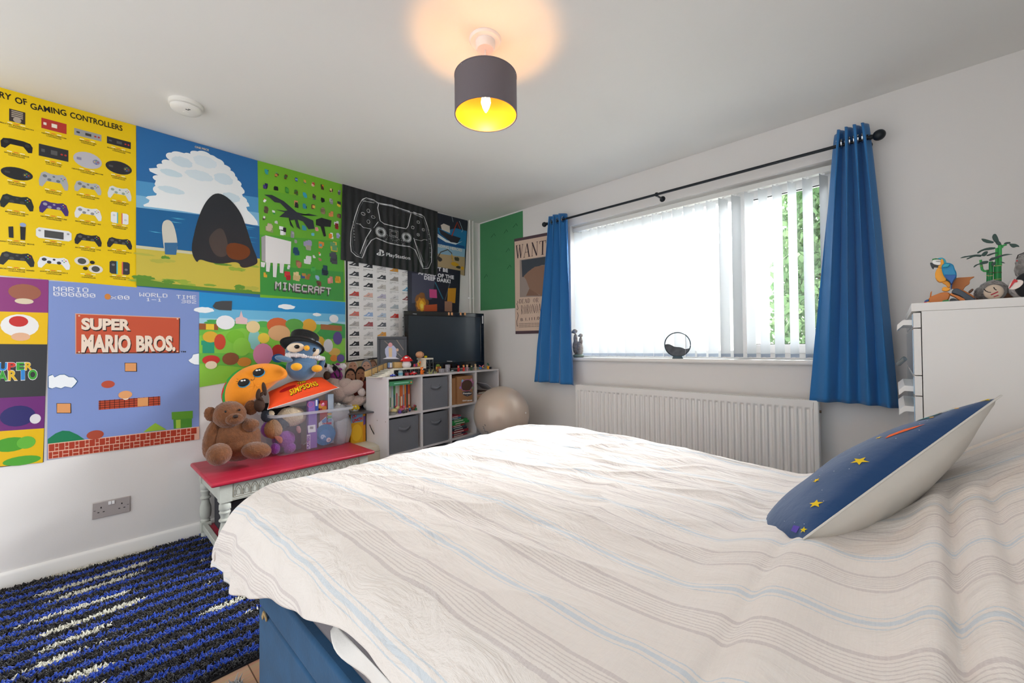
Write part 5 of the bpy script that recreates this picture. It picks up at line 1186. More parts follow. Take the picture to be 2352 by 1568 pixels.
# ------------------------------------------------------------------ soft toys on the bench
def at(px, py, x):   # point at a chosen distance from the left wall, and the local size of one picture pixel
    p_ = Vector(pick(px, py, 0, x)); d = (p_-Vector(CAM)).dot(Vector(_f)); return p_, d/F_PX
def look(px, py):    # rotation that turns +Y away from the viewer at that point
    return 0
VYAW = YAW
def E(mb, px, py, x, rx, ry, rdepth=None, roll=0.0, **k):
    """ellipsoid with picture radii rx, ry (pixels) turned to face the viewer"""
    c, s_ = at(px, py, x); d = c-Vector(CAM); yaw = math.atan2(-d.x, d.y)
    rd = (rdepth if rdepth is not None else (rx+ry)/2)*s_
    obl = 1.0/math.hypot(1.0, (px-1176)/F_PX)
    mr_ = Matrix.Translation(c) @ Matrix.Rotation(yaw, 4, 'Z') @ Matrix.Rotation(-roll, 4, 'Y')
    t = MB(); t.ell((0, 0, 0), (rx*s_*obl**0.5, rd, ry*s_), **k)
    vs2 = [tuple(mr_ @ Vector(p_)) for p_ in t.v]
    mb.add(vs2, t.f); return c, s_, yaw
BRF = mat('brown_fur', '7a4a28', 0.95, bump=(170, 0.5, 4), sheen=0.35, noise_col=('5c381e', 60, 0.6))
def furry(o, m, amp=0.0028):
    if not any(k in m.name for k in ('fur', 'plush')) or 'blue_plush' in m.name or 'yellow' in m.name: return
    md = o.modifiers.new('subdivision', 'SUBSURF'); md.levels = 1; md.render_levels = 2
    tx = bpy.data.textures.get('fur_noise') or bpy.data.textures.new('fur_noise', 'CLOUDS'); tx.noise_scale = 0.007; tx.noise_depth = 2
    md = o.modifiers.new('tufts', 'DISPLACE'); md.texture = tx; md.strength = amp*2; md.mid_level = 0.5; md.texture_coords = 'LOCAL'
td = thing('teddy_bear', 'brown plush teddy bear sitting at the left end of the red bench', 'soft toy', tuple(at(545, 1045, 0.30)[0])[:2]+(BEZ,))
def part(name, t, m, *els, **kw):
    mb = MB()
    for e_ in els: E(mb, *e_[:5], rdepth=e_[5] if len(e_) > 5 else None, roll=e_[6] if len(e_) > 6 else 0.0, dist=kw.get('dist', 0.03), freq=kw.get('freq', 9), seed=len(mb.v), n=kw.get('n', 26))
    o = obj(name, mb, m, t, world=True, auto=0); furry(o, m); return o
b_ = part('body', td, BRF, (541, 1006, .27, 55, 49, 40), (545, 1022, .28, 52, 36, 40))
b_ = part('head', td, BRF, (527, 952, .30, 37, 31, 32))
b_ = part('muzzle', td, BRF, (538, 962, .37, 20, 14, 15))
part('ear', td, BRF, (484, 951, .29, 14, 17, 7, 0.2)); part('ear', td, BRF, (577, 936, .27, 15, 17, 7))
part('nose', td, mat('dark_nose', '2a1a14', 0.6), (541, 956, .41, 6, 4, 4), dist=0)
part('eye', td, mat('glossy_black', '0b0b0c', 0.12), (518, 945, .39, 2.6, 2.6, 2.6), dist=0); part('eye', td, mat('glossy_black'), (550, 941, .375, 2.6, 2.6, 2.6), dist=0)
b_ = part('arm', td, BRF, (487, 1008, .27, 19, 45, 20, -0.18))
b_ = part('arm', td, BRF, (575, 977, .34, 20, 15, 18, 0.3))
b_ = part('leg', td, BRF, (503, 1043, .42, 28, 25, 30))
b_ = part('leg', td, BRF, (589, 1034, .40, 33, 19, 26, -0.18))

# taco cushion
def puff(name, t, m, pts, x, th, dx=0.0, tilt=0.0, n_ring=7, sub=2, par=None):
    P_ = [at(px, py, x)[0] for px, py in pts]; c = sum(P_, Vector())/len(P_)
    d = (c-Vector(CAM)); nrm = Vector((-d.x, -d.y, 0)).normalized()
    # re-seat the outline on the plane through c that faces the viewer
    Q = []
    for (px, py) in pts:
        q = Vector(pick_plane(px, py, tuple(c), tuple(nrm))); Q.append(q)
    dense = []
    for i in range(len(Q)):
        for k in range(sub+1): dense.append(Q[i].lerp(Q[(i+1) % len(Q)], k/(sub+1)))
    for _ in range(2): dense = [(dense[i-1]+dense[i]*2+dense[(i+1) % len(dense)])/4 for i in range(len(dense))]
    n_ = len(dense); vs2 = []; fs2 = []
    for side in (1, -1):
        o0 = len(vs2)
        for r_ in range(n_ring+1):
            s_ = 1-r_/n_ring*0.999; z = th*math.sqrt(max(0, 1-s_**2.6))*side
            for q in dense:
                p_ = c+(q-c)*s_+nrm*(z+dx); p_ += nrm*0.004*noise.noise(q*20+Vector((r_, 0, 0)))*(1-s_); vs2.append(tuple(p_))
        for r_ in range(n_ring):
            for i in range(n_):
                a, b2 = o0+r_*n_+i, o0+r_*n_+(i+1) % n_
                fs2.append((a, b2, b2+n_, a+n_) if side < 0 else (b2, a, a+n_, b2+n_))
    mb = MB().add(vs2, fs2)
    return obj(name, mb, m, par or t, world=True, auto=0), c, nrm
def Dp(*pts): return [(440+a/3.4833, 650+b2/3.4833) for a, b2 in pts]
tc0 = at(586, 880, .22)[0]
tac = thing('taco_cushion', 'orange plush taco cushion with embroidered eyes and smile above the teddy bear', 'soft toy', tuple(tc0))
ORG = mat('orange_plush', 'f09010', 0.85, bump=(22, 0.35, 3), sheen=0.4)
tp_ = Dp((275, 985), (262, 900), (275, 830), (305, 770), (360, 715), (430, 672), (520, 645), (620, 640), (700, 655), (755, 690), (772, 730), (755, 762), (700, 780), (640, 830), (560, 890), (470, 960), (420, 1000), (370, 1018), (310, 1010))
_, c0, n0 = puff('shell', tac, ORG, tp_, .20, 0.055)
puff('lettuce', tac, mat('green_felt', '2f9a3f', 0.9), Dp((262, 990), (250, 960), (240, 900), (262, 860), (255, 830), (285, 800), (275, 780), (310, 745), (340, 715), (400, 680), (430, 700), (330, 830), (330, 960), (300, 1008), (272, 1005)), .17, 0.022, dx=-0.03)
puff('lettuce', tac, mat('green_felt'), Dp((690, 640), (730, 650), (765, 668), (772, 700), (760, 720), (700, 700)), .17, 0.02, dx=-0.03)
puff('tomato', tac, mat('red_felt', 'c92a2a', 0.9), Dp((262, 1000), (232, 920), (245, 850), (275, 790), (320, 760), (320, 900), (290, 990)), .15, 0.014, dx=-0.045)
def onface(t, name, m, px, py, rx, ry, push=0.052, roll=0, c=None, nrm=None, par=None):
    q = Vector(pick_plane(px, py, tuple(c+nrm*push), tuple(nrm))); s_ = (q-Vector(CAM)).dot(Vector(_f))/F_PX
    U_ = Vector((0, 0, 1)).cross(nrm).normalized(); V_ = Vector((0, 0, 1)); mb = MB()
    mm = Matrix(((U_.x, V_.x, nrm.x, q.x), (U_.y, V_.y, nrm.y, q.y), (U_.z, V_.z, nrm.z, q.z), (0, 0, 0, 1))) @ Matrix.Rotation(roll, 4, 'Z')
    tt = MB().ell((0, 0, 0), (rx*s_, ry*s_, 0.004), n=18); mb.add([tuple(mm @ Vector(p_)) for p_ in tt.v], tt.f)
    return obj(name, mb, m, par or t, world=True, auto=0)
BLKT = mat('black_thread', '141414', 0.6); WHT = mat('white_thread', 'f4f4f2', 0.6); BLT = mat('blue_thread', '3f9ac0', 0.6)
for ex, ey, push in ((417, 795, .053), (536, 712, .054)):
    x_p, y_p = 440+ex/3.4833, 650+ey/3.4833
    e0 = onface(tac, 'eye', BLT, x_p+1, y_p+2, 12.5, 9.5, push, 0.35, c0, n0); onface(tac, 'pupil', BLKT, x_p, y_p, 12, 9, push+.003, 0.35, c0, n0, e0)
    onface(tac, 'highlight', WHT, x_p-4, y_p-4, 2.6, 2, push+.006, 0, c0, n0, e0); onface(tac, 'highlight', WHT, x_p+2, y_p-5, 2.2, 1.8, push+.006, 0, c0, n0, e0)
def threadline(t, name, m, pts, c, nrm, push, r=0.0014):
    obj(name, MB().tube([pick_plane(440+a/3.4833, 650+b2/3.4833, tuple(c+nrm*push), tuple(nrm)) for a, b2 in pts], r, 6), m, t, world=True)
threadline(tac, 'smile', BLKT, [(474, 768), (480, 777), (492, 777), (503, 765), (506, 748), (500, 746)], c0, n0, .058)
for q in ([(372, 770), (360, 765)], [(372, 785), (355, 786)], [(374, 800), (362, 806)], [(548, 690), (548, 676)], [(560, 690), (566, 672)], [(570, 695), (580, 682)]): threadline(tac, 'eyelash', BLKT, q, c0, n0, .050, .0010)

# penguin with top hat
pn = thing('penguin_plush', 'blue penguin soft toy in a black top hat sitting on the orange cushion', 'soft toy', tuple(at(693, 872, .20)[0]))
BLP = mat('dusty_blue_plush', '54789c', 0.9, bump=(60, 0.25), sheen=0.7); YEL = mat('yellow_plush', 'f3ac14', 0.8, bump=(50, 0.15), sheen=0.4)
part('body', pn, BLP, (693, 844, .20, 34, 31, 28), (696, 832, .20, 31, 26, 26), dist=.01)
part('head', pn, BLP, (698, 803, .20, 41, 25, 34, .22), dist=.01)
part('face_patch', pn, mat('cream_patch', 'ecd9c0', 0.9), (679, 798, .285, 19, 11, 6, .12), dist=0); part('face_patch', pn, mat('cream_patch'), (721, 806, .27, 12, 12, 8, .3), dist=0)
part('eye', pn, mat('glossy_black'), (682, 796, .305, 6, 4.6, 3), dist=0); part('eye', pn, mat('glossy_black'), (721, 803, .295, 4.5, 5, 3), dist=0)
part('beak', pn, YEL, (704.7, 799, .32, 6.5, 6.5, 8), dist=0)
cm = MB()
for k in range(17): E(cm, 660+k*5.1, 818+.026*k*k*.9-1.5*math.sin(k*.3)-2.5, .272-0.004*abs(k-7), 5.4, 6.0+1.2*math.sin(k*1.9), rdepth=6)
obj('collar', cm, mat('white_plush', 'dfdcdf', 0.95, bump=(80, .4)), pn, world=True, auto=0)
part('wing', pn, BLP, (652, 824, .24, 20, 7, 9, -.25), dist=0); part('wing', pn, BLP, (738, 838, .20, 7, 18, 9, -.35), dist=0)
part('foot', pn, YEL, (681, 842, .325, 12.5, 9, 9), dist=0); part('foot', pn, YEL, (728, 846, .29, 12, 8.5, 10), dist=0)
hc, hs = at(695, 795, .20)
hat = obj('top_hat', MB(), BLKT, pn) if False else None
hl = MB(); hd = (hc-Vector(CAM)); hy = math.atan2(-hd.x, hd.y)
hm = Matrix.Translation(hc) @ Matrix.Rotation(hy, 4, 'Z') @ Matrix.Rotation(0.24, 4, 'Y') @ Matrix.Rotation(-0.42, 4, 'X')
tt = MB().lathe([(0.0, 0.004), (40*hs, 0.002), (46*hs, -0.006), (47*hs, 0.0), (40*hs, 0.009), (31*hs, 0.013), (29*hs, 0.02), (30*hs, 27*hs), (28*hs, 30*hs), (22*hs, 32*hs), (0, 33*hs)], n=40, cap=False)
hl.add([tuple(hm @ Vector(p_)) for p_ in tt.v], tt.f)
hob = obj('top_hat', hl, mat('black_felt', '101012', 0.95, bump=(160, .3), sheen=0.1), pn, world=True, auto=0)
tb2 = MB().lathe([(30.4*hs, 0.02), (30.6*hs, 0.035)], n=40, cap=False); obj('hat_band', MB().add([tuple(hm @ Vector(p_)) for p_ in tb2.v], tb2.f), mat('black_satin', '1c1c20', 0.4), hob, world=True)

# ------------------------------------------------------------------ clear tub with toys
tubT = thing('storage_tub', 'clear plastic tub crammed with toys on the red bench', 'tub', (0.16, -1.74, BEZ))
tm = bpy.data.materials.new('clear_plastic'); tm.use_nodes = True; n = tm.node_tree.nodes; l = tm.node_tree.links; n.clear()
o_ = n.new('ShaderNodeOutputMaterial'); tr = n.new('ShaderNodeBsdfTransparent'); tr.inputs[0].default_value = (0.90, 0.93, 0.96, 1); pb = n.new('ShaderNodeBsdfPrincipled'); pb.inputs['Base Color'].default_value = (0.75, 0.79, 0.84, 1); pb.inputs['Roughness'].default_value = 0.18
mm_ = n.new('ShaderNodeMixShader'); mm_.inputs[0].default_value = 0.16; l.new(tr.outputs[0], mm_.inputs[1]); l.new(pb.outputs[0], mm_.inputs[2]); l.new(mm_.outputs[0], o_.inputs[0])
tr2 = tm.copy(); tr2.name = 'clear_plastic_rim'; tr2.node_tree.nodes['Mix Shader'].inputs[0].default_value = 0.5
def tubring(z, x0, x1, y0, y1, r=0.03, n=6):
    q = []
    for cx, cy, a0 in ((x1-r, y1-r, 0), (x0+r, y1-r, 90), (x0+r, y0+r, 180), (x1-r, y0+r, 270)):
        for k in range(n+1): a = R_(a0+90*k/n); q.append((cx+r*math.cos(a), cy+r*math.sin(a), z))
    return q
TZ = BEZ+0.262
lv = [tubring(BEZ+0.001, .045, .285, -1.955, -1.535), tubring(BEZ+0.012, .040, .292, -1.962, -1.528), tubring(TZ-0.03, .022, .312, -1.985, -1.505), tubring(TZ, .020, .315, -1.99, -1.50)]
tbm = MB(); k_ = len(lv[0]); vs2 = [p_ for r_ in lv for p_ in r_]
tbm.add(vs2, [(i*k_+j, i*k_+(j+1) % k_, (i+1)*k_+(j+1) % k_, (i+1)*k_+j) for i in range(3) for j in range(k_)]+[tuple(range(k_-1, -1, -1))])
obj('tub_body', tbm, tm, tubT, world=True)
lv = [tubring(TZ-0.012, .0205, .3145, -1.99, -1.50), tubring(TZ-0.014, .006, .330, -2.012, -1.485, .04), tubring(TZ+0.003, .004, .334, -2.016, -1.481, .04), tubring(TZ+0.003, .0205, .3145, -1.99, -1.50)]
vs2 = [p_ for r_ in lv for p_ in r_]; obj('tub_rim', MB().add(vs2, [(i*k_+j, i*k_+(j+1) % k_, (i+1)*k_+(j+1) % k_, (i+1)*k_+j) for i in range(3) for j in range(k_)]), tr2, tubT, world=True, auto=25)
def simple(name, label, cat, loc, group=None): return thing(name, label, cat, loc, group=group)
# inside: purple soft toy
pt_ = simple('purple_plush', 'purple soft toy squashed in the left corner of the clear tub', 'soft toy', (0.22, -1.88, BEZ+.014))
PUR = mat('purple_plush', '8a3f9c', 0.9, sheen=0.5, bump=(50, .2));
part('body', pt_, PUR, (652, 1008, .20, 26, 24, 22), dist=.02); part('leg', pt_, PUR, (632, 1030, .235, 11, 13, 12), dist=.02); part('leg', pt_, PUR, (664, 1028, .235, 15, 13, 12), dist=.02)
part('head', pt_, PUR, (622, 985, .16, 22, 20, 18), dist=.02)
puff('bib', pt_, mat('salmon_felt', 'c9765c', .9), [(628, 1001), (648, 1001), (650, 1014), (644, 1020), (634, 1010)], .275, .004)
tn = simple('tan_plush', 'tan and charcoal soft toy above the purple one in the clear tub', 'soft toy', (0.18, -1.86, BEZ+.15))
part('head', tn, mat('tan_fur', 'b98a5f', .95, bump=(120, .6)), (628, 985, .225, 20, 22, 16), dist=.05); part('body', tn, mat('slate_fur', '3f4754', .95, bump=(120, .6)), (645, 972, .21, 22, 17, 16), dist=.06)
part('ear', tn, mat('slate_fur'), (612, 955, .22, 12, 14, 12), dist=.05)
cr_ = simple('cream_plush', 'fluffy cream long-haired soft toy sticking out of the clear tub', 'soft toy', (0.17, -1.78, BEZ+.17))
CRF = mat('cream_fur', 'e3cfae', .95, bump=(150, .8), sheen=.5)
b_ = part('body', cr_, CRF, (668, 957, .20, 34, 22, 24), dist=.08);
part('ear', cr_, mat('pink_plush', 'b98a8c', .9), (686, 986, .265, 5, 9, 4, .2), dist=0)
bk_ = simple('black_plush', 'black furry soft toy beneath the orange cushion in the tub', 'soft toy', (0.15, -1.83, BEZ+.2))
b_ = part('body', bk_, mat('black_fur', '18181b', .95, bump=(150, .6)), (645, 948, .14, 34, 17, 20), (612, 938, .20, 12, 13, 12), dist=.06)
part('cheek', bk_, mat('cream_fur'), (622, 950, .235, 8, 7, 7), dist=.05)
bd_ = simple('board', 'dark purple board propped inside the clear tub', 'board', (0.2, -1.76, BEZ+.014))
q0 = at(668, 1020, .262)[0]; obj('panel', MB().box((q0.x-.03, q0.y-.005, BEZ+.11), (.008, .15, .19), (0, R_(-6), 0)), mat('dark_purple_card', '3a3348', .6), bd_, world=True)
# toy boxes standing upright
def tbox(name, label, col, pxc, x, w_, d_, zbot, ztop, rz=0, art=None, cat='toy box'):
    c = at(pxc, 960, x)[0]; t = thing(name, label, cat, (c.x, c.y, zbot), rz)
    obj('carton', MB().span((-d_/2, -w_/2, 0), (d_/2, w_/2, ztop-zbot)), mat('carton_'+col, col, .45), t, bevel=.0015)
    if art:
        pr = Print((c.x+math.cos(rz)*(d_/2+.0008), c.y+math.sin(rz)*(d_/2+.0008), zbot), (-math.sin(rz), math.cos(rz), 0), (0, 0, 1), 0.0)
        art(pr); pr.build('front_print', CARD, parent=t, world=True)
    return t
def art1(pr):
    pr.crop(560, 900, 7.84)
    pr.ring((1205, 225), .020, .020, .003, 'd06a9c', 1); pr.poly([(1285, 130), (1345, 110), (1345, 340), (1285, 350)], '2f4f9c', 1); pr.poly([(1292, 145), (1325, 140), (1325, 250), (1292, 252)], 'dfe4f0', 2)
    pr.poly([(1150, 605), (1290, 585), (1295, 715), (1160, 735)], 'ecebf0', 1)
    for k in range(9): pr.poly([(1190+k*7, 620), (1193+k*7, 620), (1193+k*7, 665), (1190+k*7, 665)], '2c2c30', 2)
    pr.poly([(1135, 770), (1200, 760), (1195, 1025), (1130, 1030)], 'd9c6e0', 1); pr.text('PLAYERS', (1180, 1015), (1185, 790), .016, '7a4fa0', 2, .05)
tbox('toy_box', 'lilac boxed toy standing upright in the clear tub', '8a6cb8', 716, .255, .052, .05, BEZ+.014, BEZ+.325, -0.1, art1)
def art2(pr):
    pr.crop(560, 900, 7.84)
    for c, r_, cc in (((1380, 250), .018, 'd99a3a'), ((1420, 220), .014, 'e87aa8'), ((1450, 290), .016, 'c9832f'), ((1400, 180), .012, 'b8302c'), ((1425, 210), .006, 'f0e0ec')): pr.ell(c, r_, r_, cc, 1)
    pr.poly([(1345, 560), (1480, 440), (1485, 620), (1345, 640)], 'e8e6ec', 1); pr.poly([(1400, 520), (1490, 450), (1490, 540), (1420, 560)], '4f7fc0', 2); pr.text('TRIVIA', (1405, 590), (1580, 580), .012, 'c9304a', 3, .05)
tbox('toy_box', 'red and orange game box second from the lilac one in the tub', 'a8383a', 740, .215, .05, .05, BEZ+.014, BEZ+.315, 0, art2)
def art3(pr):
    pr.crop(560, 900, 7.84)
    for k, cc in enumerate(('e0b04a', '6fb06a', '6f9ac8', 'c95a8c')): pr.poly([(1505, 380+k*55), (1580, 372+k*55), (1580, 412+k*55), (1505, 420+k*55)], cc, 1)
tbox('toy_box', 'tall pale blue box beside the clear bag in the tub', 'bcd0e2', 757, .21, .04, .045, BEZ+.014, BEZ+.355, 0, art3)
rs_, rsc = at(440+1068/3.4833, 650+1212/3.4833, .272)
ro = thing('rosette', 'round blue birthday badge pressed against the front of the tub', 'badge', tuple(rs_))
mm = Matrix.Translation(rs_) @ Matrix.Rotation(R_(90), 4, 'Y')
t0 = MB(); n_ = 72; t0.v = []
vs2 = [(0, 0, .006)]+[(24*rsc*math.cos(2*math.pi*i/n_)*(1+.03*math.cos(i*math.pi)), 24*rsc*math.sin(2*math.pi*i/n_)*(1+.03*math.cos(i*math.pi)), .003*math.cos(i*math.pi)) for i in range(n_)]
obj('ruffle', MB().add([tuple(mm @ Vector(p_)) for p_ in vs2], [(0, i+1, (i+1) % n_+1) for i in range(n_)]), mat('blue_satin', '2f7fb5', .5, bump=(120, .4)), ro, world=True, auto=0)
pr = Print((rs_.x+.007, rs_.y, rs_.z), (0, 1, 0), (0, 0, 1), 0); pr.crop(560, 900, 7.84)
pr.ell((1460, 775), 13*rsc, 13*rsc, '3f86c0', 1, n=24); v, f = glyphs('6', .04); o0 = pr.P((1390, 850))
pr.raw([(o0[0]+.052*y*.6, o0[1]+.0+.030*(1-x)) for x, y in v], 'c3d3ea', 2, f); pr.ell((1525, 860), .0155, .0155, 'e6d6de', 3); pr.text(':)', (1508, 878), (1545, 870), .010, '3a3a40', 4, .03)
pr.build('badge_print', CARD, parent=ro, world=True)
bg_ = simple('plastic_bag', 'clear bag of white pieces filling the right side of the tub', 'bag', (0.18, -1.57, BEZ+.014))
part('bag', bg_, mat('milky_plastic', 'cdd0d3', .35, transl=.2, bump=(30, .7, 4)), (783, 985, .19, 24, 42, 26), (776, 950, .19, 26, 22, 24), dist=.10, freq=14, n=30)
r5 = random.Random(8); wm = MB()
for k in range(18):
    c_, s_ = at(766+r5.uniform(0, 40), 936+r5.uniform(-8, 8), .16+r5.uniform(-.03, .08)); wm.box(c_, (.02, .014, .01), (r5.uniform(0, 3), r5.uniform(0, 3), r5.uniform(0, 3)))
obj('white_pieces', wm, mat('white_pieces', 'dcdcda', .5), bg_, world=True)['kind'] = 'stuff'
br_ = thing('toy_brush', 'small toy brush lying inside the front of the tub', 'toy brush', tuple(at(700, 1015, .27)[0]))
obj('handle', MB().cyl(at(697, 1021, .275)[0], at(706, 1014, .275)[0], .002), mat('silver_paint', 'a0a4a8', .3, .6), br_, world=True)
obj('bristle_head', MB().cyl(at(706, 1014, .275)[0], at(712, 1010, .275)[0], .004, .003), mat('copper_bristle', 'b5683a', .6), br_, world=True)

# orange cushion bridging the tub, lettering on its face
def Dq(a, b2, x): return at(440+a/3.4833, 650+b2/3.4833, x)[0]
def simpart(t, pt):
    S_ = []
    p_, f_ = fan((.30, .40), [(.30+.13*math.cos(6.28*k/18), .40+.09*math.sin(6.28*k/18)) for k in range(18)]); S_.append((p_, f_, 'a8181c', .0012))
    decal(t, pt, 'printed_shadow', S_, CLO)
    mb = MB()
    for txt, u0, v0, du, hh, rot in (('THE', .45, .37, .13, .12, .03), ('SIMPSONS', .31, .10, .42, .18, .07)):
        for dx_, dz_, cc, ep in ((.004, -.009, '2a2012', .0022), (0, 0, 'f2c81a', .0042)):
            v, f = glyphs(txt, .025 if cc == 'f2c81a' else .04, 1.12); mb.color(cc)
            mb.add([tuple(pt(u0+x*du+dx_, v0+y*hh+x*rot+dz_, 1, ep)) for x, y in v], f)
    obj('lettering', mb, CLO, t, world=True, auto=0)
cushion('cushion', 'bright orange cushion with yellow lettering lying on top of the clear tub', 'cushion', (Dq(606, 1012, .33), Dq(1180, 836, .31), Dq(1045, 752, .09), Dq(610, 870, .10)), .062, mat('orange_cotton', 'ea4a14', .8, bump=(12, .2)), mat('white_cotton'), simpart, 24)

# antlered plush
an = thing('reindeer_plush', 'small dark brown antlered soft toy in front of the taco cushion', 'soft toy', tuple(at(600, 935, .30)[0]))
ANT = mat('dark_brown_felt', '3f2b20', .9, bump=(80, .3))
part('head', an, ANT, (596, 930, .29, 12, 16, 12), dist=.03)
part('antler', an, ANT, (607, 893, .31, 5, 16, 4, .15), (601, 905, .31, 4, 8, 4, -.7), dist=0); part('antler', an, ANT, (593, 905, .31, 5, 13, 4, -.15), (599, 915, .31, 4, 7, 4, .6), dist=0)
# grey bunny legs
gb = thing('grey_plush', 'pale grey long-legged soft toy flopped over the right end of the tub', 'soft toy', tuple(at(785, 915, .12)[0]))
GRY = mat('grey_pink_plush', 'c9b5ac', .95, bump=(90, .7, 4), sheen=.6); SOL = mat('pale_sole', 'd5cac4', .95, bump=(90, .4), sheen=.5)
b_ = part('body', gb, GRY, (778, 898, .10, 24, 24, 22), (768, 880, .10, 15, 16, 14))
b_ = part('leg', gb, GRY, (806, 890, .16, 30, 15, 15, .42), (792, 882, .14, 18, 13, 13, .3)); part('foot', gb, SOL, (830, 899, .18, 8.5, 11, 10, .4), dist=.02)
b_ = part('leg', gb, GRY, (818, 922, .13, 27, 13, 14, .30), (800, 915, .12, 16, 12, 13, .2)); part('foot', gb, SOL, (842, 930, .14, 8, 10, 10, .3), dist=.02)
# monochrome and purple plush with black strap
zb = thing('zebra_plush', 'black white and purple soft toy behind the penguin', 'soft toy', tuple(at(768, 860, .10)[0]))
part('head', zb, mat('white_plush'), (752, 842, .13, 8, 7, 7), (760, 849, .12, 7, 8, 7), dist=.03); part('ear', zb, mat('black_fur'), (747, 838, .15, 4, 6, 3, .3), (768, 846, .14, 5, 6, 4), dist=0)
part('body', zb, mat('magenta_plush', '8c2a80', .9, sheen=.5), (772, 862, .10, 15, 14, 12), dist=.03); part('wing', zb, mat('white_plush'), (783, 843, .11, 13, 8, 6, .35), dist=.04); part('patch', zb, mat('magenta_plush'), (781, 848, .145, 5, 3, 3), (776, 836, .14, 5, 3, 3), dist=0)
part('collar', zb, mat('dark_brown_felt'), (751, 862, .14, 8, 10, 8), dist=.03)
obj('strap', MB().tube([at(x, y, .16)[0] for x, y in ((764, 836), (772, 842), (780, 852), (781, 866), (774, 868), (768, 856))], .006, 8), BLKT, zb, world=True)

# ------------------------------------------------------------------ stack between bench and shelves
cb = thing('cream_bin', 'cream plastic bin with rounded lid between the bench and the cube shelves', 'bin', (0.20, -1.385, 0))
lv = [tubring(0.0, -.17, .17, -.085, .085, .05), tubring(.385, -.18, .18, -.09, .09, .05), tubring(.42, -.17, .17, -.08, .08, .05), tubring(.432, -.14, .14, -.055, .055, .04)]
k_ = len(lv[0]); vs2 = [p_ for r_ in lv for p_ in r_]
obj('body', MB().add(vs2, [(i*k_+j, i*k_+(j+1) % k_, (i+1)*k_+(j+1) % k_, (i+1)*k_+j) for i in range(3) for j in range(k_)]+[tuple(range(k_-1, -1, -1)), tuple(range(3*k_, 4*k_))]), mat('cream_plastic', 'd9d3bf', .45), cb, auto=50)
obj('lid_seam', MB().tube([(p_[0]*1.001, p_[1]*1.001, .386) for p_ in lv[1]], .0015, 5, closed=True), mat('seam_grey', '9a9484', .6), cb)
yb = thing('snack_box', 'yellow and orange snack box with red lettering UNCH on the cream bin', 'box', (0.16, -1.405, .433))
q0 = at(828, 1000, .21)[0]
ybx = MB().span((.06, -.055, 0), (.21, .055, .215));
obj('carton', MB().box((0.0, 0.0, .108), (.10, .115, .216)), mat('amber_card', 'e2a01a', .45), yb, bevel=.0015)
pr = Print((0.16+.0508, -1.405, .433), (0, 1, 0), (0, 0, 1), 0)
def loc(a, b2): return (a, b2)
pr.raw([(-.056, .14), (.036, .14), (.036, .215), (-.056, .215)], '6fa8d0', 1); pr.raw([(-.056, .0), (.036, .0), (.036, .15), (-.056, .15)], 'e0ac1c', 1)
pr.raw([(-.012+.040*math.cos(6.28*k/24), .075+.062*math.sin(6.28*k/24)) for k in range(24)], 'eec22c', 2)
for txt, x0_, y0_2, w2, h2 in (('OU', -.046, .182, .034, .022), ('UNCH', -.044, .152, .076, .024)):
    v, f = glyphs(txt, .05); pr.raw([(x0_+w2*x, y0_2+h2*y+.012*x) for x, y in v], 'c92f2a', 3, f)
pr.raw([(.036, 0), (.0565, 0), (.0565, .215), (.036, .215)], 'd9921a', 1); pr.raw([(.040, .12), (.056, .13), (.056, .19), (.040, .19)], '6a4a8c', 2)
pr.build('front_print', CARD, parent=yb, world=True)
ty = thing('tray', 'flat grey tray balanced on the snack box', 'tray', (0.16, -1.385, .6505))
obj('plate', MB().box((.015, .005, .006), (.22, .20, .012), (0, 0, -.25)), mat('grey_tray', '5f6064', .35, .3), ty, bevel=.004)
yt = thing('toy_cake', 'small yellow and white frosted toy on the grey tray', 'toy', (0.155, -1.41, .663))
obj('base', MB().lathe([(0, 0), (.033, 0), (.036, .012), (.034, .02), (0, .02)], n=28), mat('white_pieces'), yt)
cmb = MB().lathe([(.036, .018), (.038, .03), (.030, .042), (0, .046)], n=28)
for k in range(9): cmb.ell((.034*math.cos(k*.7), .034*math.sin(k*.7), .018), (.010, .010, .011), n=10)
obj('icing', cmb, mat('yellow_icing', 'efd028', .4), yt); obj('bead', MB().ell((.033, -.004, .034), .007, n=12), mat('white_pieces'), yt)
cbx = thing('cable', 'black power cable hanging down beside the cube shelves', 'cable', (0.2, -1.30, 0))
obj('lead', MB().tube([at(x, y, .30)[0] for x, y in ((849, 975), (853, 985), (861, 1000), (870, 1020), (874, 1035), (872, 1050), (868, 1062), (866, 1075), (866, 1110))], .0035, 8), mat('black_rubber'), cbx, world=True)
# ------------------------------------------------------------------ cube shelves, slightly turned to the wall
CR = R_(5.6); CFL = Vector((0.462, -1.312, 0)); CW, CDp, CH, TH = 1.255, 0.262, 0.918, 0.015
case = thing('cube_shelves', 'white twelve-cube shelving unit in the room corner under the television', 'shelving unit', tuple(CFL), CR)
CM = M_(tuple(CFL), (0, 0, CR)); CMI = CM.inverted()
MEL = mat('white_melamine', 'dcd9da', .4); MEG = mat('warm_side_panel', 'cfc4bc', .45)
cw = CW/4; rows = [0.918, 0.640, 0.362, 0.084]
for k in range(5):
    y = k*(CW-TH)/4; obj('upright', MB().span((-CDp, y, 0.0), (0, y+TH, CH-TH-.0002)), MEL, case, bevel=.0012)
for z in rows[:1]: obj('top_board', MB().span((-CDp-.002, -.001, z-TH), (.001, CW+.001, z)), MEL, case, bevel=.0012)
for z in rows[1:]:
    for k in range(4):
        obj('shelf', MB().span((-CDp, k*(CW-TH)/4+TH, z-TH), (0, (k+1)*(CW-TH)/4, z)), MEL, case)
obj('screw_cap', MB().cyl((-.12, -.0012, .60), (-.12, .0005, .60), .004).cyl((-.02, -.0012, .60), (-.02, .0005, .60), .004), mat('seam_grey'), case)
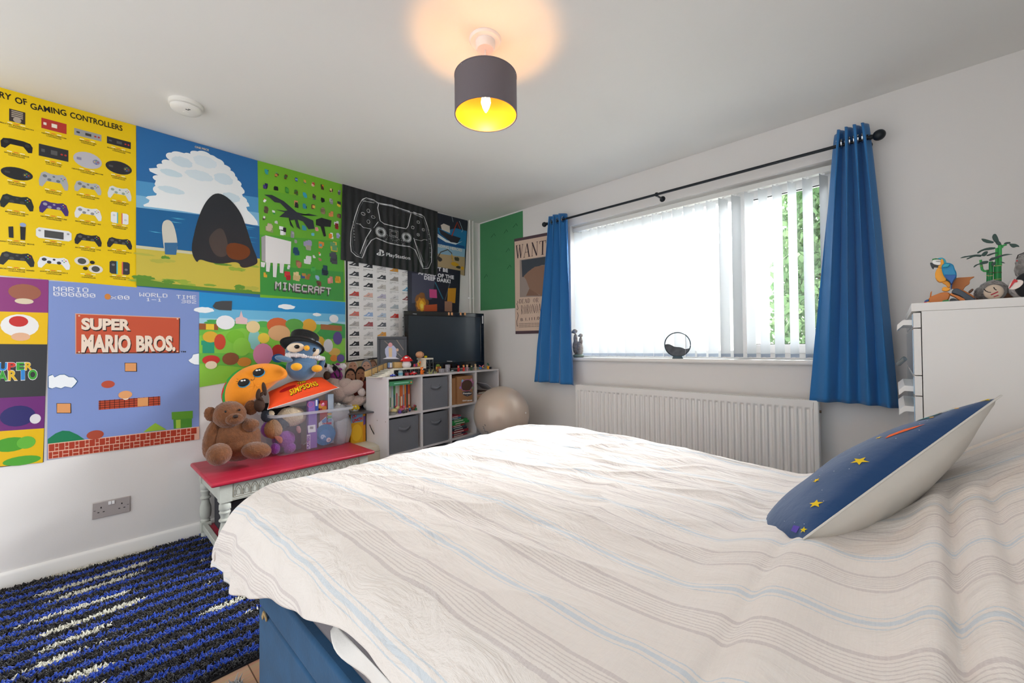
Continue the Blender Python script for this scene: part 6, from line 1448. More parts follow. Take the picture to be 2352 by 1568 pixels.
FN = CM.to_3x3() @ Vector((1, 0, 0))
def cs(px, py, dx=0.0):   # point in shelf coordinates on a plane dx in front of the open face
    w_ = pick_plane(px, py, tuple(CFL+FN*dx), tuple(FN)); return CMI @ Vector(w_)
def cst(px, py, z=CH):    # point on the top board
    return CMI @ Vector(pick(px, py, 2, z))
def cthing(name, label, cat, l, rz=0, group=None):
    w_ = CM @ Vector(l); return thing(name, label, cat, tuple(w_), CR+rz, group)
# grey fabric drawers
FAB = mat('grey_fabric', '74777e', .95, bump=(260, .35), spec=.1)
def fabric_box(k, z, label, w_=.262, open_=0.0, rz=0):
    t = cthing('fabric_drawer', label, 'storage box', (-.125-.004+open_, k*(CW-TH)/4+TH+.006+w_/2, z), rz, 'grey fabric drawers')
    d = .245; b2 = MB(); h = .248
    b2.span((-d/2, -w_/2, 0), (d/2, w_/2, .004)).span((-d/2, -w_/2, 0), (-d/2+.004, w_/2, h)).span((d/2-.004, -w_/2, 0), (d/2, w_/2, h)).span((-d/2, -w_/2, 0), (d/2, -w_/2+.004, h)).span((-d/2, w_/2-.004, 0), (d/2, w_/2, h))
    obj('body', b2, FAB, t)
    pts = [(d/2+.003+.010*math.sin(math.pi*i/12), -.052+.104*i/12, .178-.016*math.sin(math.pi*i/12)) for i in range(13)]
    hm_ = MB(); vs2 = []
    for p_ in pts: vs2 += [(p_[0], p_[1], p_[2]-.011), (p_[0], p_[1], p_[2]+.011)]
    hm_.add(vs2, [(2*i, 2*i+2, 2*i+3, 2*i+1) for i in range(12)]); obj('handle', hm_, FAB, t, solid=.004)
fabric_box(1, rows[1], 'grey fabric drawer in the top row between the books and the cardboard box')
fabric_box(0, rows[2], 'grey fabric drawer below the cube of standing books')
fabric_box(1, rows[2], 'grey fabric drawer in the middle row, second cube from the left')
for k in range(3): fabric_box(k, rows[3], 'grey fabric drawer in the bottom row, %s' % ('leftmost cube', 'second cube', 'third cube')[k])
# upright books
bk = [('8fb4d8', .0175, .205), ('a8303a', .016, .20), ('dfe0dc', .0165, .203), ('d5d8d0', .014, .206), ('c6d6e0', .013, .205), ('4f9a50', .012, .208), ('e6e2d4', .019, .212), ('d9c9b4', .010, .205), ('d8672a', .021, .207), ('c9b8b4', .011, .204), ('e08a2a', .013, .205), ('4a3560', .010, .206), ('d5602a', .015, .208)]
bn = ['pale blue', 'dark red', 'white speckled', 'grey white', 'ice blue', 'green', 'cream wide', 'beige thin', 'orange wide', 'mauve thin', 'amber', 'violet', 'rust orange']
y_ = TH+.006; bk = [(c, w_*1.38, h_) for c, w_, h_ in bk]
for i, (c, w_, h_) in enumerate(bk):
    d_ = .15; t = cthing('book', '%s spined book, number of its row %s, under the green book' % (bn[i], ['nearest the left side', 'second from left', 'third from left', 'fourth from left', 'fifth from left', 'sixth from left', 'in the middle', 'just right of the middle', 'sixth from right', 'fifth from right', 'third from right', 'second from right', 'nearest the right'][i]), 'book', (-.10, y_+w_/2, rows[1]), 0, 'books standing in the top left cube')
    t['label'] = '%s spined upright book, %s of its row' % (bn[i], ['leftmost', 'second', 'third', 'fourth', 'fifth', 'sixth', 'middle', 'eighth', 'ninth', 'tenth', 'eleventh', 'twelfth', 'rightmost'][i])
    obj('cover', MB().span((-d_, -w_/2+.0004, 0), (0, w_/2-.0004, h_)), mat('spine_'+c, c, .45), t, bevel=.0012)
    obj('pages', MB().span((-d_+.003, -w_/2+.002, h_-.001), (-.004, w_/2-.002, h_+.0004)), mat('page_paper', 'e6dfcf', .8), t)
    tl = MB(); tl.color(['f0e8d0', '2f4f8c', 'c93a3a', '3f7f50'][i % 4]); 
    r6 = random.Random(i)
    tl.span((.0002, -w_*.18, .045), (.0010, w_*.18, .045+r6.uniform(.06, .11))); tl.color('d8d4c8').span((.0002, -w_*.3, .012), (.0010, w_*.3, .024))
    obj('spine_title', tl, CARD, t); y_ += w_
t = cthing('book', 'large green book lying flat on the upright books', 'book', (-.055, TH+.11, rows[1]+.2135), 0, 'books standing in the top left cube')
obj('cover', MB().box((-.02, 0, .0015), (.15, .205, .003)).box((-.02, 0, .0295), (.15, .205, .003)).box((.0535, 0, .0155), (.003, .205, .031)), mat('green_cover', '2f8050', .4), t)
obj('pages', MB().box((-.022, 0, .0155), (.146, .198, .025)), mat('page_paper'), t)
obj('spine_title', MB().color('7fc0a8').box((.0556, .0, .016), (.0006, .13, .008)).color('d9773a').box((.0556, .088, .015), (.0006, .012, .012)), CARD, t)
# small toys in the first cube
def jumble(prefix, items):
    for nm, lb, px, py, dx, r_, col, shp in items:
        r_ *= 1.5; p_ = cs(px, py, dx); z0 = None
        t = cthing(nm, lb, 'toy', (p_.x, p_.y, rows[1]+.0005))
        if shp == 'pony':
            m_ = mat('toy_'+col, col, .5); obj('body', MB().ell((0, 0, r_), (r_*.8, r_*1.2, r_*.75), n=14), m_, t); obj('head', MB().ell((r_*.4, r_*1.0, r_*1.9), (r_*.55, r_*.6, r_*.55), n=12), m_, t)
            obj('mane', MB().ell((.0, r_*.8, r_*2.2), (r_*.4, r_*.6, r_*.4), n=10), mat('toy_mane', 'c8306a', .6), t)
        elif shp == 'car':
            m_ = mat('toy_'+col, col, .35); b2 = MB().box((0, 0, r_*.5), (r_*1.2, r_*2.4, r_*.7)).box((0, -.1*r_, r_*1.05), (r_*1.0, r_*1.3, r_*.6), taper=.75); obj('body', b2, m_, t, bevel=.0015)
            for sx in (-1, 1):
                for sy in (-1, 1): obj('wheel', MB().cyl((sx*r_*.5, sy*r_*.75, r_*.28), (sx*r_*.68, sy*r_*.75, r_*.28), r_*.28, n=12), mat('tyre', '1c1c1e', .7), t)
        elif shp == 'ring':
            obj('ring', MB().lathe([(r_*.75, 0), (r_, 0), (r_, r_*.8), (r_*.75, r_*.8), (r_*.75, 0)], n=24, cap=False), mat('toy_'+col, col, .4), t)
            obj('inset', MB().lathe([(0, r_*.2), (r_*.74, r_*.2), (r_*.74, r_*.5), (0, r_*.5)], n=20), mat('toy_orange', 'e8702a', .5), t)
        elif shp == 'fig':
            m_ = mat('toy_'+col, col, .45); obj('torso', MB().box((0, 0, r_*1.1), (r_*.6, r_*.9, r_*1.0), taper=.8), m_, t, bevel=.001); obj('head', MB().ell((0, 0, r_*1.95), (r_*.42, r_*.42, r_*.42), n=12), mat('toy_skin', 'e0b04a', .5), t)
            obj('leg', MB().box((0, -r_*.22, r_*.32), (r_*.5, r_*.36, r_*.62)), mat('toy_navy', '2a3050', .5), t); obj('leg', MB().box((0, r_*.22, r_*.32), (r_*.5, r_*.36, r_*.62)), mat('toy_navy'), t)
        elif shp == 'block':
            m_ = mat('toy_'+col, col, .4); obj('block', MB().box((0, 0, r_*.6), (r_*1.2, r_*1.4, r_*1.2)), m_, t, bevel=.001); obj('stud', MB().cyl((0, -r_*.3, r_*1.2), (0, -r_*.3, r_*1.45), r_*.28, n=10).cyl((0, r_*.3, r_*1.2), (0, r_*.3, r_*1.45), r_*.28, n=10), m_, t)
c1z = rows[1]
jumble('a', [('wind_up_toy', 'grey ring toy with orange inset in the book cube', 901, 943, -.03, .016, '8a8a86', 'ring'),
 ('toy_pony', 'pale yellow toy pony lying among the small toys in the book cube', 905, 936, -.06, .015, 'ead79a', 'pony'), ('toy_pony', 'pink toy pony behind the grey ring toy in the book cube', 922, 934, -.07, .013, 'd9708a', 'pony'),
 ('toy_car', 'dark grey toy vehicle at the front edge of the book cube', 929, 943, -.03, .012, '4a4a4c', 'car'), ('toy_figure', 'blue toy figure right of the standing books', 941, 936, -.05, .011, '3070b8', 'fig'),
 ('toy_ball', 'small brown toy critter at the right of the book cube', 949, 937, -.07, .011, '7a4a34', 'pony'), ('toy_block', 'small green toy block furthest right in the book cube', 955, 940, -.06, .009, '2f7a50', 'block'), ('toy_block', 'violet toy block in the middle of the book cube toys', 918, 940, -.045, .010, '6a4aa8', 'block')])
# cardboard carton with cloud-shaped opening
p0 = cs(1064, 930, -.01)
KR = mat('kraft_card', 'a3764f', .85, bump=(60, .1)); KRD = mat('kraft_inside', '4a3122', .9)
def carton(label, y0, y1, h, print_=True, dx=-.012):
    t = cthing('cardboard_carton', label, 'carton', (dx-.11, (y0+y1)/2, rows[1]), 0)
    w_ = y1-y0; obj('carton', MB().box((0, 0, h/2), (.22, w_, h)), KR, t, bevel=.001)
    obj('flap', MB().box((.02, -w_*.28, h+.004), (.12, w_*.34, .003), (.12, 0, .1)).box((.0, w_*.25, h+.006), (.12, w_*.3, .003), (-.18, 0, -.1)), KR, t)
    return t
ca = cs(1052, 930, -.012).y; cb2 = cs(1089, 930, -.012).y-TH-.004; cc2 = 2*(CW-TH)/4+TH+.004
t1 = carton('brown carton with a cloud-shaped hole and black badge, third cube of the top row', ca-.006, cb2, .236)
t2 = carton('plain brown carton squeezed in left of the printed one', cc2, ca-.010, .225, dx=-.03)
U_ = CM.to_3x3() @ Vector((0, 1, 0)); O_ = CM @ Vector((-.0115, 0, 0)); pr = Print(tuple(O_), tuple(U_), (0, 0, 1), 0.0); pr.crop(1000, 820, 7.13)
hole = [(425, 480), (430, 430), (455, 400), (490, 375), (540, 370), (580, 390), (602, 430), (605, 470), (580, 510), (560, 540), (500, 548), (450, 540), (430, 510)]
for c, r_, cc in (((445, 395), .014, '7fb8d8'), ((590, 375), .013, 'c98ab0'), ((405, 500), .010, '9a80c0'), ((610, 500), .010, '8ab08a'), ((620, 410), .008, 'b06a9c')): pr.ell(c, r_, r_*1.2, cc, 1)
pr.poly([((x-515)*1.10+515, (y-465)*1.10+465) for x, y in hole], 'b06aa8', 2); pr.poly(hole, '4a3122', 3)
pr.poly([(440, 575), (480, 560), (520, 552), (560, 560), (600, 575), (598, 610), (565, 628), (520, 645), (470, 625), (442, 605)], '3a3c44', 2); pr.text('Fonzies', (450, 605), (592, 598), .012, 'e8e4dc', 3, .06); pr.text('*', (512, 640), (530, 638), .010, 'e8e4dc', 3, .03)
pr.text('CRAFT', (440, 722), (515, 720), .011, 'ece8e4', 3, .07); pr.text('BEANS', (520, 722), (600, 716), .011, 'ece8e4', 3, .07); pr.text('NEW', (497, 558), (548, 552), .006, 'd04a4a', 3, .05)
pr.build('front_print', CARD, parent=t1, world=True)
# pile of books in the third cube, middle row
pile = [('8c3040', .016, .20, 'dark red', 0), ('2f3b50', .014, .17, 'navy', .05), ('a8303c', .022, .21, 'crimson', -.04), ('2a2c40', .018, .19, 'black and cream', .08), ('2f5a60', .015, .18, 'dark teal', -.03), ('a03038', .015, .16, 'brick red', .03), ('2f9a4c', .020, .22, 'bright green', .12), ('38a858', .020, .20, 'lighter green', .05), ('3f4a44', .010, .16, 'grey', .1), ('3a80a0', .014, .12, 'blue', -.05), ('a83a4a', .014, .12, 'red', .02)]
zz = rows[2]+.001; col2 = 2*(CW-TH)/4+TH
for i, (c, h_, L_, nm, rz) in enumerate(pile):
    t = cthing('book', '%s book lying flat in the third cube, %s of the pile' % (nm, ['bottom', 'second', 'third', 'fourth', 'fifth', 'sixth', 'seventh', 'eighth', 'ninth', 'tenth', 'top'][i]), 'book', (-.10, col2+.008+L_/2+abs(rz)*.05, zz), rz*.5, 'books piled in the third cube')
    obj('cover', MB().box((0, 0, .0012), (.15, L_, .0024)).box((0, 0, h_-.0014), (.15, L_, .0024)).box((.074, 0, h_/2), (.003, L_, h_-.001)), mat('cover_'+c, c, .4), t, bevel=.0008)
    obj('pages', MB().box((-.002, 0, h_/2), (.145, L_-.006, h_-.005)), mat('page_paper'), t)
    obj('spine_title', MB().color('e8e4d8').box((.0758, -.01, h_/2), (.0005, L_*.55, h_*.35)), CARD, t); zz += h_+.0003
# papers in the fourth cube
col3 = 3*(CW-TH)/4+TH; zz = rows[1]+.001
for i, (c, L_, rz) in enumerate((('c9a070', .22, .1), ('8c5a44', .2, -.1), ('d9c9a8', .21, .2), ('b85a4a', .2, .0), ('e0d8c8', .2, -.2), ('6a5040', .19, .12))):
    t = cthing('magazine', '%s magazine in the fourth cube behind the ball, %s of the pile' % (['tan', 'brown', 'cream', 'red', 'white', 'dark'][i], ['bottom', 'second', 'third', 'fourth', 'fifth', 'top'][i]), 'magazine', (-.12, col3+.135, zz), rz, 'magazines in the fourth cube')
    obj('pages', MB().box((0, 0, .006), (.16, L_, .011)), mat('cover_'+c, c, .6), t, bevel=.001); obj('edge', MB().box((.0802, 0, .006), (.0006, L_*.96, .006)), mat('page_paper'), t); zz += .0125
t = cthing('paper_sheet', 'grey printed booklet leaning over the magazines in the fourth cube', 'booklet', (-.06, col3+.17, zz+.025))
obj('sheet', MB().box((0, 0, .02), (.13, .17, .003), (-.45, .1, .2)), mat('grey_paper', 'c0c2ca', .6), t); obj('print_lines', MB().box((.02, .01, .023), (.05, .05, .001), (-.45, .1, .2)), mat('dark_slot'), t)
t = cthing('card_box', 'small blue card box at the left of the fourth cube', 'card box', (-.05, col3+.022, zz)); obj('carton', MB().box((0, 0, .033), (.04, .03, .066)), mat('blue_card', '4a6088', .5), t, bevel=.001); obj('panel', MB().box((.0202, 0, .033), (.0006, .02, .04)), mat('page_paper'), t)

# ------------------------------------------------------------------ television
TL_, TR_ = Vector((.085, -.935)), Vector((.292, -.205)); tw = (TR_-TL_).length; ta = math.atan2(-(TR_.x-TL_.x), (TR_.y-TL_.y))
tcn_ = (TL_+TR_)/2; tv = thing('television', 'black flat screen television standing on the cube shelves', 'television', (tcn_.x, tcn_.y, CH), ta)
zt0, zt1 = .942-CH, 1.443-CH
GLB = mat('gloss_black_bezel', '0c0d10', .12, coat=.5); MB_ = mat('tv_back', '16171a', .5)
fr2 = MB(); bw = .038
fr2.span((-.02, -tw/2, zt0), (.0, tw/2, zt0+.055)).span((-.02, -tw/2, zt1-bw), (.0, tw/2, zt1)).span((-.02, -tw/2, zt0+.05), (.0, -tw/2+bw, zt1-bw+.002)).span((-.02, tw/2-bw, zt0+.05), (.0, tw/2, zt1-bw+.002))
obj('bezel', fr2, GLB, tv, bevel=.004)
obj('screen', MB().span((-.02, -tw/2+bw-.001, zt0+.054), (-.006, tw/2-bw+.001, zt1-bw+.001)), mat('lcd_screen', '1b2730', .22, spec=.6, coat=.3), tv)
obj('rear_shell', MB().span((-.075, -tw/2+.03, zt0+.03), (-.0205, tw/2-.03, zt1-.03)), MB_, tv, bevel=.02)
obj('stand_neck', MB().span((-.05, -.05, .012), (-.025, .05, zt0+.06)), GLB, tv); obj('stand_foot', MB().lathe([(0, 0), (.19, 0), (.185, .008), (.06, .013), (0, .013)], (-.03, 0, .0005), n=40, sc=(.48, 1, 1)), GLB, tv)
Uv = Vector((-math.sin(ta), math.cos(ta), 0)); Nv = Vector((math.cos(ta), math.sin(ta), 0)); pr = Print(tuple(Vector((tcn_.x, tcn_.y, CH))+Nv*.0006), tuple(Uv), (0, 0, 1), 0); pr.crop(0, 0, 1)
pr.text('SAMSUNG', (1026.5, 830.2), (1038.5, 830.6), .0085, 'c4c8cc', 1, .03); pr.text('SAMSUNG', (948, 721), (957, 721.6), .006, 'a8acb0', 1, .03)
for x in (1031, 1038, 1058, 1068): pr.poly([(x-2, 717+x*.0), (x+2, 717.5), (x+2, 724), (x-2, 723.5)], 'd8a070', 1)
pr.poly([(1107, 725), (1110, 725), (1110, 743), (1107, 743)], 'b8bcc0', 1)
pr.build('markings', CARD, parent=tv, world=True)

# ------------------------------------------------------------------ framed picture
fc_, fs_ = Vector(pick(868, 840, 0, .16)), 0
pA = Vector(pick_plane(866, 772, (.17, -1.15, 0), (.80, -.60, 0))); 
Nf = Vector((.80, -.60, 0)).normalized(); Uf = Vector((.60, .80, 0)); O_f = Vector((.24, -1.20, 0))
def fp(px, py): q = Vector(pick_plane(px, py, tuple(O_f), tuple(Nf))); return (q-O_f).dot(Uf), q.z
u0, z1f = fp(866, 773); u1, _z = fp(934, 773); _, z0f = fp(880, 838); z0f = CH+.003
fo = thing('picture_frame', 'dark grey framed picture leaning left of the television', 'picture frame', (O_f.x, O_f.y, CH), math.atan2(Nf.y, Nf.x))
fb = MB(); bw = .020; a0, a1, h1 = u0, u1, z1f-CH
fb.span((-.02, a0, .002), (0, a1, bw)).span((-.02, a0, h1-bw), (0, a1, h1)).span((-.02, a0, bw), (0, a0+bw, h1-bw)).span((-.02, a1-bw, bw), (0, a1, h1-bw))
obj('frame', fb, mat('charcoal_frame', '3f434a', .5), fo, bevel=.002)
obj('picture', MB().span((-.015, a0+bw-.001, bw), (-.008, a1-bw+.001, h1-bw)), mat('picture_ground', '4c4f55', .5), fo)
pr = Print(tuple(O_f-Nf*.0075), tuple(Uf), (0, 0, 1), 0); pr.crop(*F_)
pr.line([(450, 360), (620, 520)], .006, '8a7f78', 1); pr.line([(570, 350), (640, 450)], .006, '8a7f78', 1)
pr.poly([(455, 440), (480, 410), (540, 405), (570, 440), (570, 500), (560, 530), (470, 530), (455, 480)], 'b6bcd8', 2); pr.ell((508, 400), .016, .018, 'd89aa0', 3); pr.poly([(490, 430), (525, 430), (525, 530), (495, 530)], 'dcc098', 3); pr.ell((578, 450), .010, .012, 'd0b09a', 3); pr.poly([(430, 540), (600, 540), (560, 522), (480, 520)], 'dcdce6', 3)
pr.build('printed_image', CARD, parent=fo, world=True)
obj('back_stand', MB().span((-.0215, (a0+a1)/2-.03, .0), (-.0205, (a0+a1)/2+.03, h1*.7)), MB_, fo)

# ------------------------------------------------------------------ toys on the shelf top
Z2 = (840, 800, 14.7)
def z2(a, b2): return (840+a/14.7, 800+b2/14.7)
IV = mat('ivory_plastic', 'e6e0cf', .5); GRP = mat('grey_plastic', '55585a', .5); TANP = mat('tan_plastic', 'c9a66a', .6)
# finger-skate ramp with stairs
sA = cst(853, 865); sB = cst(880, 866)
PL = -.045   # ramp front face plane
def cz(px, py, dx=PL): p_ = cs(px, py, dx); return p_
ramp = cthing('toy_skate_ramp', 'ivory and grey toy skate ramp with stairs along the shelf top', 'toy', (PL, 0.0, CH))
yL, yS, yM, yH = cz(*z2(370, 940)).y, cz(*z2(950, 660)).y, cz(*z2(2040, 610)).y, cz(*z2(2285, 300)).y
zD = cz(*z2(1500, 650)).z-CH; zTt = cz(*z2(2200, 320)).z-CH; dp = .10
zD = max(.05, zD); zTt = max(zD+.05, zTt)
n_st = 6; stm = MB()
for k in range(n_st):
    a = yL+(yS-yL)*k/n_st; b2 = yL+(yS-yL)*(k+1)/n_st; stm.span((-dp, a, 0), (0, b2, zD*(k+.7)/n_st))
obj('stairs', stm, IV, ramp, bevel=.0015)
trd = MB()
for k in range(n_st): a = yL+(yS-yL)*k/n_st; b2 = yL+(yS-yL)*(k+1)/n_st; trd.span((-dp+.004, a+.001, zD*(k+.7)/n_st), (-.012, b2-.001, zD*(k+.7)/n_st+.002))
obj('treads', trd, mat('slate_plastic', '6f777a', .6), ramp)
obj('deck', MB().span((-dp, yS, zD-.012), (0, yM, zD)), IV, ramp, bevel=.001)
def lattice(y0, y1, z0, z1, n_):
    m_ = MB(); w_ = (y1-y0)/n_
    for k in range(n_):
        a, b2 = y0+k*w_, y0+(k+1)*w_; c = (a+b2)/2; zm = (z0+z1)/2
        for q in ([(a, z0), (c, zm), (a, z1)], [(b2, z0), (c, zm), (b2, z1)], [(c, z0), (c, z1)], [(a, zm), (b2, zm)]): m_.tube([(-.003, p_[0], p_[1]) for p_ in q], .0022, 5)
        m_.span((-.006, a, z0), (0, a+.003, z1)); m_.span((-.006, b2-.003, z0), (0, b2, z1))
    m_.span((-.006, y0, z0), (0, y1, z0+.004)); return m_
obj('lattice_panel', lattice(yS+.002, yM, 0, zD-.012, 4), GRP, ramp); obj('lattice_panel', lattice(yM, yH, 0, zTt-.012, 1), GRP, ramp)
obj('inner_wall', MB().span((-dp+.002, yS, 0), (-dp+.006, yH, zD-.013)), mat('dark_plastic', '2a2b2c', .7), ramp)
obj('platform', MB().span((-dp, yM-.012, zTt-.012), (0, yH, zTt)), IV, ramp, bevel=.001)
qm = MB(); rr_ = zTt-zD-.012; pts = []
for k in range(9): a = k/8*math.pi/2; pts.append((yM-rr_*math.cos(a)-.0+0, zD+rr_-rr_*math.sin(a)))
prof2 = [(yM-.0, zD), (yM, zTt-.012)]+[(yM-rr_*(1-math.sin(math.pi/2*k/8)) if False else yM-rr_*(1-math.cos(math.pi/2*k/8)), zTt-.012-rr_*math.sin(math.pi/2*k/8)) for k in range(9)]
vs2 = [(0, a, b2) for a, b2 in prof2]+[(-dp, a, b2) for a, b2 in prof2]; n_ = len(prof2)
qm.add(vs2, [tuple(range(n_)), tuple(range(2*n_-1, n_-1, -1))]+[(i, n_+i, n_+(i+1) % n_, (i+1) % n_) for i in range(n_)], smooth=False); obj('quarter_pipe', qm, IV, ramp)
bankm = MB(); bankm.add([(-dp, yL-.03, .004), (-dp, yS+.01, .004), (-dp, yS+.01, zD+.045), (-dp, yL-.03, .045), (-dp-.004, yL-.03, .004), (-dp-.004, yS+.01, .004), (-dp-.004, yS+.01, zD+.045), (-dp-.004, yL-.03, .045)], [(0, 1, 2, 3), (7, 6, 5, 4), (3, 2, 6, 7), (0, 3, 7, 4), (1, 5, 6, 2)], smooth=False)
obj('side_bank', bankm, TANP, ramp); obj('hand_rail', MB().tube([(-dp+.002, yL-.03, .047), (-dp+.002, yS+.01, zD+.047), (-dp+.002, yM-.05, zD+.047)], .004, 6), GRP, ramp)
for k in range(3): y = yL+(yS-yL)*(k+.4)/3; obj('rail_post', MB().cyl((-dp+.012, y, zD*(k+.5)/3), (-dp+.012, y, zD*(k+.5)/3+.05), .002), GRP, ramp)
def onramp(px, py, h0, dx=PL-.05): p_ = cs(px, py, dx); return p_
# mushroom lamp
pm_ = cs(*z2(1385, 600), PL-.045); s_m = (Vector(CM @ pm_)-Vector(CAM)).dot(Vector(_f))/F_PX/14.7
mu = cthing('mushroom_ornament', 'red and white spotted mushroom ornament on the toy ramp', 'ornament', (PL-.048, pm_.y, CH+zD+.0005))
obj('stalk', MB().lathe([(0, 0), (110*s_m, 0), (150*s_m, 50*s_m), (155*s_m, 110*s_m), (130*s_m, 170*s_m), (110*s_m, 225*s_m), (0, 230*s_m)], n=32), mat('frosted_white', 'e4e0e2', .35), mu)
cp_ = obj('cap', MB().lathe([(0, 205*s_m), (200*s_m, 212*s_m), (212*s_m, 225*s_m), (205*s_m, 245*s_m), (165*s_m, 300*s_m), (115*s_m, 355*s_m), (60*s_m, 400*s_m), (0, 415*s_m)], n=36), mat('gloss_red', 'd8121c', .22, coat=.4), mu)
for a, h_, r_, k in ((-.75, 330, .045, 1), (.35, 300, .03, 1), (.05, 345, .022, 1), (-1.6, 270, .03, 1), (1.3, 330, .03, 1)):
    rad = 212-(h_-225)*.93 if h_ < 400 else 60
    obj('spot', MB().ell((rad*.92*s_m*math.cos(a), rad*.92*s_m*math.sin(a), h_*s_m), (.4*r_*.4+.004, r_*.30, r_*.22), (0, 0, a), n=14), mat('spot_white', 'f4f2f0', .3), cp_)
# speaker egg and small ball on platform
pe = cs(*z2(1825, 175), PL-.05); eg = cthing('wooden_egg', 'pale tan egg with a dark seam on the ramp platform', 'ornament', (PL-.05, pe.y, CH+zTt))
obj('shell', MB().ell((0, 0, 120*s_m), (120*s_m, 160*s_m, 120*s_m), n=28), mat('tan_egg', 'd09a74', .4), eg)
obj('seam', MB().tube([(116*s_m*math.cos(q), 42*s_m, 120*s_m+116*s_m*math.sin(q)) for q in [6.283*i/28 for i in range(28)]], .0016, 5, closed=True), mat('seam_brown', '5f3c28', .6), eg)
pe = cs(*z2(2025, 240), PL-.05); t = cthing('yellow_ball', 'tiny yellow ball beside the tan egg', 'ball', (PL-.05, pe.y, CH+zTt)); obj('ball', MB().ell((0, 0, 40*s_m), (56*s_m, 60*s_m, 40*s_m), n=16), mat('bright_yellow', 'f0d80a', .4), t)
t = cthing('tan_block', 'tan rounded block on the toy ramp behind the mushroom', 'toy', (PL-.075, cs(*z2(1080, 520), PL-.07).y, CH+zD+.0005)); obj('block', MB().box((0, 0, .023), (.03, .075, .045)), TANP, t, bevel=.004); obj('cap', MB().box((0, 0, .047), (.031, .076, .003)), GRP, t)
t = cthing('mini_can', 'small blue and white printed tin at the top of the toy stairs', 'tin', (PL-.06, cs(*z2(820, 520), PL-.06).y, CH+zD+.0005)); obj('tin', MB().box((0, 0, .022), (.02, .028, .044)), mat('tin_blue', '7f94b8', .35), t, bevel=.002); obj('label_band', MB().box((.0103, 0, .022), (.0006, .012, .036)), mat('page_paper'), t); obj('base_band', MB().box((0, 0, .003), (.0215, .029, .006)), mat('maroon', '5a1c2c', .5), t)
# bird/monster toy on the ramp
t = cthing('toy_creature', 'striped pink blue and yellow toy creature on the toy ramp', 'toy', (PL-.04, cs(*z2(1720, 500), PL-.04).y, CH+zD+.0005))
for k, (y, c, r_) in enumerate(((-.022, 'd8486a', .012), (-.011, '3a4a8c', .0125), (0, 'c8486a', .013), (.010, 'e0b83a', .014))): obj('segment', MB().ell((0, y, r_+.002), (r_, r_*.7, r_), n=14), mat('toy_'+c, c, .5), t)
obj('head', MB().ell((0, .022, .020), (.014, .014, .016), n=16), mat('toy_e0b83a', 'e0b83a', .5), t); obj('eye', MB().ell((.012, .020, .024), (.004, .005, .007), n=10), mat('toy_navy', '2a3050', .5), t); obj('crest', MB().ell((0, .034, .032), (.006, .008, .014), n=10), mat('toy_orange', 'e8702a', .5), t)
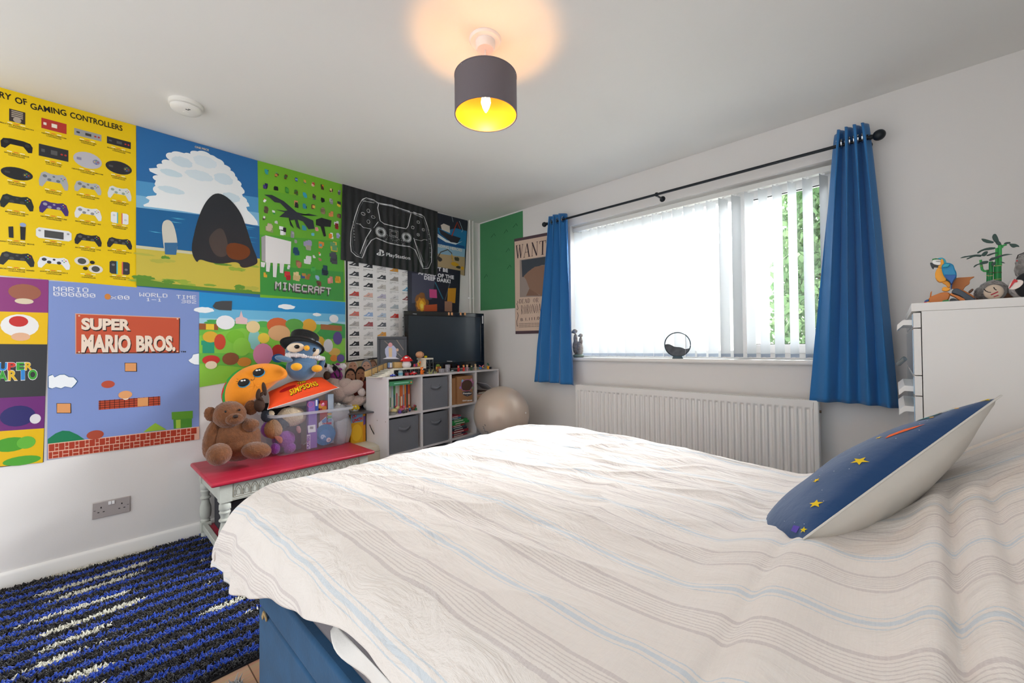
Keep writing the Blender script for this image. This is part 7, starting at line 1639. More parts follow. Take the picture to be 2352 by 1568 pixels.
# front row of small toys, left to right
def front(items):
    for nm, lb, px, py, dx, r_, col, shp in items:
        r_ *= {'cube': 1.0, 'pot': 1.35, 'plane': 1.2, 'car': 1.25}.get(shp, 1.4); p_ = cs(px, py, dx); t = cthing(nm, lb, 'toy', (dx, p_.y, CH+.0005)); m_ = mat('toy_'+col, col, .4)
        if shp == 'car':
            obj('body', MB().box((0, 0, r_*.55), (r_*1.1, r_*2.6, r_*.6)).box((0, .1*r_, r_*1.05), (r_*.9, r_*1.2, r_*.5), taper=.7), m_, t, bevel=.0015)
            for sx in (-1, 1):
                for sy in (-1, 1): obj('wheel', MB().cyl((sx*r_*.45, sy*r_*.8, r_*.3), (sx*r_*.62, sy*r_*.8, r_*.3), r_*.3, n=12), mat('tyre', '1c1c1e', .7), t)
            obj('windscreen', MB().box((r_*.42, .1*r_, r_*1.05), (r_*.06, r_*.9, r_*.3)), mat('toy_glass', 'c4d8e0', .2), t)
        elif shp == 'bear':
            obj('body', MB().ell((0, 0, r_*.8), (r_*.55, r_*.62, r_*.75), n=16), m_, t); obj('head', MB().ell((0, 0, r_*1.9), (r_*.5, r_*.6, r_*.55), n=16), m_, t)
            for sy in (-1, 1):
                obj('ear', MB().ell((0, sy*r_*.45, r_*2.35), (r_*.15, r_*.2, r_*.2), n=10), m_, t); obj('leg', MB().ell((r_*.2, sy*r_*.4, r_*.22), (r_*.3, r_*.25, r_*.24), n=10), m_, t); obj('arm', MB().ell((r_*.25, sy*r_*.62, r_*1.1), (r_*.2, r_*.18, r_*.35), n=10), m_, t)
            obj('muzzle', MB().ell((r_*.45, 0, r_*1.8), (r_*.15, r_*.25, r_*.2), n=10), mat('spot_white'), t)
        elif shp == 'figure':
            obj('torso', MB().box((0, 0, r_*1.2), (r_*.5, r_*.85, r_*.9), taper=.8), m_, t, bevel=.001); obj('head', MB().ell((0, 0, r_*2.0), (r_*.4, r_*.4, r_*.42), n=12), mat('toy_skin2', 'e3c09a', .5), t); obj('hair', MB().ell((-.05*r_, 0, r_*2.25), (r_*.43, r_*.44, r_*.3), n=12), mat('toy_hair_'+col, {'c8242a': 'd8242a', 'd8302a': 'f0902a', 'c9a0a8': 'd9b48a', '3f5a3a': '3a4a30', 'c9b49a': 'b89a70'}.get(col, '3a2a20'), .5), t)
            for sy in (-1, 1): obj('leg', MB().box((0, sy*r_*.22, r_*.36), (r_*.45, r_*.36, r_*.72)), m_, t); obj('arm', MB().cyl((0, sy*r_*.45, r_*1.5), (r_*.2, sy*r_*.6, r_*.95), r_*.13, n=8), m_, t)
        elif shp == 'jar':
            obj('jar', MB().lathe([(0, 0), (r_*.8, 0), (r_*.85, r_*.2), (r_*.8, r_*1.9), (0, r_*1.9)], n=20), m_, t); obj('label', MB().lathe([(r_*.87, r_*.5), (r_*.87, r_*1.3)], n=20, cap=False), mat('toy_teal', '5a9ab0', .5), t)
            for k in range(5): obj('stem', MB().cyl((r_*.4*math.cos(k*1.3), r_*.4*math.sin(k*1.3), r_*1.8), (r_*.7*math.cos(k*1.3), r_*.7*math.sin(k*1.3), r_*3.0), r_*.07, n=6), mat('grey_stem', '9aa49a', .6), t)
        elif shp == 'cube':
            obj('cube', MB().box((0, 0, r_), (r_*2, r_*2, r_*2)), m_, t, bevel=.002)
            for a, b2 in ((-.45, .4), (.45, .5), (-.4, -.45), (.5, -.4), (0, 0)): obj('pip', MB().box((r_*1.005, a*r_, r_+b2*r_), (.0008, r_*.35, r_*.42)), mat('pip_grey', '6a6870', .5), t)
        elif shp == 'plane':
            obj('hull', MB().ell((0, 0, r_*.9), (r_*.6, r_*1.1, r_*.5), n=14), m_, t)
            for sy in (-1, 1): obj('wing', MB().ell((0, sy*r_*1.1, r_*1.9), (r_*.35, r_*1.0, r_*.22), (sy*.5, 0, 0), n=12), mat('toy_pinkwing', 'e8708a', .4), t)
            obj('orb', MB().ell((r_*.5, -r_*1.5, r_*.8), r_*.55, n=12), mat('toy_azure', '2a9ad8', .3), t); obj('nose', MB().ell((r_*.6, r_*.4, r_*1.2), r_*.35, n=10), mat('bright_yellow'), t)
        elif shp == 'pot':
            obj('pot', MB().lathe([(0, 0), (r_*.45, 0), (r_*.8, r_*1.7), (0, r_*1.7)], n=18), mat('toy_amber', 'f0a81a', .4), t)
            for k in range(7): a = k*.9; obj('leaf', MB().ell((r_*.35*math.cos(a), r_*.35*math.sin(a), r_*2.3+.12*k*r_), (r_*.3, r_*.3, r_*.5), n=8), m_, t)
        elif shp == 'tuft':
            for k in range(9): a = k*.7; obj('blade', MB().cyl((0, r_*.12*(k-4), 0), (r_*.4*math.cos(a), r_*.3*(k-4)+r_*.2, r_*(1.2+.5*math.sin(k))), r_*.09, r_*.02, n=5), m_, t)
        elif shp == 'monster':
            obj('body', MB().ell((0, 0, r_), (r_*.6, r_*.75, r_), n=14), mat('toy_rust', '9a5030', .6), t); obj('head', MB().ell((0, 0, r_*2.1), (r_*.5, r_*.65, r_*.45), n=14), m_, t); obj('shell', MB().ell((-.3*r_, r_*.5, r_*1.2), (r_*.5, r_*.5, r_*.8), n=12), mat('toy_rust'), t)
            for sy in (-1, 1): obj('arm', MB().ell((.2*r_, sy*r_*.8, r_*1.4), (r_*.25, r_*.25, r_*.5), n=10), mat('toy_skin', 'e0b04a', .5), t)
front([('toy_car', 'blue and violet toy car at the foot of the toy stairs', 903, 862, -.02, .013, '3040b0', 'car'), ('toy_jar', 'small clear jar with grey stems in front of the lattice', 920, 861, -.025, .014, 'a4b4b8', 'jar'),
 ('toy_block', 'dusty red toy block between the jar and the red car', 934, 861, -.02, .011, 'a8404a', 'cube'), ('toy_car', 'bright red toy car with yellow roof on the shelf edge', 949, 859, -.02, .017, 'd8242a', 'car'),
 ('toy_bear', 'orange toy bear standing in front of the ramp', 969, 858, -.02, .0165, 'f07a1c', 'bear'), ('toy_grass', 'pale green toy grass tuft right of the orange bear', 988, 858, -.015, .018, 'a8ac6a', 'tuft'), ('toy_grass', 'second pale toy grass tuft, nearer the grey cubes', 1000, 857, -.02, .013, '9a9a60', 'tuft'),
 ('toy_monster', 'green headed rust brown toy monster before the television', 1006, 848, -.09, .020, '7a9a3a', 'monster'),
 ('patterned_cube', 'grey patterned cube, left of the pair before the television', 1014, 851, -.05, .017, 'b0acb4', 'cube'), ('patterned_cube', 'grey patterned cube, right of the pair before the television', 1027, 850, -.05, .0165, 'b4b0b6', 'cube'),
 ('toy_figure', 'red caped toy figure before the television', 1053, 850, -.03, .015, 'c8242a', 'figure'), ('toy_figure', 'red toy figure with orange hair before the television', 1065, 849, -.03, .0155, 'd8302a', 'figure'),
 ('toy_figure', 'pink and beige toy figure before the television', 1073, 848, -.035, .0155, 'c9a0a8', 'figure'), ('toy_figure', 'dark green toy figure before the television', 1083, 847, -.04, .014, '3f5a3a', 'figure'), ('toy_figure', 'beige toy figure before the television', 1092, 845, -.05, .016, 'c9b49a', 'figure'),
 ('toy_plane', 'violet toy craft with pink wings at the right of the shelf top', 1106, 846, -.05, .015, '5a3aa0', 'plane'), ('toy_plant', 'tiny orange pot with a dark green plant on the shelf top', 1121, 847, -.04, .013, '2a5a48', 'pot'), ('toy_block', 'small black toy block at the far right end of the shelf top', 1127, 846, -.05, .010, '26282a', 'cube')])
q = cs(1029, 840, -.05); t = cthing('patterned_cube', 'grey patterned cube stacked on top of the right one', 'toy', (-.05, q.y-.003, CH+.0345)); obj('cube', MB().box((0, 0, .015), (.03, .03, .03)), mat('toy_b0acb4', 'b0acb4', .4), t, bevel=.002)
for a, b2 in ((-.45, .4), (.45, .5), (-.4, -.45), (.5, -.4)): obj('pip', MB().box((.0152, a*.015, .015+b2*.015), (.0008, .005, .006)), mat('pip_grey', '6a6870', .5), t)

# ------------------------------------------------------------------ exercise ball on a blue floor pouf
bc, bs = Vector((.795, -.455, .59)), .225
d_ = Vector(pick(1152, 951, 0, .80)); d_ = (Vector(pick(1152, 951, 0, .78)))
ball = thing('exercise_ball', 'large pearl beige exercise ball resting on a blue floor cushion', 'exercise ball', (d_.x, d_.y, d_.z-bs))
bm_ = MB(); prof3 = []
for k in range(65):
    a = math.pi*k/64; r_ = bs*(1+(.0016*math.cos(a*44) if .25 < a < 2.9 else 0)); prof3.append((r_*math.sin(a), -r_*math.cos(a)))
tt = MB().lathe(prof3, n=64, cap=False); mm = Matrix.Translation((0, 0, bs)) @ Matrix.Rotation(R_(90), 4, 'X') @ Matrix.Rotation(R_(43), 4, 'Y')
mm = Matrix.Translation((0, 0, bs)) @ Matrix.Rotation(R_(43), 4, 'Z') @ Matrix.Rotation(R_(90), 4, 'Y')
bm_.add([tuple(mm @ Vector(p_)) for p_ in tt.v], tt.f); bo = obj('ball_skin', bm_, mat('pearl_vinyl', 'c4b2a2', .34, .15, coat=.3), ball, auto=0)
vdir = (Vector(CAM)-Vector((d_.x, d_.y, d_.z))).normalized()
def onball(px, py, eps=.001):
    dr = Vector(_f+(px-1176)/F_PX*_r2-(py-784)/F_PX*_u2).normalized(); oc = Vector(CAM)-Vector(d_); b2 = oc.dot(dr); cc_ = oc.length_squared-(bs+eps)**2; return Vector(CAM)+dr*(-b2-math.sqrt(max(0, b2*b2-cc_)))
lg = MB()
for pts in ([(1109, 979), (1112, 981)], [(1110, 983), (1114, 986)], [(1112, 988), (1116, 991)], [(1117, 990), (1122, 993)], [(1119, 995), (1124, 997)], [(1113, 974), (1115, 978)]): lg.tube([onball(*q) for q in pts], .0026, 5)
obj('printed_logo', lg, mat('print_grey', '5f5c60', .6), bo, world=True) if False else obj('printed_logo', lg, mat('print_grey', '5f5c60', .6), ball, world=True)
obj('valve', MB().ell(tuple(onball(1207, 948, .0)), .006, n=10), mat('spot_white'), ball, world=True)
zp = d_.z-bs
pf = thing('floor_pouf', 'round teal blue velvet pouf under the exercise ball', 'pouf', (d_.x-.03, d_.y-.02, 0))
rp = .40
obj('cover', MB().lathe([(0, 0), (rp*.93, 0), (rp, .03), (rp*1.03, zp*.5), (rp*.98, zp*.88), (rp*.88, zp-.002), (rp*.4, zp-.004), (0, zp-.004)], n=48), mat('teal_velvet', '24587c', .8, sheen=.6, bump=(30, .2)), pf)
obj('piping', MB().tube([(rp*.965*math.cos(q), rp*.965*math.sin(q), zp*.90) for q in [6.283*i/48 for i in range(48)]], .004, 6, closed=True), mat('teal_velvet'), pf)
# ------------------------------------------------------------------ white chest of drawers, right
CX0, CY0, CY1, CZ = 3.147, -1.0, -0.19, 1.253
chst = thing('chest_of_drawers', 'tall white chest of drawers with pale blue fronts beside the right curtain', 'chest of drawers', (CX0+.26, (CY0+CY1)/2, 0))
CWH = mat('white_foil', 'e2e0dd', .4); BLF = mat('gloss_blue_front', '9db8cf', .12, coat=.6)
obj('top_board', MB().span((CX0-.003, CY0, CZ-.026), (CX0+.50, CY1, CZ)), CWH, chst, bevel=.0015, world=True)
obj('side_panel', MB().span((CX0+.020, CY0+.001, .0), (CX0+.50, CY0+.018, CZ-.0265)), CWH, chst, bevel=.0008, world=True)
obj('side_panel', MB().span((CX0+.020, CY1-.018, .0), (CX0+.50, CY1-.001, CZ-.0265)), CWH, chst, bevel=.0008, world=True)
obj('back_panel', MB().span((CX0+.49, CY0+.02, .02), (CX0+.495, CY1-.02, CZ-.03)), CWH, chst, world=True)
z = CZ-.030
for k, h_ in enumerate((.050, .150, .065, .300, .310, .318)):
    a = z-h_
    dr = obj('drawer', MB().span((CX0+.001, CY0+.001, a+.002), (CX0+.018, CY1-.001, z-.001)), CWH, chst, bevel=.0008, world=True)
    obj('drawer_face', MB().span((CX0-.0015, CY0+.004, a+.006), (CX0+.0006, CY1-.004, z-.005)), BLF, dr, world=True)
    if k in (0, 2, 3, 4, 5):
        hz = z-.022 if k == 0 else z-.035
        hm_ = MB(); y0_, y1_ = CY0+.015, CY1-.45
        for (xa, za), (xb, zb2) in (((0, 0), (-.022, .001)), ((-.022, .001), (-.036, -.014))):
            hm_.add([(CX0+xa, y0_, hz+za), (CX0+xb, y0_, hz+zb2), (CX0+xb, y1_, hz+zb2), (CX0+xa, y1_, hz+za), (CX0+xa, y0_, hz+za-.017), (CX0+xb, y0_, hz+zb2-.017), (CX0+xb, y1_, hz+zb2-.017), (CX0+xa, y1_, hz+za-.017)], [(3, 2, 1, 0), (4, 5, 6, 7), (0, 1, 5, 4), (2, 3, 7, 6), (1, 2, 6, 5), (0, 4, 7, 3)], smooth=False)
        obj('handle', hm_, CWH, dr, world=True)
    else:
        obj('handle', MB().tube([(CX0-.018, CY0+.10, z-.10), (CX0-.034, CY0+.13, z-.12), (CX0-.034, CY0+.22, z-.12), (CX0-.018, CY0+.25, z-.10)], .006, 8), mat('slate_plastic', '6f777a', .6), dr, world=True)
    z = a
TOPZ = CZ
def at3(px, py, y):
    p_ = Vector(pick(px, py, 1, y)); return p_, (p_-Vector(CAM)).dot(Vector(_f))/F_PX
H2 = (2120, 540, 9.80)
def h2(a, b2): return (2120+a/9.80, 540+b2/9.80)
def E3(mb, a, b2, y, rx, ry, rd=None, roll=0.0, **k):
    px, py = h2(a, b2); c, s_ = at3(px, py, y); s2 = s_/9.80; d = c-Vector(CAM); yaw = math.atan2(-d.x, d.y); ob = 1/math.hypot(1, (px-1176)/F_PX)
    rd = (rd if rd is not None else (rx+ry)/2)*s2
    m_ = Matrix.Translation(c) @ Matrix.Rotation(yaw, 4, 'Z') @ Matrix.Rotation(-roll, 4, 'Y'); t = MB().ell((0, 0, 0), (rx*s2*ob, rd, ry*s2), n=k.get('n', 22), dist=k.get('dist', 0), seed=1, freq=9)
    mb.add([tuple(m_ @ Vector(p_)) for p_ in t.v], t.f); return c
def part3(name, t, m, *els, **k):
    mb = MB()
    for e_ in els: E3(mb, *e_[:5], rd=e_[5] if len(e_) > 5 else None, roll=e_[6] if len(e_) > 6 else 0, **k)
    o = obj(name, mb, m, t, world=True, auto=0); furry(o, m); return o
def slab3(name, t, m, pts, y, th):
    ca, cb_ = sum(q[0] for q in pts)/len(pts), sum(q[1] for q in pts)/len(pts); g_ = 1.16 if name == 'leaf' else 1.08
    pts = [(ca+(a-ca)*g_, min(cb_+(b2-cb_)*g_, 1475)) for a, b2 in pts]; n_ = len(pts)
    if name not in ('crown', 'thorn', 'tag_print'): pts = [q for i in range(n_) for q in ((pts[i][0]*.8+pts[(i+1) % n_][0]*.2, pts[i][1]*.8+pts[(i+1) % n_][1]*.2), (pts[i][0]*.2+pts[(i+1) % n_][0]*.8, pts[i][1]*.2+pts[(i+1) % n_][1]*.8))]
    th *= 1.35 if name != 'leaf' else 1.0
    P_ = [at3(*h2(a, b2), y)[0] for a, b2 in pts]; c = sum(P_, Vector())/len(P_); d = c-Vector(CAM); nr = Vector((-d.x, -d.y, 0)).normalized()
    Q = [Vector(pick_plane(*h2(a, b2), tuple(c), tuple(nr))) for a, b2 in pts]; n_ = len(Q)
    mb = MB(); mb.add([tuple(q+nr*th/2) for q in Q]+[tuple(q-nr*th/2) for q in Q], [tuple(range(n_)), tuple(range(2*n_-1, n_-1, -1))]+[(i, n_+i, n_+(i+1) % n_, (i+1) % n_) for i in range(n_)], smooth=False)
    return obj(name, mb, m, t, world=True, bevel=.003 if th > .015 else .001)
YP = -.90
pa = thing('brick_parrot', 'blue and yellow brick-built parrot on the white chest', 'ornament', (at3(*h2(560, 1100), YP)[0].x, YP, CZ))
PB = mat('brick_blue', '0f86b8', .35); PDB = mat('brick_dark_blue', '1858a0', .35); PY = mat('brick_amber', 'f0a01c', .35); PW = mat('brick_white', 'e8e6e2', .35); PK = mat('brick_black', '22282e', .35); PO = mat('brick_orange', 'c8742c', .4); PG = mat('brick_green', '2f8a4a', .35); PT = mat('brick_teal', '28a0b8', .35)
slab3('breast', pa, PY, [(350, 690), (310, 740), (278, 820), (285, 900), (320, 960), (370, 995), (440, 990), (520, 965), (480, 860), (440, 720), (420, 660)], YP, .030)
slab3('wing', pa, PB, [(430, 690), (450, 640), (520, 600), (620, 610), (680, 650), (700, 720), (740, 800), (745, 880), (700, 950), (640, 985), (560, 960), (480, 880), (445, 790)], YP-.004, .046)
slab3('wing_tip', pa, PDB, [(480, 860), (600, 870), (740, 860), (730, 900), (690, 960), (640, 1060), (600, 985), (550, 955)], YP-.008, .050)
slab3('shoulder', pa, PT, [(440, 690), (460, 635), (520, 612), (600, 625), (560, 680), (480, 690)], YP-.014, .05)
slab3('head_back', pa, PT, [(330, 485), (430, 470), (490, 500), (520, 560), (520, 620), (470, 640), (440, 560), (400, 510)], YP, .032)
slab3('neck', pa, PY, [(400, 510), (440, 505), (465, 560), (465, 640), (430, 700), (340, 690), (350, 650), (400, 630)], YP-.001, .034)
slab3('face', pa, PW, [(225, 520), (280, 510), (400, 512), (400, 630), (300, 625), (240, 605), (215, 570)], YP-.001, .030)
slab3('crown', pa, PG, [(205, 495), (290, 480), (340, 490), (300, 520), (215, 520)], YP, .030); slab3('beak', pa, PK, [(165, 580), (200, 575), (240, 615), (330, 635), (395, 640), (380, 665), (300, 662), (250, 655), (240, 695), (215, 690), (185, 640)], YP, .022)
part3('eye', pa, PK, (325, 530, YP-.02, 24, 13, 10)); slab3('eye_stripe', pa, PK, [(290, 545), (390, 548), (390, 556), (290, 553)], YP-.002, .033)
for k in range(5): part3('spot', pa, PO, (375, 780+k*32, YP-.018, 7, 7, 6))
slab3('leg', pa, PY, [(430, 985), (540, 980), (610, 1030), (600, 1120), (540, 1110), (520, 1060), (450, 1030)], YP, .02); slab3('tail_feather', pa, PDB, [(620, 990), (690, 960), (655, 1060), (640, 1160), (620, 1160)], YP+.004, .012)
pb_ = thing('perch_rock', 'orange and dark grey brick-built perch below the parrot', 'ornament', (at3(*h2(560, 1400), YP)[0].x, YP, CZ))
slab3('leaf_plate', pb_, PO, [(560, 965), (740, 915), (1060, 895), (1150, 885), (1040, 950), (1035, 1040), (940, 1095), (900, 1170), (830, 1170), (720, 1150), (640, 1130), (680, 1000)], YP+.03, .012)
slab3('leaf_plate', pb_, PO, [(140, 1465), (150, 1350), (290, 1290), (430, 1240), (560, 1240), (600, 1290), (560, 1400), (440, 1440), (420, 1462)], YP-.02, .02)
slab3('leaf_plate', pb_, PY, [(425, 1170), (450, 1120), (540, 1120), (620, 1160), (540, 1210), (450, 1200)], YP-.02, .02); slab3('thorn', pb_, PO, [(150, 1330), (165, 1240), (200, 1200), (185, 1320)], YP-.02, .008)
slab3('rock', pb_, mat('brick_slate', '3a4450', .4), [(650, 1260), (700, 1180), (780, 1165), (860, 1200), (1000, 1290), (1150, 1380), (1160, 1415), (950, 1425), (850, 1330), (760, 1290)], YP-.01, .05)
slab3('branch', pb_, PO, [(610, 1290), (640, 1255), (700, 1290), (820, 1330), (920, 1380), (945, 1425), (840, 1430), (740, 1350)], YP-.03, .03); slab3('branch', pb_, PO, [(830, 1180), (900, 1180), (1090, 1280), (1155, 1340), (1110, 1380), (980, 1270)], YP+.0, .02)
slab3('log_end', pb_, mat('brick_umber', '6a4a38', .5), [(1010, 1220), (1110, 1145), (1140, 1170), (1060, 1240)], YP-.0, .02)
slab3('base_brick', pb_, PG, [(430, 1450), (450, 1420), (560, 1400), (600, 1440), (600, 1452)], YP-.035, .03); slab3('base_brick', pb_, PK, [(600, 1445), (620, 1380), (700, 1370), (800, 1420), (830, 1436)], YP-.035, .03)
slab3('base_brick', pb_, mat('brick_red', 'c02a48', .4), [(10, 1478), (30, 1450), (80, 1445), (80, 1474)], YP-.03, .02); slab3('base_brick', pb_, PDB, [(20, 1450), (60, 1410), (130, 1388), (120, 1450)], YP-.02, .02); slab3('base_brick', pb_, PY, [(82, 1474), (82, 1448), (140, 1440), (150, 1470)], YP-.03, .02)
# brick bamboo
bam = thing('brick_bamboo', 'brick-built green bamboo with dark leaves on the white chest', 'ornament', (at3(*h2(1600, 1000), -.78)[0].x, -.78, CZ))
GB_ = mat('bamboo_green', '1f8a45', .35); GD = mat('bamboo_leaf', '26443c', .45); GN = mat('bamboo_node', 'c8b878', .5); BRN = mat('node_brown', '6a4a38', .5); GL = mat('bamboo_light', '3fae5a', .35)
def cane(pts, r_, m_, nodes=(), y=-.78):
    P_ = [at3(*h2(a, b2), y)[0] for a, b2 in pts]; s2 = at3(*h2(*pts[0]), y)[1]/9.80
    c_ = obj('cane', MB().tube(P_, r_*s2, 14), m_, bam, world=True)
    for i, (a, b2) in enumerate(nodes): q = at3(*h2(a, b2), y)[0]; obj('node', MB().lathe([(0, -6*s2), ((r_+5)*s2, -6*s2), ((r_+5)*s2, 6*s2), (0, 6*s2)], tuple(q), n=18), GN if i % 2 == 0 else BRN, c_, world=True)
cane([(1680, 1420), (1680, 700)], 58, GB_, [(1680, 1000), (1680, 850), (1680, 700)]); cane([(1735, 700), (1730, 220)], 30, GL, [(1735, 460)], -.77); cane([(1650, 700), (1660, 300), (1700, 300)], 22, GL, [], -.77)
cane([(1500, 1420), (1530, 860), (1530, 600)], 34, GB_, [(1520, 920), (1535, 850)]); cane([(1470, 1420), (1470, 800)], 30, GB_, [(1470, 910), (1465, 790)], -.765); cane([(1450, 810), (1380, 815), (1330, 780), (1315, 700), (1295, 560)], 22, GL, [(1315, 700)], -.77); cane([(1740, 290), (1780, 280), (1800, 240), (1880, 215)], 20, GL, [], -.77)
def leaf3(pts, y=-.78): slab3('leaf', bam, GD, pts, y, .004)
for q, y in (([(1330, 88), (1400, 95), (1500, 125), (1580, 150), (1560, 180), (1450, 178), (1370, 150), (1335, 110)], -.80), ([(1575, 20), (1600, -8), (1640, -10), (1680, 60), (1705, 140), (1700, 200), (1640, 170), (1590, 120), (1565, 60)], -.79), ([(1640, 190), (1700, 130), (1750, 180), (1755, 215), (1690, 228)], -.80),
    ([(1820, 195), (1870, 165), (1960, 160), (1960, 190), (1860, 205)], -.78), ([(1950, 200), (2080, 205), (2140, 235), (2160, 270), (2110, 262), (2030, 285), (1980, 250)], -.79), ([(1240, 390), (1300, 345), (1400, 305), (1500, 285), (1610, 288), (1590, 320), (1480, 338), (1360, 350), (1260, 410)], -.80),
    ([(850, 525), (930, 485), (1050, 468), (1180, 445), (1290, 452), (1280, 495), (1150, 485), (1000, 545), (985, 530), (1090, 482)], -.80), ([(1320, 440), (1380, 380), (1450, 370), (1450, 410), (1400, 470), (1340, 470)], -.81), ([(1430, 460), (1520, 420), (1620, 395), (1690, 405), (1600, 425), (1480, 470)], -.80),
    ([(1510, 560), (1560, 510), (1620, 500), (1720, 465), (1850, 435), (1990, 445), (1900, 455), (1780, 480), (1660, 530), (1540, 580)], -.80), ([(1740, 610), (1800, 608), (1850, 635), (1790, 632)], -.79), ([(1150, 715), (1190, 670), (1280, 640), (1330, 600), (1450, 590), (1440, 640), (1340, 660), (1250, 665), (1170, 722)], -.80), ([(1540, 640), (1640, 600), (1630, 660), (1560, 700)], -.80)): leaf3(q, y)
obj('planter', MB().box((bam.location.x, -.78, CZ+.02), (.085, .06, .04)), mat('brick_umber'), bam, bevel=.002, world=True)
# sleepy-faced grey plush
sl = thing('sleepy_plush', 'grey furry soft toy with a pale closed-eye face on the white chest', 'soft toy', (at3(*h2(1600, 1300), -.90)[0].x, -.90, CZ))
GFU = mat('grey_fur', '97938f', .95, bump=(110, .9, 4), noise_col=('5a5654', 60, .8), sheen=.5); FAC = mat('beige_felt', 'cbb9a6', .9, sheen=.3)
b_ = part3('body', sl, GFU, (1570, 1240, -.88, 345, 235, 230), (1300, 1290, -.88, 150, 140, 120), dist=.03)
part3('face', sl, FAC, (1590, 1270, -.945, 235, 165, 60)); 
def bar3(name, t, m, pts, y, r_=.0012): obj(name, MB().tube([at3(*h2(a, b2), y)[0] for a, b2 in pts], r_, 6), m, t, world=True)
bar3('closed_eye', sl, BLKT, [(1370, 1200), (1410, 1245), (1470, 1275), (1530, 1280)], -.978); bar3('closed_eye', sl, BLKT, [(1590, 1160), (1610, 1200), (1655, 1230)], -.985)
bar3('stitch', sl, mat('red_thread', 'a8283a', .6), [(1530, 1335), (1690, 1265)], -.985, .0018); bar3('stitch', sl, mat('red_thread'), [(1590, 1380), (1700, 1340)], -.985, .0015)
# badger-like plush at the right edge
bp_ = thing('black_white_plush', 'black and grey soft toy with a heart-shaped tag at the right edge', 'soft toy', (at3(*h2(2250, 1200), -.90)[0].x, -.90, CZ))
b_ = part3('head', bp_, mat('grey_fur'), (2330, 560, -.88, 260, 230, 200), (2180, 750, -.89, 130, 170, 120), dist=.04)
part3('body', bp_, mat('white_fur', 'd9d4d4', .95, bump=(80, .6)), (2200, 1130, -.88, 320, 250, 200), dist=.03); part3('chest_patch', bp_, mat('black_velour', '10131a', .8, sheen=.2), (2330, 1080, -.94, 290, 285, 120), dist=.02)
slab3('heart_tag', bp_, mat('tag_card', 'e6d8d0', .5), [(1925, 1160), (1960, 1050), (2040, 970), (2120, 960), (2200, 965), (2250, 990), (2240, 1050), (2170, 1120), (2060, 1170)], -.998, .002); slab3('tag_print', bp_, mat('tag_red', 'c8343c', .5), [(2010, 1000), (2050, 945), (2120, 970), (2120, 1010), (2060, 1020), (1960, 1140), (1935, 1150)], -1.0, .002)
part3('bead', bp_, mat('tag_red'), (2115, 530, -.985, 20, 16, 14)); bar3('thread', bp_, BLKT, [(2110, 480), (2140, 400), (2280, 345)], -.97, .0012)

for t in (pa, pb_, sl, bp_, bam):      # let every ornament stand on the chest top
    lo = min(((t.matrix_basis @ Vector(v.co)).z for c in t.children for v in c.data.vertices), default=CZ)
    t['_lo'] = lo
dz = CZ+.0008-pb_['_lo']; pa.location.z += dz; pb_.location.z += dz
for t in (sl, bp_, bam): t.location.z += max(-.03, min(.03, CZ+.0008-t['_lo']))
for t in (pa, pb_, sl, bp_, bam): del t['_lo']
# ------------------------------------------------------------------ ornaments on the window board
WBZ = WZ0+.03
mk = thing('meerkat_ornament', 'grey painted meerkat pair figurine on the window board beside the left curtain', 'figurine', (pick(1330, 815, 1, .012)[0], .012, WBZ))
MG = mat('weathered_stone', 'a39c96', .7, bump=(90, .5), noise_col=('6e625c', 50, .7)); s4 = at3(1330, 800, .012)[1]
def mpart(name, m_, els):
    mb = MB()
    for (px, py, rx, rz_, roll) in els:
        c, s_ = at3(px, py, .012); m2 = Matrix.Translation(c) @ Matrix.Rotation(-roll, 4, 'Y'); t = MB().ell((0, 0, 0), (rx*s_, rx*s_*.9, rz_*s_), n=16); mb.add([tuple(m2 @ Vector(p_)) for p_ in t.v], t.f)
    return obj(name, mb, m_, mk, world=True, auto=0)
mpart('meerkat_body', MG, [(1323, 796, 8, 18, 0), (1322, 778, 5, 12, 0), (1320, 761, 6, 5.5, 0), (1316, 763, 3, 2.5, 0)]); mpart('meerkat_body', MG, [(1332, 800, 8, 17, .05), (1334, 783, 4.5, 10, 0), (1334, 770, 4.8, 4.5, 0), (1330, 771, 3, 2, 0)])
mpart('rock_base', mat('mossy_stone', '6f7d74', .8), [(1329, 817, 14, 5, 0)]); mpart('ear', MG, [(1325, 760, 1.6, 1.6, 0), (1337, 769, 1.5, 1.5, 0)])
c, s_ = at3(1556, 791, .0); ob2 = thing('sand_picture', 'round black framed moving sand picture on the window board', 'ornament', (c.x, 0.0, WBZ))
rr2 = 27.5*s_; zc = c.z-WBZ; mm = Matrix.Translation((0, 0, zc)) @ Matrix.Rotation(R_(90), 4, 'X') @ Matrix.Rotation(R_(0), 4, 'Y'); yw = math.atan2(-(c.x-CAM[0]), (0-CAM[1])); mm = Matrix.Rotation(yw*.8, 4, 'Z') @ mm
obj('ring_frame', MB().tube([tuple(mm @ Vector((rr2*math.cos(q), rr2*math.sin(q), 0))) for q in [6.283*i/48 for i in range(48)]], .0036, 8, closed=True), mat('slate_metal', '3a4a52', .4, .5), ob2)
obj('glass_disc', MB().add([tuple(mm @ Vector((rr2*math.cos(6.283*i/40), rr2*math.sin(6.283*i/40), .002*sg))) for sg in (1, -1) for i in range(40)], [tuple(range(40)), tuple(range(79, 39, -1))]), gm, ob2)
sd = []; 
for i in range(41):
    x = -rr2*.97+2*rr2*.97*i/40; lim = math.sqrt(max(0, (rr2*.975)**2-x*x)); y = min(lim, -.15*rr2+.18*rr2*math.cos((x/rr2+1)*1.9)+.04*rr2*math.sin(x/rr2*7)); y = max(y, -lim); sd.append((x, y, lim))
vs2 = []; 
for x, y, lm in sd: vs2 += [(x, -lm, .0012), (x, y, .0012), (x, -lm, -.0012), (x, y, -.0012)]
fs2 = []
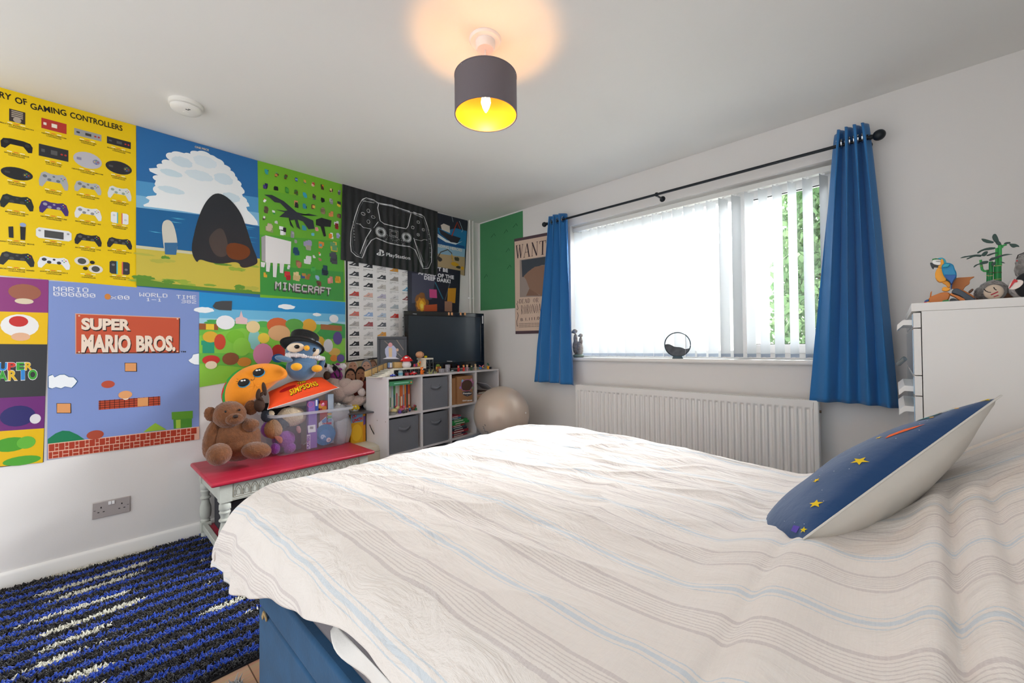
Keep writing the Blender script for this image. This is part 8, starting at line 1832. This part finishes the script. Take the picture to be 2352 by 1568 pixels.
for i in range(40): a = 4*i; fs2 += [(a, a+4, a+5, a+1), (a+3, a+7, a+6, a+2), (a+1, a+5, a+7, a+3)]
obj('sand', MB().add([tuple(mm @ Vector(p_)) for p_ in vs2], fs2), mat('grey_sand', '5f656e', .7, noise_col=('2f343c', 25, .8)), ob2, auto=0)
bs2 = MB(); bs2.prism([(-.034, 0), (.036, 0), (.028, .018), (-.027, .018)], .036, Matrix.Rotation(yw*.8, 4, 'Z') @ Matrix.Translation((0, .018, 0)) @ Matrix.Rotation(R_(90), 4, 'X')); obj('stand', bs2, mat('slate_metal'), ob2, bevel=.002)

# ------------------------------------------------------------------ outside
rs = random.Random(12)
LEAF = mat('outdoor_leaf', '4d7048', .7, transl=.25, noise_col=('7f966a', 3, .6)); BARK = mat('bark', '6a5444', .9)
def shrub(name, label, c, r_, h_, n_, seed):
    r9 = random.Random(seed); t = thing(name, label, 'tree', (c[0], c[1], -.4)); mb = MB()
    for i in range(n_):
        a = r9.uniform(0, 6.283); q = r9.random()**.5; zz = r9.uniform(.1, 1); x = r_*q*math.cos(a)*(1-.3*zz); y = r_*q*math.sin(a)*(1-.3*zz); z = h_*zz
        s_ = r9.uniform(.04, .09); m_ = M_((x, y, z), (r9.uniform(0, 3), r9.uniform(0, 3), r9.uniform(0, 3)))
        mb.add([(-s_, 0, 0), (0, -s_*.5, 0.01), (s_, 0, 0), (0, s_*.5, 0.01)], [(0, 1, 2, 3)], m_)
    obj('foliage', mb, LEAF, t, auto=0)['kind'] = 'stuff'; obj('trunk', MB().cyl((0, 0, 0), (0, 0, h_*.8), .07, .03), BARK, t)
shrub('garden_tree', 'tall green tree seen through the right part of the blind', (2.25, 5.6), .85, 4.4, 9000, 1)
shrub('garden_tree', 'second green tree just outside, nearest the right curtain', (3.1, 4.2), .8, 3.6, 8000, 2)
gd = MB().span((-12, .26, -.5), (16, 22, -.42)); tag(obj('garden_ground', gd, mat('pale_paving', 'd9d6cf', .8, bump=(4, .1))), 'pale paved garden ground outside the window', 'ground', kind='structure')
hs_ = thing('garden_building', 'white rendered building with a sloping roof beyond the window', 'building', (0.2, 6.5, -.42))
obj('wall', MB().box((-.7, .6, 1.6), (4.6, 1.5, 3.2)), mat('white_render', 'efece6', .9), hs_)
obj('roof', MB().add([(-3.1, -.2, 3.2), (1.7, -.2, 2.9), (1.7, 1.5, 2.9), (-3.1, 1.5, 3.2), (-3.1, -.2, 3.9), (-.8, -.2, 4.2), (-.8, 1.5, 4.2), (-3.1, 1.5, 3.9)], [(0, 1, 5, 4), (1, 2, 6, 5), (2, 3, 7, 6), (0, 3, 2, 1), (4, 5, 6, 7), (0, 4, 7, 3)], smooth=False), mat('pale_tile', 'd8cfc8', .8), hs_)
